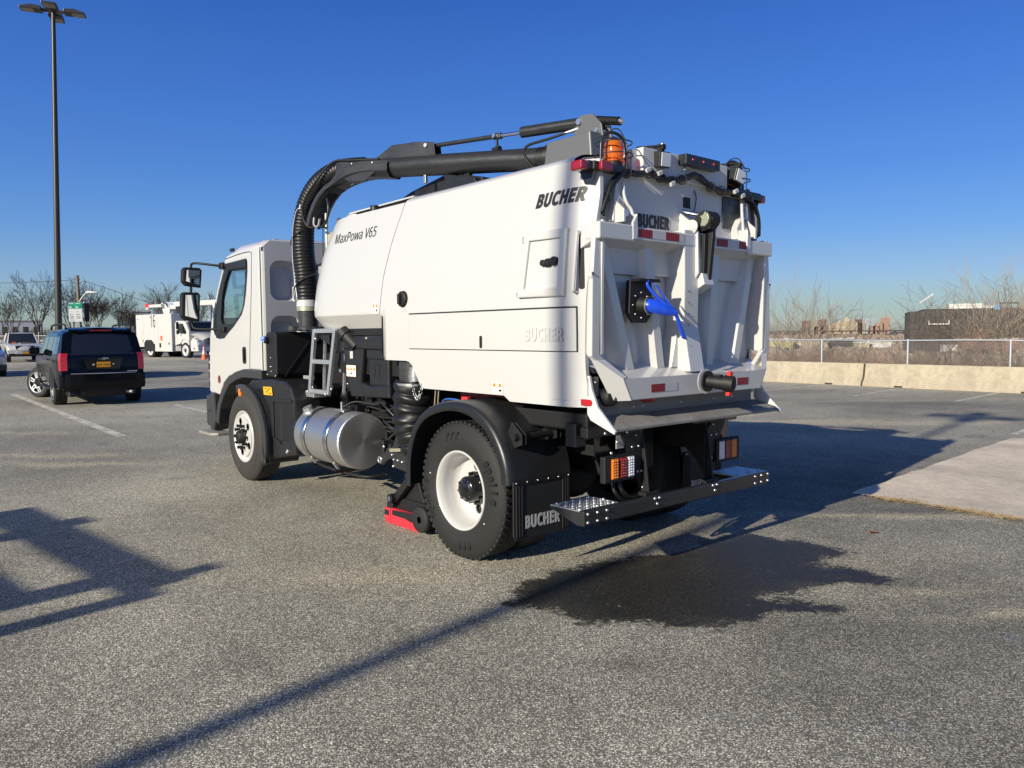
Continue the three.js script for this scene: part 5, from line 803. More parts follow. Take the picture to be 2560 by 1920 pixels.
function wheel(x, z, s, kind, rot = 0) {
  const g = grp('wheel', T, [x, WR - 0.004, z]); if (s < 0) g.rotation.y = Math.PI; const vis = s > 0;
  const ty = P('tyre', [TYRE.clone(), ...(kind === 'rear' ? lugs(60) : []), ...(kind === 'rear' ? [TYRE.clone().translate(0, 0, -0.33)] : [])], kind === 'rear' ? M.rubber : M.rubberDusty, g);
  if (vis && kind === 'rear') P('tyre_lettering', [...arcText('apollo', 0.415, 0.62, 0.05, 0.046), ...arcText('apollo', 0.415, 0.62 + Math.PI, 0.05, 0.046), ...[1.75, -1.4].flatMap((a) => [-1, 0, 1].map((k) => prism([[-0.028, -0.03], [0.0, 0.03], [0.028, 0.03], [0.0, -0.03]], 'z', 0.016, 0.021, 0).translate(0, 0.415, 0).applyMatrix4(M4().makeRotationZ(a - 1.57 + k * 0.15))))], M.rubberText, g);
  if (vis && kind === 'rear') for (const a of [3.6, 0.15]) P('tyre_dot', dome(0.372 * Math.cos(a - 0.7), 0.372 * Math.sin(a - 0.7), 0.0205, 0.007, 0, V(0, 0, 1)), M.whiteDull, g);
  const holes = (r, hr, n, a0) => Array.from({ length: n }, (_, i) => circ(r * Math.cos(a0 + i / n * 6.2832), r * Math.sin(a0 + i / n * 6.2832), hr, 18));
  if (kind === 'rear') {
    const rim = P('rim', [lathe([[0.296, -0.02], [0.306, -0.006], [0.303, 0.010], [0.292, 0.010], [0.284, -0.004], [0.272, -0.02], [0.266, -0.05], [0.262, -0.12], [0.250, -0.155], [0.225, -0.172]], 'z', 56), prism(circ(0, 0, 0.232, 48), 'z', -0.18, -0.168, 0, holes(0.165, 0.038, 2, 1.62))], M.white, g);
    P('rim_back', [cyl(V(0, 0, -0.26), V(0, 0, -0.2), 0.27, 0.27, 32)], M.seam, g);
    P('hub', [lathe([[0.125, -0.168], [0.125, -0.15], [0.105, -0.14], [0.098, -0.06], [0.085, -0.045], [0.06, -0.04], [0.055, -0.028], [0.0, -0.026]], 'z', 36)], M.blackGloss, g);
    for (let i = 0; i < 10; i++) { const a = i / 10 * 6.2832; P('wheel_nut', [cyl(V(0.115 * Math.cos(a), 0.115 * Math.sin(a), -0.17), V(0.115 * Math.cos(a), 0.115 * Math.sin(a), -0.115), 0.015, 0.013, 8)], M.blackGloss, g); }
    for (let i = 0; i < 8; i++) { const a = i / 8 * 6.2832 + 0.2; P('hub_bolt', dome(0.08 * Math.cos(a), 0.08 * Math.sin(a), -0.046, 0.012, 0, V(0, 0, 1)), M.blackGloss, g); }
  } else {
    P('rim', [lathe([[0.296, -0.02], [0.306, -0.006], [0.303, 0.010], [0.292, 0.010], [0.280, -0.006], [0.266, -0.024], [0.252, -0.022], [0.238, 0.0], [0.232, 0.004]], 'z', 56), prism(circ(0, 0, 0.236, 48), 'z', 0.005, 0.010, 0, holes(0.188, 0.043, 5, 0.72))], M.white, g);
    P('rim_back', [cyl(V(0, 0, -0.14), V(0, 0, -0.06), 0.265, 0.265, 32)], M.seam, g);
    P('hub', [lathe([[0.095, 0.008], [0.09, 0.03], [0.075, 0.035], [0.07, 0.075], [0.045, 0.085], [0.0, 0.086]], 'z', 32)], M.black, g);
    for (let i = 0; i < 10; i++) { const a = i / 10 * 6.2832; const cx = 0.132 * Math.cos(a), cy = 0.132 * Math.sin(a); P('wheel_nut', [cyl(V(cx, cy, 0.006), V(cx, cy, 0.06), 0.017, 0.015, 8), cyl(V(cx, cy, 0.058), V(cx, cy, 0.066), 0.021, 0.021, 8)], M.black, g); }
  }
}
wheel(RX, 1.18, 1, 'rear', 0.35); wheel(RX, -1.18, -1, 'rear'); wheel(FX, 1.185, 1, 'front'); wheel(FX, -1.185, -1, 'front');
// ---------------------------------------------------------------- rear mudguards, flaps, bumper and tail lamps
{
  const arc = [[-0.77, 0.48], [-0.755, 0.72], [-0.67, 0.94], [-0.52, 1.09], [-0.30, 1.175], [-0.05, 1.205], [0.16, 1.17], [0.33, 1.08], [0.45, 0.95], [0.525, 0.80], [0.545, 0.66]];
  const cv = new THREE.CatmullRomCurve3(arc.map(([x, y]) => V(x, y, 0))), pts = cv.getPoints(48);
  for (const s of [1, -1]) {
    const z0 = 0.66 * s, z1 = 1.255 * s;
    const sec = [[z0, 0], [z1 - 0.06 * s, 0], [z1 - 0.03 * s, -0.003], [z1 - 0.012 * s, -0.014], [z1, -0.035], [z1, -0.075], [z1 - 0.012 * s, -0.075]];
    const rn = sec.length - 1;
    const mg = P('rear_mudguard', [surf((u, v) => { const i = Math.round(u * 48), p = pts[i], t = cv.getTangent(i / 48), nx = -t.y, ny = t.x, q = sec[Math.round(v * rn)]; const k = nx * (p.x + 0.11) + ny * (p.y - 0.52) > 0 ? 1 : -1; return V(p.x + nx * k * q[1], p.y + ny * k * q[1], q[0]); }, 48, rn), surf((u, v) => { const i = Math.round(u * 48), p = pts[i]; return V(p.x * 0.985, p.y * 0.985, lerp(z0, z1 - 0.06 * s, v)); }, 48, 1)], M.plastic);
    for (const q of [prism([[0.40, 0.99], [0.45, 1.08], [0.56, 1.0], [0.56, 0.93], [0.48, 0.90]], 'z', 1.13 * s, 1.142 * s, 0.002), prism([[0.40, 0.99], [0.45, 1.08], [0.56, 1.0], [0.56, 0.93], [0.48, 0.90]], 'z', 1.095 * s, 1.107 * s, 0.002), prism([[0.38, 1.0], [0.44, 1.10], [0.56, 1.02], [0.56, 0.95], [0.46, 0.92]], 'z', 0.76 * s, 0.772 * s, 0.002), prism([[0.38, 1.0], [0.44, 1.10], [0.56, 1.02], [0.56, 0.95], [0.46, 0.92]], 'z', 0.80 * s, 0.812 * s, 0.002)]) P('mudguard_bracket', q, M.plastic);
    P('mudguard_tube', cyl(V(0.51, 0.98, 1.18 * s), V(0.51, 0.98, 0.45 * s), 0.024, 0.024, 14), M.black);
    const zm = (a) => a * s;
    const flap = P('mud_flap', [prism([[0.675, 0.68], [0.67, 0.285], [0.685, 0.265], [1.2, 0.27], [1.222, 0.30], [1.222, 0.68]].map(([z, y]) => [zm(z), y]), 'x', 0.548, 0.560, 0.003), ...[0.70, 0.725, 0.75, 1.145, 1.17, 1.195].map((z) => bx(0.558, 0.566, 0.29, 0.665, zm(z) - 0.007, zm(z) + 0.007, 0.004))], M.rubber);
    P('flap_strip', bx(0.558, 0.566, 0.655, 0.685, Math.min(zm(0.68), zm(1.22)), Math.max(zm(0.68), zm(1.22)), 0.002), M.black, flap);
    for (let i = 0; i < 6; i++) P('flap_bolt', dome(0.566, 0.67, zm(0.70 + i * 0.1), 0.007, 0, V(1, 0, 0)), M.zinc, flap);
    P('flap_lettering', turn(fitText('BUCHER', 0.062, 0.335, 0.002, 'sans_bold', { bold: 0.003 }), 0, Math.PI / 2, 0).translate(0.5605, 0.343, s > 0 ? 1.115 : -0.78), std([0.45, 0.46, 0.47], 0.5), flap);
  }
  // bumper bar with steps
  const bb = P('rear_bumper_bar', [bx(1.06, 1.108, 0.450, 0.552, -1.09, 1.095, 0.010)], M.gun);
  for (const [z, y] of [[1.06, 0.53], [1.06, 0.475], [0.97, 0.53], [0.97, 0.475], [0.88, 0.53], [0.88, 0.475], [0.385, 0.535], [0.335, 0.535], [0.36, 0.495], [-0.305, 0.535], [-0.355, 0.535], [-0.33, 0.495], [-0.88, 0.53], [-0.88, 0.475], [-0.97, 0.53], [-0.97, 0.475], [-1.065, 0.53], [-1.065, 0.475]]) P('carriage_bolt', dome(1.108, y, z, 0.012, 0, V(1, 0, 0)), M.zinc, bb);
  for (const s of [1, -1]) {
    const st = P('rear_step', [bx(0.79, 1.06, 0.540, 0.5485, Math.min(s * 0.70, s * 1.09), Math.max(s * 0.70, s * 1.09), 0.002)], M.galv);
    const lz = []; for (let i = 0; i < 8; i++) for (let j = 0; j < 11; j++) { const x = 0.81 + i * 0.033, z = s * (0.72 + j * 0.034), f = (i + j) % 2 ? 0.7 : -0.7; lz.push(turn(new THREE.SphereGeometry(1, 6, 4).scale(0.017, 0.0035, 0.006), 0, f, 0).translate(x, 0.5487, z)); }
    P('tread_pattern', lz, M.galv, st).userData.kind = 'stuff';
    for (const [x, z] of [[0.81, 0.74], [0.81, 1.05], [1.04, 0.74], [1.04, 0.9], [1.03, 1.06], [0.92, 0.71]]) P('step_bolt', dome(x, 0.5485, s * z, 0.012, 0, V(0, 1, 0)), M.zinc, st);
    P('step_gusset', [prism([[0.78, 0.54], [1.07, 0.54], [1.07, 0.452], [1.04, 0.452], [0.78, 0.53]], 'z', s * 1.085, s * 1.093, 0.001), prism([[0.78, 0.54], [1.07, 0.54], [1.07, 0.452], [1.04, 0.452]], 'z', s * 0.70, s * 0.708, 0.001)], M.gun, st);
  }
  for (const s of [1, -1]) {
    P('bumper_hanger', [prism([[0.78, 1.02], [0.98, 1.02], [1.02, 0.86], [1.06, 0.55], [1.0, 0.55], [0.90, 0.70], [0.78, 0.8]], 'z', s * 0.375, s * 0.39, 0.003), prism([[0.45, 1.02], [0.35, 0.90], [0.36, 0.58], [0.375, 0.58], [0.50, 0.80], [0.62, 0.98], [0.62, 1.02]].map(([z, y]) => [z * s, y]), 'x', 0.985, 0.995, 0.002), bx(1.0, 1.07, 0.548, 0.575, Math.min(s * 0.28, s * 0.44), Math.max(s * 0.28, s * 0.44), 0.004)], M.black);
    for (const [y, z] of [[0.98, 0.46], [0.90, 0.43], [0.90, 0.50], [0.72, 0.44], [0.72, 0.40], [0.60, 0.385]]) P('hanger_bolt', dome(0.996, y, z * s, 0.010, 0, V(1, 0, 0)), M.zinc);
    P('side_plate', [prism([[0.62, 1.05], [0.80, 1.05], [0.78, 0.85], [0.70, 0.72], [0.60, 0.78], [0.56, 0.95]].map(([z, y]) => [z * s, y]), 'x', 0.90, 0.91, 0.002), bx(0.80, 0.92, 0.98, 1.05, Math.min(s * 0.55, s * 0.90), Math.max(s * 0.55, s * 0.90), 0.004)], M.blackGloss);
    const tl = P('tail_lamp', [bx(0.965, 1.018, 0.675, 0.86, Math.min(s * 0.49, s * 0.80), Math.max(s * 0.49, s * 0.80), 0.012)], M.black);
    const L = [[0.705, M.amber, 'turn_lens'], [0.622, M.redDark, 'stop_lens'], [0.542, M.lensWhite, 'reverse_lens']];
    for (const [z, m, n] of L) { P(n, [bx(1.016, 1.030, 0.70, 0.842, s * z - 0.033, s * z + 0.033, 0.014)], m, tl); const dots = []; for (let i = 0; i < 3; i++) for (let j = 0; j < 7; j++) dots.push(dome(1.029, 0.715 + j * 0.0185, s * z - 0.02 + i * 0.02, 0.007, 0, V(1, 0, 0))); P('lens_facets', dots, m, tl).userData.kind = 'stuff'; }
    P('lamp_arm', [bx(0.90, 0.97, 0.74, 0.84, Math.min(s * 0.40, s * 0.52), Math.max(s * 0.40, s * 0.52), 0.006)], M.black);
  }
  P('rear_beam', [bx(0.93, 1.0, 1.0, 1.07, 0.40, 0.95, 0.008), bx(0.80, 0.90, 0.93, 1.09, 0.86, 0.96, 0.006), bx(0.9, 1.0, 1.0, 1.06, -0.6, -0.2, 0.008)], M.plastic);
  P('coiled_hose', [tube([[0.92, 0.75, 0.55], [0.98, 0.62, 0.60], [0.99, 0.54, 0.50], [0.98, 0.56, 0.34], [0.95, 0.66, 0.30]], 0.016, 30, 8), tube([[0.90, 0.74, 0.60], [0.96, 0.60, 0.64], [0.98, 0.515, 0.52], [0.97, 0.55, 0.33], [0.93, 0.7, 0.27]], 0.014, 30, 8), tube([[0.95, 1.1, 0.35], [0.97, 1.0, 0.40], [0.95, 0.9, 0.46], [0.9, 0.85, 0.55]], 0.03, 30, 8), tube([[0.95, 1.06, -0.42], [0.98, 0.97, -0.46], [0.99, 0.93, -0.56], [0.95, 1.0, -0.66], [0.9, 1.05, -0.7]], 0.008, 24, 5)], M.hose);
  const zb = []; for (const [y, z] of [[1.02, 0.78], [0.95, 0.66], [1.01, 0.56], [0.88, 0.72], [0.80, 0.66], [1.03, -0.3], [1.035, 0.1]]) zb.push(dome(1.0, y, z, 0.013, 0, V(1, 0, 0)));
  P('frame_bolts', zb, M.zinc); P('work_bracket', [bx(0.985, 0.995, 0.90, 1.0, 0.58, 0.66, 0.003)], M.steelDull);
}
// ---------------------------------------------------------------- lamp poles, utility pole, signs
{
  const pole = thing('lamp_pole', 'tall dark lamp pole with four flat lamp heads at the left', 'lamp pole', [-15.32, 0, -26.0], 0.25, 'parking lot lamp poles');
  const bronze = std([0.05, 0.044, 0.038], 0.42, 0.3);
  obj('pole_shaft', [cyl(V(0, 0, 0), V(0.32, 12.35, 0), 0.115, 0.062, 20)], bronze, pole);
  obj('pole_base', [cyl(V(0, 0, 0), V(0, 0.7, 0), 0.3, 0.3, 24)], std([0.5, 0.48, 0.44], 0.9, 0, { map: concTex }), pole);
  const hub = V(0.32, 12.35, 0);
  const arms = [[0, 0.32, 0], [90, 0.22, -0.02], [180, 0.32, 0], [270, 0.22, -0.02]];
  for (const [deg, r, dy] of arms) {
    const a = deg * D2R, h = new THREE.Group(); h.name = 'lamp_head'; h.position.set(hub.x, hub.y + dy + 0.05, hub.z); h.rotation.y = a + 0.1; pole.add(h);
    obj('lamp_arm', [bx(0, r + 0.05, -0.04, 0.04, -0.045, 0.045, 0.01)], bronze, h);
    obj('lamp_housing', [prism([[r, -0.05], [r + 0.62, -0.05], [r + 0.62, 0.01], [r + 0.3, 0.09], [r, 0.06]], 'z', -0.2, 0.2, 0.015)], bronze, h);
    obj('lamp_panel', [bx(r + 0.24, r + 0.59, -0.056, -0.05, -0.17, 0.17, 0.004)], std([0.32, 0.29, 0.25], 0.4), h);
  }
  const p2 = pole.clone(); p2.name = numbered('lamp_pole'); scene.add(p2); p2.position.set(-12.0, 0, 8.9); p2.rotation.y = 0.75;
  p2.userData = { ...pole.userData, label: 'lamp pole behind the camera whose long shadow crosses the foreground' };

  // utility pole and its wires
  const up = thing('utility_pole', 'weathered wooden utility pole behind the green and white signs', 'utility pole', [-33.6, 0.24, -60]);
  obj('pole_shaft', [cyl(V(0.05, 0, 0), V(0, 6.2, 0), 0.155, 0.115, 12)], std([0.27, 0.235, 0.17], 0.9, 0, { map: concTex }), up);
  for (const s of [-1, 1]) obj('insulator', [cyl(V(0, 5.88, 0), V(0.17 * s, 5.9, 0), 0.03), cyl(V(0.15 * s, 5.84, 0), V(0.15 * s, 5.96, 0), 0.05)], std([0.12, 0.12, 0.13], 0.4), up);
  const wireM = std([0.06, 0.06, 0.065], 0.7);
  tag(obj('power_line', tube([[-33.72, 5.75, -60], [-34.0, 5.9, -60], [-34.4, 6.06, -60], [-37, 5.96, -60], [-41, 5.92, -60], [-60, 6.3, -60]], 0.022, 60, 5), wireM), 'overhead wire running left from the utility pole', 'overhead wire');
  tag(obj('power_line', tube([[-33.5, 5.75, -60], [-33.35, 5.9, -60], [-33.1, 5.96, -60], [-31.4, 5.45, -60], [-28.23, 4.3, -60.5], [-22, 2.6, -61.5]], 0.022, 60, 5), wireM), 'overhead wire sloping down right from the utility pole to the bucket truck', 'overhead wire');
  const sl = thing('street_lamp', 'pale street lamp with an angled arm and long flat head', 'street lamp', [-32.45, 0.24, -58]);
  obj('pole_shaft', [cyl(V(0, 0, 0), V(0.02, 4.1, 0), 0.06, 0.05, 10)], M.steelDull, sl); obj('lamp_arm', tube([[0.02, 4.05, 0], [0.3, 4.45, 0], [0.62, 4.79, 0]], 0.04, 14, 8), std([0.6, 0.6, 0.58], 0.4, 0.3), sl);
  obj('lamp_head', [prism([[0.6, 4.72], [0.6, 4.86], [0.95, 4.87], [1.52, 4.77], [1.52, 4.74]], 'z', -0.13, 0.13, 0.01)], std([0.55, 0.55, 0.54], 0.5), sl); obj('lamp_panel', [bx(0.95, 1.5, 4.715, 4.745, -0.11, 0.11, 0)], M.gun, sl);
  // information signs
  const face = (n, l1) => canvas(128, 448, (c) => { c.fillStyle = '#f2f3ee'; c.fillRect(0, 0, 128, 448); c.fillStyle = '#13a37c'; c.fillRect(0, 0, 128, 148); c.fillStyle = '#dff5ec'; c.fillRect(10, 22, 84, 18); c.fillRect(10, 96, 44, 34); c.fillStyle = '#d8c9cc'; c.beginPath(); c.arc(36, 220, 14, 0, 7); c.fill(); c.fillStyle = '#4d5a63'; for (let i = 0; i < 3; i++) { c.fillRect(14, 276 + i * 40, 34, 12); c.fillRect(56, 276 + i * 40, 18 + 16 * ((i + n) % 2), 12); } c.fillStyle = '#33424e'; c.font = 'bold 34px sans-serif'; c.fillText(n ? 'E07' : 'E06', 40, 372); if (!n) c.fillRect(14, 404, 92, 10); });
  const sign = (x, n, lab) => { const s = thing('information_sign', lab, 'sign', [x, 0.24, -55], 0.45, 'green and white information signs'); obj('sign_panel', [bx(-0.22, 0.22, 2.52, 3.92, -0.04, 0.0, 0.01)], M.whiteDull, s); obj('sign_face', [quad(V(-0.21, 2.53, 0.003), V(0.21, 2.53, 0.003), V(0.21, 3.91, 0.003), V(-0.21, 3.91, 0.003))], std([0.9, 0.9, 0.9], 0.5, 0, { map: face(n, 'zone') }), s); obj('sign_post', [cyl(V(0, 0, -0.06), V(0, 3.7, -0.06), 0.04)], M.steelDull, s); };
  sign(-31.27, 0, 'left one of two green-topped white sign boards above the black car'); sign(-30.8, 1, 'right one of two green-topped white sign boards, beside the dark panel');
  const back = thing('sign_back', 'dark back of a sign board right of the green and white signs', 'sign', [-30.42, 0.24, -55.3], 0.9); obj('sign_panel', [bx(-0.16, 0.16, 2.55, 3.85, -0.05, 0.05, 0.01)], M.seam, back); obj('sign_post', [cyl(V(0, 0, 0), V(0, 2.6, 0), 0.045)], M.seam, back); obj('sign_cap', [bx(-0.18, 0.18, 3.85, 3.95, -0.06, 0.06, 0.01)], M.whiteDull, back);
}
// ---------------------------------------------------------------- trees and the verge at the left
{
  seed = 4242;
  const bark = std([0.075, 0.062, 0.05], 0.95), bark2 = std([0.10, 0.078, 0.062], 0.95);
  const g = 'bare trees beyond the lot';
  const Y = 0.3;
  bareTree([-52.1, Y, -85], 7.9, 'largest bare tree, with a broad fan-shaped crown left of the tall lamp pole', g, bark, { forks: 8, depth: 4, kids: 2, spread: 1.05, prob: 0.8, seg: 0.75, trunk: 0.32 });
  bareTree([-55.6, Y, -86], 6.0, 'small bare tree at the left edge above the white pickup', g, bark2, { forks: 6, spread: 0.8, seg: 0.7 });
  bareTree([-57.6, Y, -88], 5.2, 'low bare tree cut by the left edge of the photo', g, bark2, { forks: 5, spread: 0.8, seg: 0.7 });
  bareTree([-49.0, Y, -86], 6.9, 'thin upright bare tree just right of the tall lamp pole', g, bark2, { forks: 5, spread: 0.45, seg: 0.7 });
  bareTree([-46.8, Y, -85], 7.2, 'bare tree behind the sign boards and the street lamp', g, bark, { forks: 5, spread: 0.8, seg: 0.7 });
  bareTree([-44.9, Y, -84], 5.5, 'vine-tangled dark tree between the signs and the bucket truck', g, bark, { forks: 7, spread: 0.8, kids: 3, prob: 0.85, seg: 0.6, wob: 0.3, trunk: 0.4 });
  bareTree([-43.3, Y, -85], 6.1, 'dark tree with two thin tops right of the tangled tree', g, bark, { forks: 4, spread: 0.4, seg: 0.6 });
  bareTree([-41.6, Y, -84], 4.2, 'short bushy bare tree at the left end of the bucket truck', g, bark2, { forks: 7, spread: 0.8, kids: 3, seg: 0.5 });
  bareTree([-39.5, Y, -88], 6.8, 'bare tree rising behind the boom of the bucket truck', g, bark2, { forks: 6, spread: 0.75, seg: 0.7 });
  bareTree([-35.6, Y, -88], 6.1, 'bare tree behind the middle of the boom of the bucket truck', g, bark2, { forks: 5, spread: 0.7, seg: 0.7 });
  bareTree([-33.6, Y, -88], 5.8, 'bare tree seen between the truck mirrors and the cab', g, bark2, { forks: 6, spread: 0.8, seg: 0.7 });
  // brush along the verge
  const gs = []; for (let k = 0; k < 5200; k++) { const x = rr(-64, -26), z = -81 - 6 * rnd(), h = rr(0.9, 2.3) * (0.6 + 0.8 * fbm(x * 0.35, 4, 3)), b = V(x, 0.1, z), t = V(x + rr(-0.4, 0.4), 0.1 + h, z + rr(-0.4, 0.4)); gs.push(cyl(b, t, 0.03, 0.012, 3, true)); for (let i = 0; i < 2; i++) { const m = b.clone().lerp(t, rr(0.25, 0.9)); gs.push(cyl(m, m.clone().add(V(rr(-0.6, 0.6), rr(0, 0.5), rr(-0.4, 0.4))), 0.016, 0.008, 3, true)); } }
  const br = obj('roadside_brush', gs, std([0.095, 0.08, 0.066], 0.95)); br.userData.kind = 'stuff'; tag(br, 'dark leafless brush along the verge under the bare trees', 'brush');
  // low fence and guard rail
  const f = thing('roadside_fence', 'grey metal fence with pale rails behind the white pickup', 'fence', [-44, 0.24, -76]);
  obj('fence_rail', [bx(-26, 24, 1.55, 1.63, -0.03, 0.03, 0.01)], M.steelDull, f); obj('fence_rail', [bx(-26, 24, 0.75, 0.83, -0.03, 0.03, 0.01)], std([0.5, 0.5, 0.5], 0.5), f); obj('fence_backing', [bx(-26, 24, 0.05, 1.5, -0.09, -0.05, 0)], std([0.075, 0.075, 0.078], 0.85), f);
  for (let i = 0; i < 20; i++) obj('fence_post', [cyl(V(-26 + i * 2.6, 0, 0.03), V(-26 + i * 2.6, 1.95, 0.03), 0.035, 0.035, 8)], std([0.6, 0.6, 0.6], 0.5), f);
  // buildings beyond
  const bld = (name, lab, pos, w, h, d, m, rows, cols, ry = 0) => { const b = thing(name, lab, 'building', pos, ry); obj('wall', [bx(-w / 2, w / 2, 0, h, -d / 2, d / 2, 0)], m, b); obj('roof', [bx(-w / 2 - 0.2, w / 2 + 0.2, h, h + 0.35, -d / 2 - 0.2, d / 2 + 0.2, 0)], M.steelDull, b); for (let j = 0; j < rows; j++) for (let i = 0; i < cols; i++) obj('window', [bx(-w / 2 + (i + 0.25) * w / cols, -w / 2 + (i + 0.75) * w / cols, (j + 0.3) * h / rows, (j + 0.75) * h / rows, d / 2 - 0.05, d / 2 + 0.04, 0)], M.darkGlass, b); return b; };
  bld('warehouse', 'pale grey building low between the trunks of the large bare tree', [-127, 0.3, -200], 9, 5.4, 8, std([0.32, 0.35, 0.4], 0.8), 1, 4, 0.5);
  bld('apartment_building', 'grey block seen just left of the bucket truck body', [-72, 0.3, -150], 3, 6, 6, std([0.22, 0.23, 0.26], 0.8), 3, 2, 0.4);
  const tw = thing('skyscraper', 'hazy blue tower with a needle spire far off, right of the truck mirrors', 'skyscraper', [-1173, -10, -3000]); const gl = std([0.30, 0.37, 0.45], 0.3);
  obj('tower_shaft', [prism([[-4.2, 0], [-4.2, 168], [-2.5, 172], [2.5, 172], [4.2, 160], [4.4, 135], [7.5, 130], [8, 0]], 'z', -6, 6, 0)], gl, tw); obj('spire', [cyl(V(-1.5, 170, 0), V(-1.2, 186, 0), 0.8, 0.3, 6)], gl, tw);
}
// ---------------------------------------------------------------- vehicles (x forward, z to the right)
const heading = (deg) => { const a = deg * D2R; return Math.atan2(Math.cos(a), -Math.sin(a)); };   // degrees left of straight ahead
function shell(o) {                                     // one skin from sill over roof to sill, closed at both ends
  const { xr, xf, top, W, tum, sill } = o, nu = o.nu ?? 44, nv = o.nv ?? 16, X0 = xr(sill), X1 = xf(sill);
  const hw = (x, y) => W(x) * tum((y - sill) / (o.H - sill));
  const at = (u, v) => { const xt = lerp(X0, X1, u), y = sill + (top(xt) - sill) * v, x = lerp(xr(y), xf(y), u); return [x, y]; };
  const sideP = (s) => surf((u, v) => { const [x, y] = at(u, v); return V(x, y, s * hw(x, y) * (1 - 0.35 * sstep(0.93, 1.05, v))); }, nu, nv);
  const roof = surf((u, v) => { const [x, y] = at(u, 1), w = hw(x, y) * (1 - 0.35 * sstep(0.93, 1.05, 1)), k = 2 * v - 1; return V(x, y + (o.crown ?? 0.05) * (1 - k * k), k * w); }, nu, 12);
  const cap = (u) => surf((a, v) => { const [x, y] = at(u, v), w = hw(x, y) * (1 - 0.35 * sstep(0.93, 1.05, v)), k = 2 * a - 1; return V(x + (u ? 1 : -1) * (o.bulge ?? 0.06) * (1 - k * k) , y, k * w); }, 12, nv);
  const ends = cap(0), endf = cap(1);
  return { geos: [sideP(1), sideP(-1), roof, ends, endf], hw, patch: (s, x0, x1, y0, y1, off = 0.006) => surf((u, v) => { const y = lerp(y0, y1, v), xa = typeof x0 === 'function' ? x0(y) : x0, xb = typeof x1 === 'function' ? x1(y) : x1, x = lerp(xa, xb, u); return V(x, y, s * (hw(x, y) + off)); }, 8, 6) };
}
const CAR_TYRE = (r, w) => lathe([[r * 0.66, -0.01], [r * 0.7, 0.004], [r * 0.86, 0.012], [r * 0.96, -0.004], [r, -0.03], [r, -w / 2 + 0.012], [r - 0.01, -w / 2 + 0.006], [r - 0.01, -w / 2 - 0.006], [r, -w / 2 - 0.012], [r, -w + 0.03], [r * 0.96, -w + 0.004], [r * 0.7, -w]], 'z', 44);
function carWheel(car, x, z, s, r, w, style, steer = 0) {   // s: +1 right side (outer face +z)
  const g = grp('wheel', car, [x, r, z]); g.rotation.y = (s < 0 ? Math.PI : 0) + steer;
  obj('tyre', [CAR_TYRE(r, w)], M.rubber, g);
  if (style === 'spoke') {
    obj('rim', [lathe([[r * 0.68, 0.0], [r * 0.70, 0.012], [r * 0.64, 0.004], [r * 0.60, -0.06], [r * 0.3, -0.09], [0, -0.09]], 'z', 40)], M.blackGloss, g);
    obj('rim_edge', [lathe([[r * 0.66, 0.004], [r * 0.69, 0.016], [r * 0.705, 0.004]], 'z', 40)], M.galv, g);
    for (let i = 0; i < 6; i++) { const sp = []; sp.push(prism([[-0.055, r * 0.64], [-0.04, r * 0.28], [0.04, r * 0.28], [0.055, r * 0.64]], 'z', -0.035, -0.005, 0.006, [[[-0.022, r * 0.6], [-0.012, r * 0.36], [0.012, r * 0.36], [0.022, r * 0.6]]])); sp[0].applyMatrix4(M4().makeRotationZ(i / 6 * 6.2832 + 0.2)); obj('spoke', sp, std([0.78, 0.78, 0.78], 0.3, 0.4), g); }
    obj('hub_cap', [cyl(V(0, 0, -0.06), V(0, 0, -0.004), r * 0.26, r * 0.2, 20)], M.blackGloss, g);
  } else {
    obj('rim', [lathe([[r * 0.66, 0.0], [r * 0.68, 0.010], [r * 0.62, 0.002], [r * 0.57, -0.05], [r * 0.5, -0.03], [r * 0.36, 0.0], [r * 0.24, 0.006]], 'z', 36)], M.white, g);
    obj('hub_cap', [lathe([[r * 0.25, 0.0], [r * 0.18, 0.03], [r * 0.12, 0.06], [0, 0.065]], 'z', 20)], M.black, g);
    for (let i = 0; i < 8; i++) { const a = i / 8 * 6.2832; obj('wheel_nut', [cyl(V(r * 0.32 * Math.cos(a), r * 0.32 * Math.sin(a), 0), V(r * 0.32 * Math.cos(a), r * 0.32 * Math.sin(a), 0.03), 0.018)], M.black, g); }
  }
  return g;
}
const plateTex = (txt) => canvas(256, 128, (c) => { c.fillStyle = '#c98a14'; c.fillRect(0, 0, 256, 128); c.strokeStyle = '#3b2605'; c.lineWidth = 4; c.strokeRect(5, 5, 246, 118); c.fillStyle = '#2a1b06'; c.font = 'bold 58px sans-serif'; c.textAlign = 'center'; c.fillText(txt, 128, 90); });
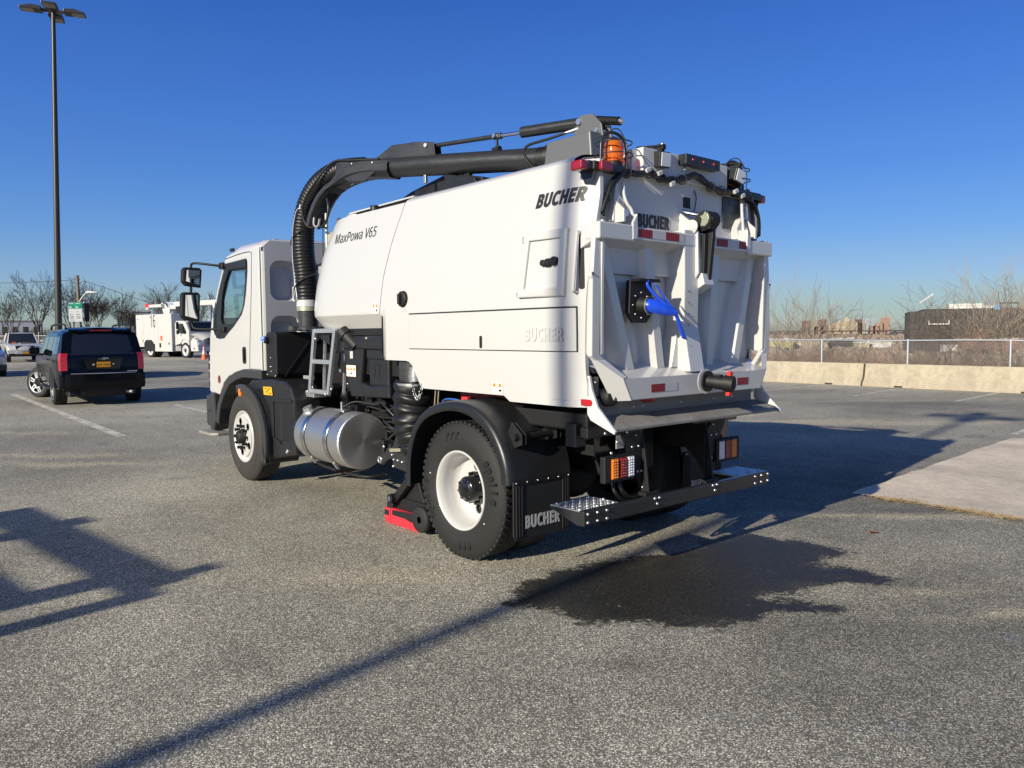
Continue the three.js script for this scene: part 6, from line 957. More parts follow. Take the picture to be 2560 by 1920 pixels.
{ // black SUV
  const car = thing('suv', 'glossy black sport utility vehicle seen from behind, front wheel steered left', 'SUV', [-11.62, 0, -21.0], heading(37));
  const paint = phys([0.003, 0.004, 0.007], 0.10, { specularIntensity: 0.5 });
  const H = 1.80, xr = (y) => itp([[0.4, -2.62], [0.6, -2.66], [0.75, -2.66], [0.8, -2.60], [1.14, -2.58], [1.22, -2.56], [1.62, -2.38], [1.74, -2.32], [1.9, -2.24]], y), xf = (y) => itp([[0.4, 2.55], [0.7, 2.6], [1.0, 2.56], [1.2, 2.45]], y);
  const sh = shell({ sill: 0.40, H, xr, xf, crown: 0.05, bulge: 0.05, top: (x) => itp([[-2.62, 1.78], [-1.8, 1.81], [0.2, 1.80], [0.55, 1.75], [1.25, 1.24], [1.5, 1.17], [2.4, 1.10], [2.6, 1.02]], x), W: (x) => itp([[-2.62, 0.90], [-2.3, 0.965], [-1.8, 1.0], [1.6, 1.0], [2.2, 0.97], [2.6, 0.84]], x), tum: (t) => itp([[0, 0.965], [0.15, 1.0], [0.5, 1.0], [0.56, 0.985], [0.9, 0.86], [1.0, 0.80]], t) });
  obj('body', sh.geos, paint, car);
  const hw = sh.hw;
  obj('tailgate_glass', [surf((u, v) => { const y = lerp(1.20, 1.70, v), k = 2 * u - 1; return V(xr(y) - 0.05 * (1 - k * k) - 0.008, y, k * (hw(xr(y), y) - 0.10)); }, 12, 5)], M.darkGlass, car);
  obj('rear_spoiler', [prism([[-2.44, 1.735], [-2.43, 1.79], [-2.1, 1.835], [-2.1, 1.78]], 'z', -0.70, 0.70, 0.02)], paint, car);
  obj('high_stop_lamp', [bx(-2.455, -2.435, 1.748, 1.775, -0.24, 0.24, 0.004)], M.redDark, car);
  for (const s of [1, -1]) {
    obj('tail_lamp', [surf((u, v) => { const y = lerp(0.84, 1.24, v), x = xr(y) + lerp(-0.02, 0.14, u); return V(x, y, s * (hw(Math.max(x, xr(y)), y) + 0.012 - (1 - u) * 0.005)); }, 4, 6), surf((u, v) => { const y = lerp(0.84, 1.24, v), w = hw(xr(y), y); return V(xr(y) - 0.024 - 0.02 * u, y, s * lerp(w + 0.01, w - 0.13, u)); }, 4, 6)], M.red, car);
    for (const [a, b] of [[-2.32, -1.42], [-1.34, -0.42], [-0.34, 0.62]]) obj('side_window', [sh.patch(s, (y) => a + (a < -2 ? 0.25 * (y - 1.2) : 0), (y) => b - (b > 0 ? 0.95 * (y - 1.22) : 0), 1.22, 1.62, 0.004)], M.darkGlass, car);
    obj('roof_rail', [tube([[-2.15, 1.80, s * 0.72], [-2.05, 1.90, s * 0.72], [-1, 1.92, s * 0.74], [0.2, 1.90, s * 0.74], [0.4, 1.80, s * 0.74]], 0.024, 40, 8)], M.black, car);
    obj('door_mirror', [bx(0.55, 0.68, 1.18, 1.36, s * 1.02, s * 1.27, 0.05), bx(0.62, 0.68, 1.15, 1.2, s * 0.95, s * 1.05, 0.01)], paint, car);
    for (const x of [-1.5, 1.55]) obj('wheel_arch', [prism([...Array.from({ length: 15 }, (_, i) => { const a = Math.PI * i / 14; return [x + 0.50 * Math.cos(a), 0.42 + 0.5 * Math.sin(a)]; })], 'z', s * 0.70, s * 1.002, 0.004)], M.black, car);
    obj('reflector', [bx(-2.69, -2.67, 0.66, 0.68, s * 0.62, s * 0.74, 0.003)], M.redDark, car);
    obj('door_handle', [bx(-0.95, -0.78, 1.06, 1.09, s * 1.0, s * 1.03, 0.006)], paint, car);
    obj('running_board', [bx(-1.0, 1.0, 0.34, 0.40, s * 0.85, s * 1.02, 0.02)], M.black, car);
  }
  obj('rear_bumper', [surf((u, v) => { const k = 2 * u - 1, y = lerp(0.40, 0.76, v); return V(-2.70 - 0.06 * (1 - k * k) + 0.14 * Math.abs(k) ** 8 + (v < 0.3 ? (0.3 - v) * 0.3 : 0), y, k * 0.95); }, 16, 8), surf((u, v) => { const k = 2 * u - 1; return V(lerp(-2.76, -2.6, v) + 0.06 * k * k + 0.05 * Math.abs(k) ** 6 * (1 - v), 0.762, k * 0.95); }, 16, 2)], paint, car);
  obj('bumper_trim', [tube(Array.from({ length: 13 }, (_, i) => { const k = i / 6 - 1; return V(-2.755 + 0.058 * k * k, 0.768, k * 0.72); }), 0.010, 24, 6)], M.galv, car);
  obj('plate_recess', [prism([[-0.35, 0.86], [-0.42, 1.10], [0.42, 1.10], [0.35, 0.86]], 'x', -2.655, -2.640, 0.004)], M.blackGloss, car);
  obj('trim_strip', [bx(-2.67, -2.655, 1.105, 1.125, -0.44, 0.44, 0.004)], M.blackGloss, car);
  obj('license_plate', [quad(V(-2.662, 0.905, -0.158), V(-2.662, 0.905, 0.158), V(-2.662, 1.035, 0.158), V(-2.662, 1.035, -0.158))], std([1, 1, 1], 0.4, 0, { map: plateTex('LME-6904') }), car);
  obj('emblem', [prism([[-0.11, 1.118], [-0.03, 1.118], [-0.02, 1.142], [0.04, 1.142], [0.035, 1.128], [0.11, 1.128], [0.115, 1.098], [0.04, 1.098], [0.03, 1.075], [-0.035, 1.075], [-0.03, 1.092], [-0.11, 1.092]], 'x', -2.685, -2.672, 0.003)], M.chrome, car);
  obj('badge', [bx(-2.668, -2.66, 0.795, 0.812, 0.52, 0.76, 0.003)], M.galv, car);
  obj('sticker', [prism([[-0.255, 0.955], [-0.22, 1.0], [-0.19, 0.955]], 'x', -2.668, -2.662, 0), bx(-2.668, -2.662, 0.965, 0.99, 0.20, 0.235, 0.002)], M.silverTape, car);
  obj('underbody', [bx(-2.4, 2.3, 0.22, 0.42, -0.75, 0.75, 0.05), cyl(V(-1.5, 0.36, -0.8), V(-1.5, 0.36, 0.8), 0.07), bx(-2.6, -2.35, 0.28, 0.45, -0.5, 0.5, 0.04)], M.black, car);
  obj('exhaust_tip', [cyl(V(-2.55, 0.32, 0.5), V(-2.68, 0.31, 0.62), 0.035)], M.steelDull, car);
  car.scale.y = 1.05;
  for (const s of [1, -1]) { carWheel(car, -1.5, s * 0.985, s, 0.405, 0.29, 'spoke'); carWheel(car, 1.55, s * (s < 0 ? 1.02 : 0.96), s, 0.405, 0.29, 'spoke', 0.62); }
}
// white pickup, nose to the camera
function makePickup(label, pos, deg, group) {
  const back = -0.95;
  const car = thing('pickup_truck', label, 'pickup truck', pos, heading(deg), group);
  const H = 1.78, xf = (y) => itp([[0.5, 2.5], [0.75, 2.62], [1.0, 2.58], [1.15, 2.45]], y), xr = () => -2.7;
  const body = shell({ sill: 0.5, H, xr, xf, crown: 0.03, bulge: 0.12, nu: 50, top: (x) => itp([[-2.7, 1.12], [-0.92, 1.12], [-0.9, 1.12], [0.2, 1.14], [0.95, 1.14], [1.3, 1.13], [2.2, 1.07], [2.55, 0.98]], x), W: (x) => itp([[-2.7, 0.92], [-2.2, 0.95], [1.8, 0.955], [2.3, 0.91], [2.62, 0.80]], x), tum: (t) => itp([[0, 0.96], [0.2, 1.0], [0.45, 1.0], [0.5, 0.97], [1, 0.9]], t) });
  obj('body', body.geos, M.white, car);
  // cab above the belt: pillars, roof and glass
  const P4 = (x, y, z) => V(x, y, z);
  const roof = surf((u, v) => { const x = lerp(back, 0.42, u), k = 2 * v - 1; return V(x, 1.74 + 0.05 * (1 - k * k) - 0.06 * sstep(0.2, 0.45, x), k * 0.66); }, 14, 10);
  obj('roof', [roof, bx(back - 0.02, 0.40, 1.68, 1.745, -0.67, 0.67, 0.02)], M.white, car);
  for (const s of [1, -1]) {
    obj('windshield_pillar', [bar(P4(0.42, 1.74, s * 0.65), P4(1.12, 1.12, s * 0.78), 0.07, 0.06)], M.white, car);
    obj('door_pillar', [bar(P4(-0.25, 1.12, s * 0.84), P4(-0.22, 1.74, s * 0.67), 0.08, 0.05)], M.black, car);
    obj('rear_pillar', [bar(P4(back - 0.1, 1.12, s * 0.83), P4(back + 0.03, 1.74, s * 0.66), 0.10, 0.09)], M.white, car);
    obj('side_window', [quad(P4(-0.20, 1.14, s * 0.835), P4(1.03, 1.14, s * 0.79), P4(0.42, 1.71, s * 0.66), P4(-0.18, 1.71, s * 0.67))], M.glass, car);
    obj('side_window', [quad(P4(back - 0.05, 1.14, s * 0.825), P4(-0.30, 1.14, s * 0.835), P4(-0.26, 1.71, s * 0.67), P4(back + 0.07, 1.71, s * 0.66))], M.glass, car);
    obj('door_mirror', [bx(0.85, 0.97, 1.16, 1.34, s * 0.95, s * 1.16, 0.04), bx(0.9, 0.96, 1.13, 1.2, s * 0.86, s * 0.98, 0.01)], M.white, car);
    const hl = obj('headlight', [prism([[0.53, 0.88], [0.56, 0.99], [0.72, 1.01], [0.86, 0.98], [0.86, 0.90], [0.7, 0.87]].map(([z, y]) => [z * s, y]), 'x', 2.36, 2.60, 0.015)], M.lensWhite, car);
    obj('lamp_bowl', [prism(circ(0.68 * s, 0.94, 0.045, 14), 'x', 2.598, 2.606, 0.002)], M.blackGloss, hl);
    obj('fog_lamp', [prism([[0.60, 0.66], [0.62, 0.74], [0.85, 0.73], [0.82, 0.65]].map(([z, y]) => [z * s, y]), 'x', 2.5, 2.655, 0.01)], M.plastic, car);
    for (const x of [-1.75, 1.65]) obj('wheel_arch', [prism(Array.from({ length: 15 }, (_, i) => { const a = Math.PI * i / 14; return [x + 0.47 * Math.cos(a), 0.45 + 0.47 * Math.sin(a)]; }), 'z', s * 0.66, s * 0.965, 0.004)], M.black, car);
  }
  obj('windshield', [surf((u, v) => { const k = 2 * u - 1; return V(lerp(1.13, 0.44, v) + 0.06 * (1 - k * k), lerp(1.13, 1.73, v), k * lerp(0.77, 0.64, v)); }, 10, 4)], phys([0.02, 0.023, 0.028], 0.03, { clearcoat: 1 }), car);
  obj('rear_window', [quad(P4(back - 0.11, 1.14, -0.78), P4(back - 0.11, 1.14, 0.78), P4(back + 0.02, 1.70, 0.62), P4(back + 0.02, 1.70, -0.62))], M.glass, car);
  obj('windshield_card', [bx(1.155, 1.165, 1.17, 1.22, 0.36, 0.58, 0)], M.orange, car);
  obj('cabin', [bx(-0.9, 0.9, 0.6, 1.1, -0.75, 0.75, 0.02), bx(-0.1, 0.15, 1.05, 1.55, 0.2, 0.65, 0.06), bx(-0.1, 0.15, 1.05, 1.55, -0.65, -0.2, 0.06)], M.black, car);
  obj('hood_scoop', [prism([[1.45, 1.13], [2.05, 1.10], [2.02, 1.155], [1.5, 1.165]], 'z', -0.24, 0.24, 0.015)], M.white, car); obj('scoop_mouth', [bx(2.03, 2.05, 1.11, 1.145, -0.21, 0.21, 0.004)], M.black, car);
  obj('grille', [prism([[-0.50, 0.98], [-0.36, 0.99], [0.36, 0.99], [0.50, 0.98], [0.47, 0.80], [0.42, 0.76], [-0.42, 0.76], [-0.47, 0.80]], 'x', 2.5, 2.70, 0.01)], M.black, car);
  obj('grille_frame', [prism([[-0.55, 1.0], [-0.36, 1.02], [0.36, 1.02], [0.55, 1.0], [0.51, 0.79], [0.44, 0.735], [-0.44, 0.735], [-0.51, 0.79]], 'x', 2.5, 2.715, 0.012, [[[-0.50, 0.98], [-0.36, 0.99], [0.36, 0.99], [0.50, 0.98], [0.47, 0.80], [0.42, 0.76], [-0.42, 0.76], [-0.47, 0.80]]])], M.white, car);
  obj('grille_lettering', [turn(fitText('TOYOTA', 0.05, 0.36, 0.004), 0, Math.PI / 2, 0).translate(2.702, 0.885, 0.18)], M.gun, car);
  obj('front_bumper', [prism([[-0.93, 0.64], [-0.9, 0.74], [0.9, 0.74], [0.93, 0.64], [0.86, 0.52], [-0.86, 0.52]], 'x', 2.35, 2.66, 0.03)], M.white, car);
  obj('skid_panel', [bx(2.45, 2.70, 0.50, 0.62, -0.50, 0.50, 0.02)], M.galv, car); obj('lower_valance', [bx(2.2, 2.6, 0.36, 0.52, -0.85, 0.85, 0.03)], M.black, car);
  obj('license_plate', [quad(V(2.712, 0.50, 0.155), V(2.712, 0.50, -0.155), V(2.712, 0.635, -0.155), V(2.712, 0.635, 0.155))], std([1, 1, 1], 0.4, 0, { map: plateTex('') }), car);
  for (const s of [1, -1]) for (const x of [-1.75, 1.65]) carWheel(car, x, s * 0.945, s, 0.385, 0.25, 'plain');
  return car;
}
const pk = makePickup('white pickup truck facing the camera behind the black SUV', [-30.5, 0.2, -47.9], 37 + 180);
{ // a steel rack just outside the frame on the left shades the foreground
  const rk = thing('steel_rack', 'dark steel rack standing left of the frame, seen only by its shadow', 'rack', [0, 0, 0]);
  const hd = V(-0.743, 0, -0.669), n = V(0.669, 0, -0.743), at = (p, y, o = 0) => V(0, y, 0).addScaledVector(hd, p - 6.6).addScaledVector(n, o);
  rk.position.copy(V(0, 0, 0).addScaledVector(hd, 6.6).addScaledVector(n, -4.2));
  const slab = (p0, p1, y0, y1, t = 0.05) => { const g = new RoundedBoxGeometry(p1 - p0, y1 - y0, t, 1, 0.01); g.applyMatrix4(M4().makeBasis(hd, V(0, 1, 0), hd.clone().cross(V(0, 1, 0)))); const c = at((p0 + p1) / 2, (y0 + y1) / 2); return move(g, c.x, c.y, c.z); };
  obj('rack_beam', slab(5.15, 8.6, 2.43, 2.61, 0.08), M.gun, rk); obj('rack_post', slab(4.96, 5.16, 0, 2.5, 0.08), M.gun, rk); obj('rack_post', slab(5.42, 5.72, 0, 2.45, 0.08), M.gun, rk); obj('rack_post', slab(7.3, 7.62, 2.2, 2.45, 0.08), M.gun, rk); obj('rack_panel', slab(5.42, 8.9, 0.35, 2.28), M.gun, rk);
  obj('rack_fin', slab(5.22, 5.40, 2.6, 2.72), M.gun, rk); obj('rack_fin', slab(7.45, 7.75, 2.6, 2.69), M.gun, rk);
}
{ // silver sedans of the row behind the SUV
  const mk = (label, pos, deg, group) => {
    const car = thing('sedan', label, 'sedan', pos, heading(deg), group), paint = phys([0.42, 0.45, 0.50], 0.22, { metalness: 0.35, clearcoat: 0.8 });
    const xr = (y) => itp([[0.3, -2.30], [0.55, -2.38], [0.8, -2.40], [1.0, -2.34], [1.1, -2.2]], y), xf = (y) => itp([[0.3, 2.3], [0.6, 2.36], [0.9, 2.2]], y);
    const sh = shell({ sill: 0.28, H: 1.44, xr, xf, crown: 0.04, bulge: 0.12, nu: 50, top: (x) => itp([[-2.35, 1.0], [-1.75, 1.08], [-1.6, 1.11], [-0.75, 1.38], [0, 1.42], [0.5, 1.36], [1.3, 1.02], [1.6, 0.98], [2.3, 0.78]], x), W: (x) => itp([[-2.38, 0.74], [-2.1, 0.88], [-1.5, 0.92], [1.4, 0.92], [2.0, 0.86], [2.36, 0.66]], x), tum: (t) => itp([[0, 0.95], [0.2, 1.0], [0.5, 1.0], [0.62, 0.96], [1.0, 0.74]], t) });
    obj('body', sh.geos, paint, car);
    for (const s of [1, -1]) { obj('tail_lamp', [surf((u, v) => { const y = lerp(0.80, 0.95, v), x = lerp(xr(y) + 0.02, xr(y) + 0.30, u); return V(x, y, s * (sh.hw(x, y) + 0.012)); }, 6, 3)], M.redDark, car); obj('side_window', [sh.patch(s, -1.2, 0.7, 1.02, 1.28, 0.006)], M.darkGlass, car); for (const x of [-1.4, 1.4]) carWheel(car, x, s * 0.9, s, 0.33, 0.22, 'spoke'); }
    obj('rear_window', [surf((u, v) => { const k = 2 * u - 1, x = lerp(-1.62, -0.85, v); return V(x - 0.01, itp([[-1.6, 1.12], [-0.75, 1.40]], x) + 0.035, k * 0.6); }, 6, 4)], M.darkGlass, car);
    obj('bumper_valance', [surf((u, v) => { const k = 2 * u - 1; return V(-2.43 - 0.08 * (1 - k * k) + 0.16 * k ** 6, lerp(0.28, 0.5, v), k * 0.86); }, 14, 3)], M.plastic, car);
    return car;
  };
  mk('pale silver sedan cut by the left edge of the photo', [-23.4, 0.05, -33.6], 40);
  mk('pale silver sedan hidden behind the black SUV, seen by its shadow', [-16.9, 0.03, -32.0], 40);
}
{ // white bucket truck with number 16
  const bt = thing('bucket_truck', 'white utility bucket truck numbered 16 parked beyond the black SUV', 'bucket truck', [-21.0, 0.2, -51.9], heading(-126));
  const wm = M.white, R = 0.54;                    // x forward, z right; front axle at x = 0
  const body = obj('service_body', [bx(-6.0, -1.45, 0.95, 3.0, -1.15, 1.15, 0.03), bx(-6.0, -5.0, 0.75, 0.96, -1.15, 1.15, 0.02), bx(-3.6, -1.45, 0.45, 0.96, -1.15, 1.15, 0.02)], wm, bt);
  for (const [a, b, y0, y1] of [[-5.95, -5.02, 0.78, 2.95], [-4.98, -3.1, 1.12, 2.95], [-3.06, -1.5, 1.12, 2.95], [-3.55, -1.5, 0.5, 1.08]]) obj('locker_door', [bx(a + 0.02, b - 0.02, y0, y1, 1.145, 1.16, 0.006)], wm, body);
  for (const [a, y0, y1, w] of [[-5.72, 1.45, 1.95, 0.42], [-4.75, 1.5, 2.0, 0.36]]) obj('vent', [bx(a, a + w, y0, y1, 1.155, 1.168, 0.004)], std([0.5, 0.5, 0.47], 0.6), body);
  for (const [a, y, w, h] of [[-5.15, 1.1, 0.08, 0.14], [-3.0, 0.72, 0.22, 0.30], [-1.85, 0.92, 0.12, 0.14]]) obj('latch', [bx(a, a + w, y, y + h, 1.155, 1.172, 0.006)], M.black, body);
  obj('orange_label', [bx(-2.85, -2.6, 1.2, 1.52, 1.16, 1.166, 0.002)], M.orange, body);
  obj('number', [fitText('16', 0.62, 0.62, 0.004, 'sans_regular').translate(-4.05, 2.1, 1.161)], M.ink, body);
  obj('maker_mark', [prism([[-5.85, 2.66], [-5.78, 2.75], [-5.72, 2.68], [-5.5, 2.66], [-5.5, 2.64]], 'z', 1.16, 1.164, 0)], std([0.08, 0.1, 0.3], 0.5), body);
  obj('wheel_well', [prism([[-4.95, 0.5], [-4.95, 1.0], [-4.72, 1.24], [-3.98, 1.24], [-3.72, 1.0], [-3.62, 0.5]], 'z', 0.6, 1.17, 0)], M.black, bt);
  // cab
  const cab = obj('cab', [prism([[-1.25, 0.85], [-1.25, 2.35], [-1.05, 2.52], [-0.15, 2.50], [0.05, 2.40], [0.42, 1.82], [0.42, 0.85], [-0.35, 0.85], [-0.5, 1.0]], 'z', -1.05, 1.05, 0.05)], wm, bt);
  obj('side_window', [prism([[-0.88, 1.72], [-0.88, 2.30], [-0.25, 2.32], [0.16, 1.78], [0.12, 1.62], [-0.45, 1.66]], 'z', 1.046, 1.056, 0.002)], M.darkGlass, cab); obj('door_seam', [bx(-0.98, -0.97, 0.9, 2.4, 1.05, 1.054, 0)], M.seam, cab);
  obj('windshield', [quad(V(0.47, 1.80, 0.92), V(0.47, 1.80, -0.92), V(0.11, 2.42, -0.86), V(0.11, 2.42, 0.86))], M.darkGlass, cab); obj('sun_visor', [bx(0.0, 0.16, 2.40, 2.5, -0.95, 0.95, 0.03)], std([0.4, 0.42, 0.46], 0.4), cab);
  obj('hood', [surf((u, v) => { const x = lerp(0.4, 1.42, u), k = 2 * v - 1; const w = lerp(0.98, 0.66, sstep(0.1, 1, u)); return V(x + 0.05 * (1 - k * k) * u, lerp(1.74, 1.38, u * u) - 0.18 * Math.abs(k) ** 3, k * w); }, 12, 14), prism([[0.4, 0.9], [0.4, 1.6], [1.40, 1.22], [1.40, 0.85], [0.62, 0.85], [0.6, 0.9]], 'z', -0.7, 0.7, 0.03), surf((u, v) => { const a = Math.PI * (0.05 + 0.9 * u); return V(0.72 * Math.cos(a) * 0.92, 0.55 + 0.74 * Math.sin(a), lerp(0.62, 1.1, v)); }, 18, 4), surf((u, v) => { const a = Math.PI * (0.05 + 0.9 * u); return V(0.72 * Math.cos(a) * 0.92, 0.55 + 0.74 * Math.sin(a), -lerp(0.62, 1.1, v)); }, 18, 4), prism([[0.62, 0.75], [0.6, 1.15], [0.9, 1.38], [1.38, 1.2], [1.4, 0.78]], 'z', 0.55, 1.08, 0.08), prism([[0.62, 0.75], [0.6, 1.15], [0.9, 1.38], [1.38, 1.2], [1.4, 0.78]], 'z', -1.08, -0.55, 0.08)], wm, bt);
  const gr = obj('grille', [prism([[-0.48, 0.92], [-0.42, 1.34], [0.42, 1.34], [0.48, 0.92]], 'x', 1.38, 1.48, 0.02)], M.plastic, bt); for (let i = 0; i < 5; i++) obj('grille_bar', [bx(1.475, 1.488, 0.96 + i * 0.075, 0.985 + i * 0.075, -0.40, 0.40, 0.004)], M.steelDull, gr);
  for (const s of [1, -1]) obj('headlight', [prism([[0.56, 0.98], [0.60, 1.12], [0.95, 1.06], [1.02, 0.92], [0.8, 0.92]].map(([z, y]) => [z * s, y]), 'x', 1.25, 1.425, 0.02)], M.lensWhite, bt);
  obj('front_bumper', [prism([[0.72, 0.48], [0.68, 0.80], [1.52, 0.82], [1.55, 0.48]], 'z', -1.12, 1.12, 0.05)], wm, bt); obj('bumper_slot', [bx(1.05, 1.18, 0.62, 0.72, 1.115, 1.13, 0.01)], M.black, bt);
  const sb = obj('cab_step', [bx(-1.2, -0.55, 0.5, 0.86, 0.72, 1.06, 0.02)], M.steelDull, bt); obj('step_frame', [bx(-1.22, -0.58, 0.84, 0.87, 0.75, 1.08, 0.01)], M.gun, sb);
  const mr = obj('mirror', [bx(-0.55, -0.45, 1.95, 2.42, 1.2, 1.38, 0.03), bx(-0.55, -0.45, 1.62, 1.88, 1.2, 1.36, 0.03), cyl(V(-0.5, 1.6, 1.27), V(-0.5, 2.45, 1.27), 0.02), bx(-0.52, -0.48, 1.9, 1.93, 1.04, 1.28, 0.005)], M.black, bt);
  obj('chassis', [bx(-6, 1.3, 0.55, 0.85, -0.5, 0.5, 0.02), bx(-6.5, -5.9, 0.6, 0.85, -1.1, 1.1, 0.03)], M.black, bt); obj('tail_shelf', [bx(-6.35, -5.95, 0.62, 0.9, -1.1, 1.12, 0.03)], wm, bt);
  // boom, turret and bucket
  obj('turret', [cyl(V(-3.4, 2.95, 0), V(-3.4, 3.25, 0), 0.4, 0.35, 20), prism([[-4.2, 3.75], [-3.85, 3.02], [-3.1, 3.02], [-3.05, 3.5], [-3.4, 3.75]], 'z', -0.25, 0.3, 0.04)], wm, bt);
  const bm = obj('boom', [bx(-4.4, 2.3, 3.52, 3.86, -0.2, 0.2, 0.03), bx(-3.3, -2.4, 3.36, 3.55, -0.25, 0.25, 0.02)], wm, bt); obj('boom_joint', [bx(-1.92, -1.86, 3.5, 3.9, -0.215, 0.215, 0.01)], std([0.55, 0.52, 0.42], 0.5), bm); obj('boom_lettering', [fitText('GLOBAL', 0.13, 0.75, 0.003, 'sans_bold').translate(-3.45, 3.64, 0.201)], std([0.08, 0.16, 0.42], 0.5), bm);
  obj('upper_boom', [bx(-5.6, -3.7, 3.5, 3.72, 0.28, 0.55, 0.03)], wm, bt); obj('boom_tip', [bx(-5.75, -5.3, 3.52, 3.78, 0.26, 0.57, 0.02)], M.redBright, bt); obj('tip_cover', [bx(-5.70, -5.35, 3.38, 3.53, 0.28, 0.56, 0.02)], wm, bt);
  obj('boom_hose', [tube([[-4.3, 3.62, 0.3], [-4.0, 3.86, 0.36], [-3.5, 3.8, 0.38], [-3.2, 3.5, 0.32]], 0.04, 20, 6)], M.black, bt);
  obj('bucket_bracket', [prism([[1.6, 3.85], [2.35, 3.85], [2.6, 3.5], [2.6, 3.0], [2.2, 3.1], [1.9, 3.5]], 'z', -0.25, 0.25, 0.03)], wm, bt); obj('cab_guard', [bx(-2.4, -1.6, 3.0, 3.45, -0.3, 0.2, 0.02)], M.black, bt);
  obj('top_beacon', [new THREE.SphereGeometry(0.09, 12, 8).translate(0.1, 2.64, 0.1)], M.lensWhite, bt);
  for (const [x, st] of [[0, 1], [-4.33, 1]]) for (const s of [1, -1]) { const w = carWheel(bt, x, s * (x ? 1.08 : 1.06), s, R, 0.28, 'plain'); }
  obj('inner_tyre', [CAR_TYRE(R, 0.3).translate(-4.33, R, 0.74), CAR_TYRE(R, 0.3).translate(-4.33, R, -0.44)], M.rubber, bt);
}
{ // traffic cone
  const c = thing('traffic_cone', 'orange traffic cone with a white collar beside the truck cab', 'traffic cone', [-19.35, 0.17, -48.4]);
  const o = std([0.75, 0.13, 0.03], 0.6);
  obj('cone_body', [lathe([[0.17, 0.03], [0.03, 0.92], [0.0, 0.93]], 'y', 20)], o, c); obj('cone_base', [bx(-0.24, 0.24, 0, 0.035, -0.24, 0.24, 0.01)], o, c);
  obj('cone_collar', [lathe([[0.118, 0.38], [0.078, 0.62]], 'y', 20)], M.silverTape, c); obj('cone_collar', [lathe([[0.066, 0.70], [0.05, 0.80]], 'y', 20)], M.silverTape, c);
}
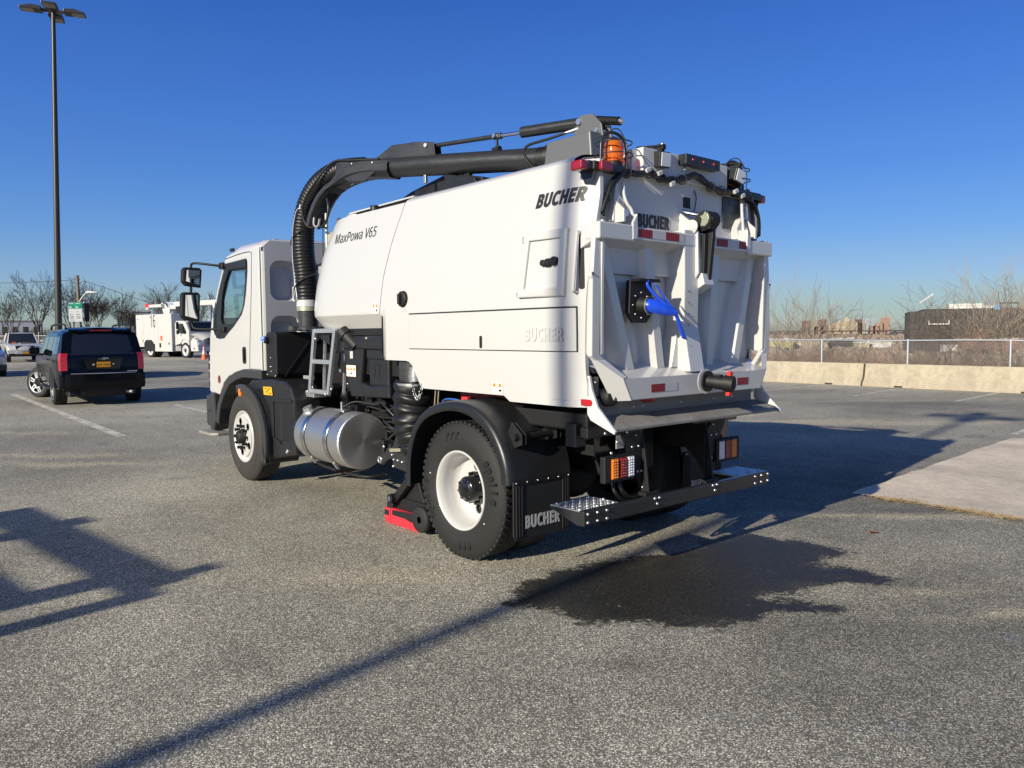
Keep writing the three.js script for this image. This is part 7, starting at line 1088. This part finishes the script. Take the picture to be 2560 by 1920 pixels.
// ---------------------------------------------------------------- the low town beyond the fence
{
  seed = 991;
  const sand = std([0.52, 0.43, 0.30], 0.8), sand2 = std([0.46, 0.37, 0.26], 0.8), red = std([0.20, 0.11, 0.10], 0.8), grey = std([0.40, 0.42, 0.45], 0.8), rose = std([0.42, 0.27, 0.20], 0.8), dk = std([0.05, 0.05, 0.055], 0.5);
  const S = 2, towers = (name, label, x0, x1, top, m, cap, cols) => {   // at 3 km
    const X = (x0 + x1), w = (x1 - x0) * S, h = (top - 1.7) * S + 1.7 + 10, t = thing(name, label, 'apartment tower', [X, -10, -3000]);
    obj('wall', [bx(-w / 2, w / 2, 0, h, -9, 9, 0)], m, t); const nC = Math.max(2, Math.round(w / 5)), nR = Math.max(3, Math.round((h - 8) / 5)); const win = [];
    for (let j = 0; j < nR; j++) for (let i = 0; i < nC; i++) win.push(bx(-w / 2 + (i + 0.3) * w / nC, -w / 2 + (i + 0.7) * w / nC, 8 + (j + 0.3) * (h - 8) / nR, 8 + (j + 0.75) * (h - 8) / nR, 8.9, 9.15, 0));
    const wm = obj('windows', win, dk, t); wm.userData.kind = 'stuff';
    if (cap) obj('roof_house', [bx(-w / 2 + cap[0] * w, -w / 2 + cap[1] * w, h, h + cap[2], -5, 5, 0)], m, t);
  };
  towers('apartment_tower', 'dark red tower farthest left on the skyline', 566.6, 579.4, 22, red); towers('apartment_tower', 'small tan tower between the two dark red towers', 586.4, 595, 18.5, sand2); towers('apartment_tower', 'dark red tower with a stepped top, right one of the pair', 598, 611.2, 23, red, [0.3, 1, 3]);
  towers('apartment_tower', 'long low tan block in front of the dark red towers', 568, 606, 10.5, sand2);
  towers('apartment_tower', 'leftmost wing of the big sandy apartment complex', 616.6, 627.6, 16, sand); towers('apartment_tower', 'second wing of the sandy complex', 627.9, 637.2, 18.2, sand); towers('apartment_tower', 'tallest middle block of the sandy complex with a roof house', 637.5, 655.9, 21, sand, [0.5, 1, 12]); towers('apartment_tower', 'block right of the middle of the sandy complex', 657.3, 663, 21.4, sand); towers('apartment_tower', 'lower stepped block right of the middle of the sandy complex', 663.2, 673.4, 18.5, sand); towers('apartment_tower', 'rightmost wing of the sandy complex with clear window rows', 674.2, 685.6, 16.7, sand);
  towers('apartment_tower', 'dark red tower peeping over the sandy complex', 671, 680.2, 23.7, red); towers('apartment_tower', 'pale grey chimney-like tower, left one of two', 687.5, 693, 23, grey, [0.2, 0.8, 4]); towers('apartment_tower', 'pale grey chimney-like tower, right one of two', 701.2, 705.8, 22.9, grey, [0.2, 0.8, 4]); towers('apartment_tower', 'rose tan block right of the pale grey towers', 698, 714, 11, rose, [0.5, 0.9, 12]); towers('apartment_tower', 'stepped rose tower beside the black building', 719.7, 733.5, 26, rose, [0.5, 1, 8]); towers('apartment_tower', 'low rose block at the foot of the stepped rose tower', 712, 722, 16, rose);
  const br = thing('elevated_bridge', 'long dark elevated bridge deck running before the distant apartment towers', 'bridge', [420, -10, -1000]);
  obj('deck', [bx(-180, 90, 10.6, 12.2, -3, 3, 0)], std([0.075, 0.05, 0.055], 0.8), br); for (let i = 0; i < 24; i++) obj('pier', [bx(-176 + i * 11.5, -174.6 + i * 11.5, 0, 10.6, -1, 1, 0)], std([0.12, 0.1, 0.1], 0.8), br);
  // trees of the town as one far mass
  const wood = []; for (let k = 0; k < 2600; k++) { const d = 240 + 700 * rnd() ** 1.4, b = lerp(15.5, 36, rnd()) * D2R, x = d * Math.tan(b), w = rr(1.2, 3.2) * (1 + d / 900), h = rr(3, 6.5) * (0.8 + d / 1500); const g = new THREE.IcosahedronGeometry(1, 0); g.scale(w, h * 0.55, w); const p = g.attributes.position; g.translate(x, -10 + h * 0.5, -d); wood.push(g); }
  const wd = obj('far_bare_woods', wood, std([0.30, 0.23, 0.17], 1)); wd.userData.kind = 'stuff'; tag(wd, 'brownish leafless woods among the roofs of the low town', 'woods');
  // low sheds and shops
  const shed = (label, x, z, w, h, d, wallM, roofM, ry = 0) => { const b = thing('low_building', label, 'building', [x, -10, z], ry); obj('wall', [bx(-w / 2, w / 2, 0, h, -d / 2, d / 2, 0)], wallM, b); obj('roof', [bx(-w / 2 - 0.3, w / 2 + 0.3, h, h + 0.5, -d / 2 - 0.3, d / 2 + 0.3, 0)], roofM, b); const n = Math.max(2, Math.floor(w / 4)); for (let i = 0; i < Math.min(n, 8); i++) obj('window', [bx(-w / 2 + (i + 0.3) * w / n, -w / 2 + (i + 0.7) * w / n, h * 0.35, h * 0.65, d / 2 - 0.05, d / 2 + 0.06, 0)], M.darkGlass, b); };
  const wh = std([0.62, 0.61, 0.58], 0.8), brick = std([0.26, 0.12, 0.09], 0.85), tan = std([0.45, 0.38, 0.27], 0.85);
  shed('long dark shed under the sandy apartment complex', 128, -302, 8, 8.6, 10, dk, wh); shed('white-roofed hall left behind the fence, seen over the scrub', 110, -300, 22, 8.0, 14, tan, wh, -0.2); shed('yellowish flat block far left near the tailgate', 100, -290, 9, 8.6, 8, std([0.6, 0.55, 0.25], 0.8), wh);
  shed('small cream block below the dark shed', 134.5, -298, 5, 7.0, 6, std([0.58, 0.5, 0.33], 0.8), wh); shed('white block right of the small cream block', 142.5, -300, 7, 7.4, 8, wh, wh); shed('long red brick row low behind the fence mesh', 118, -262, 24, 3.2, 8, brick, brick, -0.15); shed('white shed behind the pale roof clutter', 132, -300, 6, 4.6, 6, wh, wh, 0.2);
  shed('long white wall low below the black building', 152, -250, 34, 6.4, 8, wh, wh, -0.2); shed('red brick block in front of the black building', 151, -248, 3.2, 11.4, 5, brick, brick, -0.2); shed('low red brick range at the foot of the black building', 156, -244, 26, 8.6, 6, brick, tan, -0.2); shed('low dark shed left under the black building', 134, -252, 9, 7.6, 7, dk, dk, -0.2);
  // black panelled building
  const bb = thing('black_building', 'large black panelled building on the right with white plant on its roof', 'building', [133.2, -10, -258], -0.42), pm = [0.016, 0.022, 0.03, 0.04].map((v) => std([v * 1.05, v, v * 0.98], 0.55));
  obj('wall', [bx(0, 62, 0, 18.0, -30, -0.25, 0), bx(4, 62, 18, 18.7, -30, -1, 0)], pm[0], bb); obj('dark_recess', [bx(29.5, 33.4, 0, 18.2, -0.24, -0.1, 0)], M.seam, bb);
  for (let i = 0; i < 30; i++) for (let j = 0; j < 9; j++) { const x = i * 1.5; if (x > 28.5 && x < 33.5) continue; obj('facade_panel', [bx(x + 0.04, x + 1.46, j * 2 + 0.04, j * 2 + 1.96, -0.25, 0, 0)], pm[Math.floor(rnd() * 4)], bb); }
  obj('rooftop_plant', [bx(11.5, 21, 18.7, 20.3, -9, -2, 0)], wh, bb); obj('rooftop_plant', [bx(21, 25, 18.7, 19.6, -9, -3, 0)], wh, bb); obj('blue_tarp', [bx(24.2, 25.8, 18.2, 19.6, -1.5, -0.9, 0)], std([0.15, 0.4, 0.75], 0.6), bb); obj('roof_frame', [bx(26, 31, 20.1, 20.5, -5, -1.5, 0), bx(26, 26.3, 18.7, 20.2, -2, -1.6, 0), bx(30.6, 31, 18.7, 20.2, -2, -1.6, 0)], dk, bb); obj('orange_parapet', [bx(31.5, 50, 18.2, 19.3, -2, -0.6, 0)], std([0.45, 0.25, 0.18], 0.8), bb); obj('roof_frame', [bx(38, 46, 19.4, 19.8, -4, -0.6, 0)], dk, bb);
  for (const x of [40.5, 42.2]) { const s = obj('exhaust_stack', [cyl(V(x, 19.3, -2), V(x, 21.3, -2), 0.6, 0.6, 14)], wh, bb); obj('stack_cap', [cyl(V(x, 21.3, -2), V(x, 22.2, -2), 0.68, 0.62, 14)], dk, s); }
  const pl = obj('work_platform', [bx(5.5, 11.5, 13.5, 13.9, 0.1, 0.9, 0), bx(5.5, 5.7, 13.9, 14.9, 0.1, 0.9, 0), bx(11.3, 11.5, 13.9, 14.9, 0.1, 0.9, 0)], wh, bb);
  for (const x of [36, 38]) obj('window', [bx(x, x + 0.9, 1.9 + 6, 9.2, -0.05, 0.05, 0)], wh, bb);
  const cr = thing('crane', 'white crane boom raised behind the left end of the black building', 'crane', [157.4, 8, -300]); obj('mast', [bar(V(0, 0, 0), V(1.2, 4.3, 0), 0.5, 0.5)], std([0.3, 0.33, 0.36], 0.5), cr); obj('jib', [bar(V(1.1, 4.2, 0), V(6.3, 7.7, 0), 0.55, 0.55)], wh, cr);
}
renderer.setSize(1024, 768);
renderer.render(scene, camera);
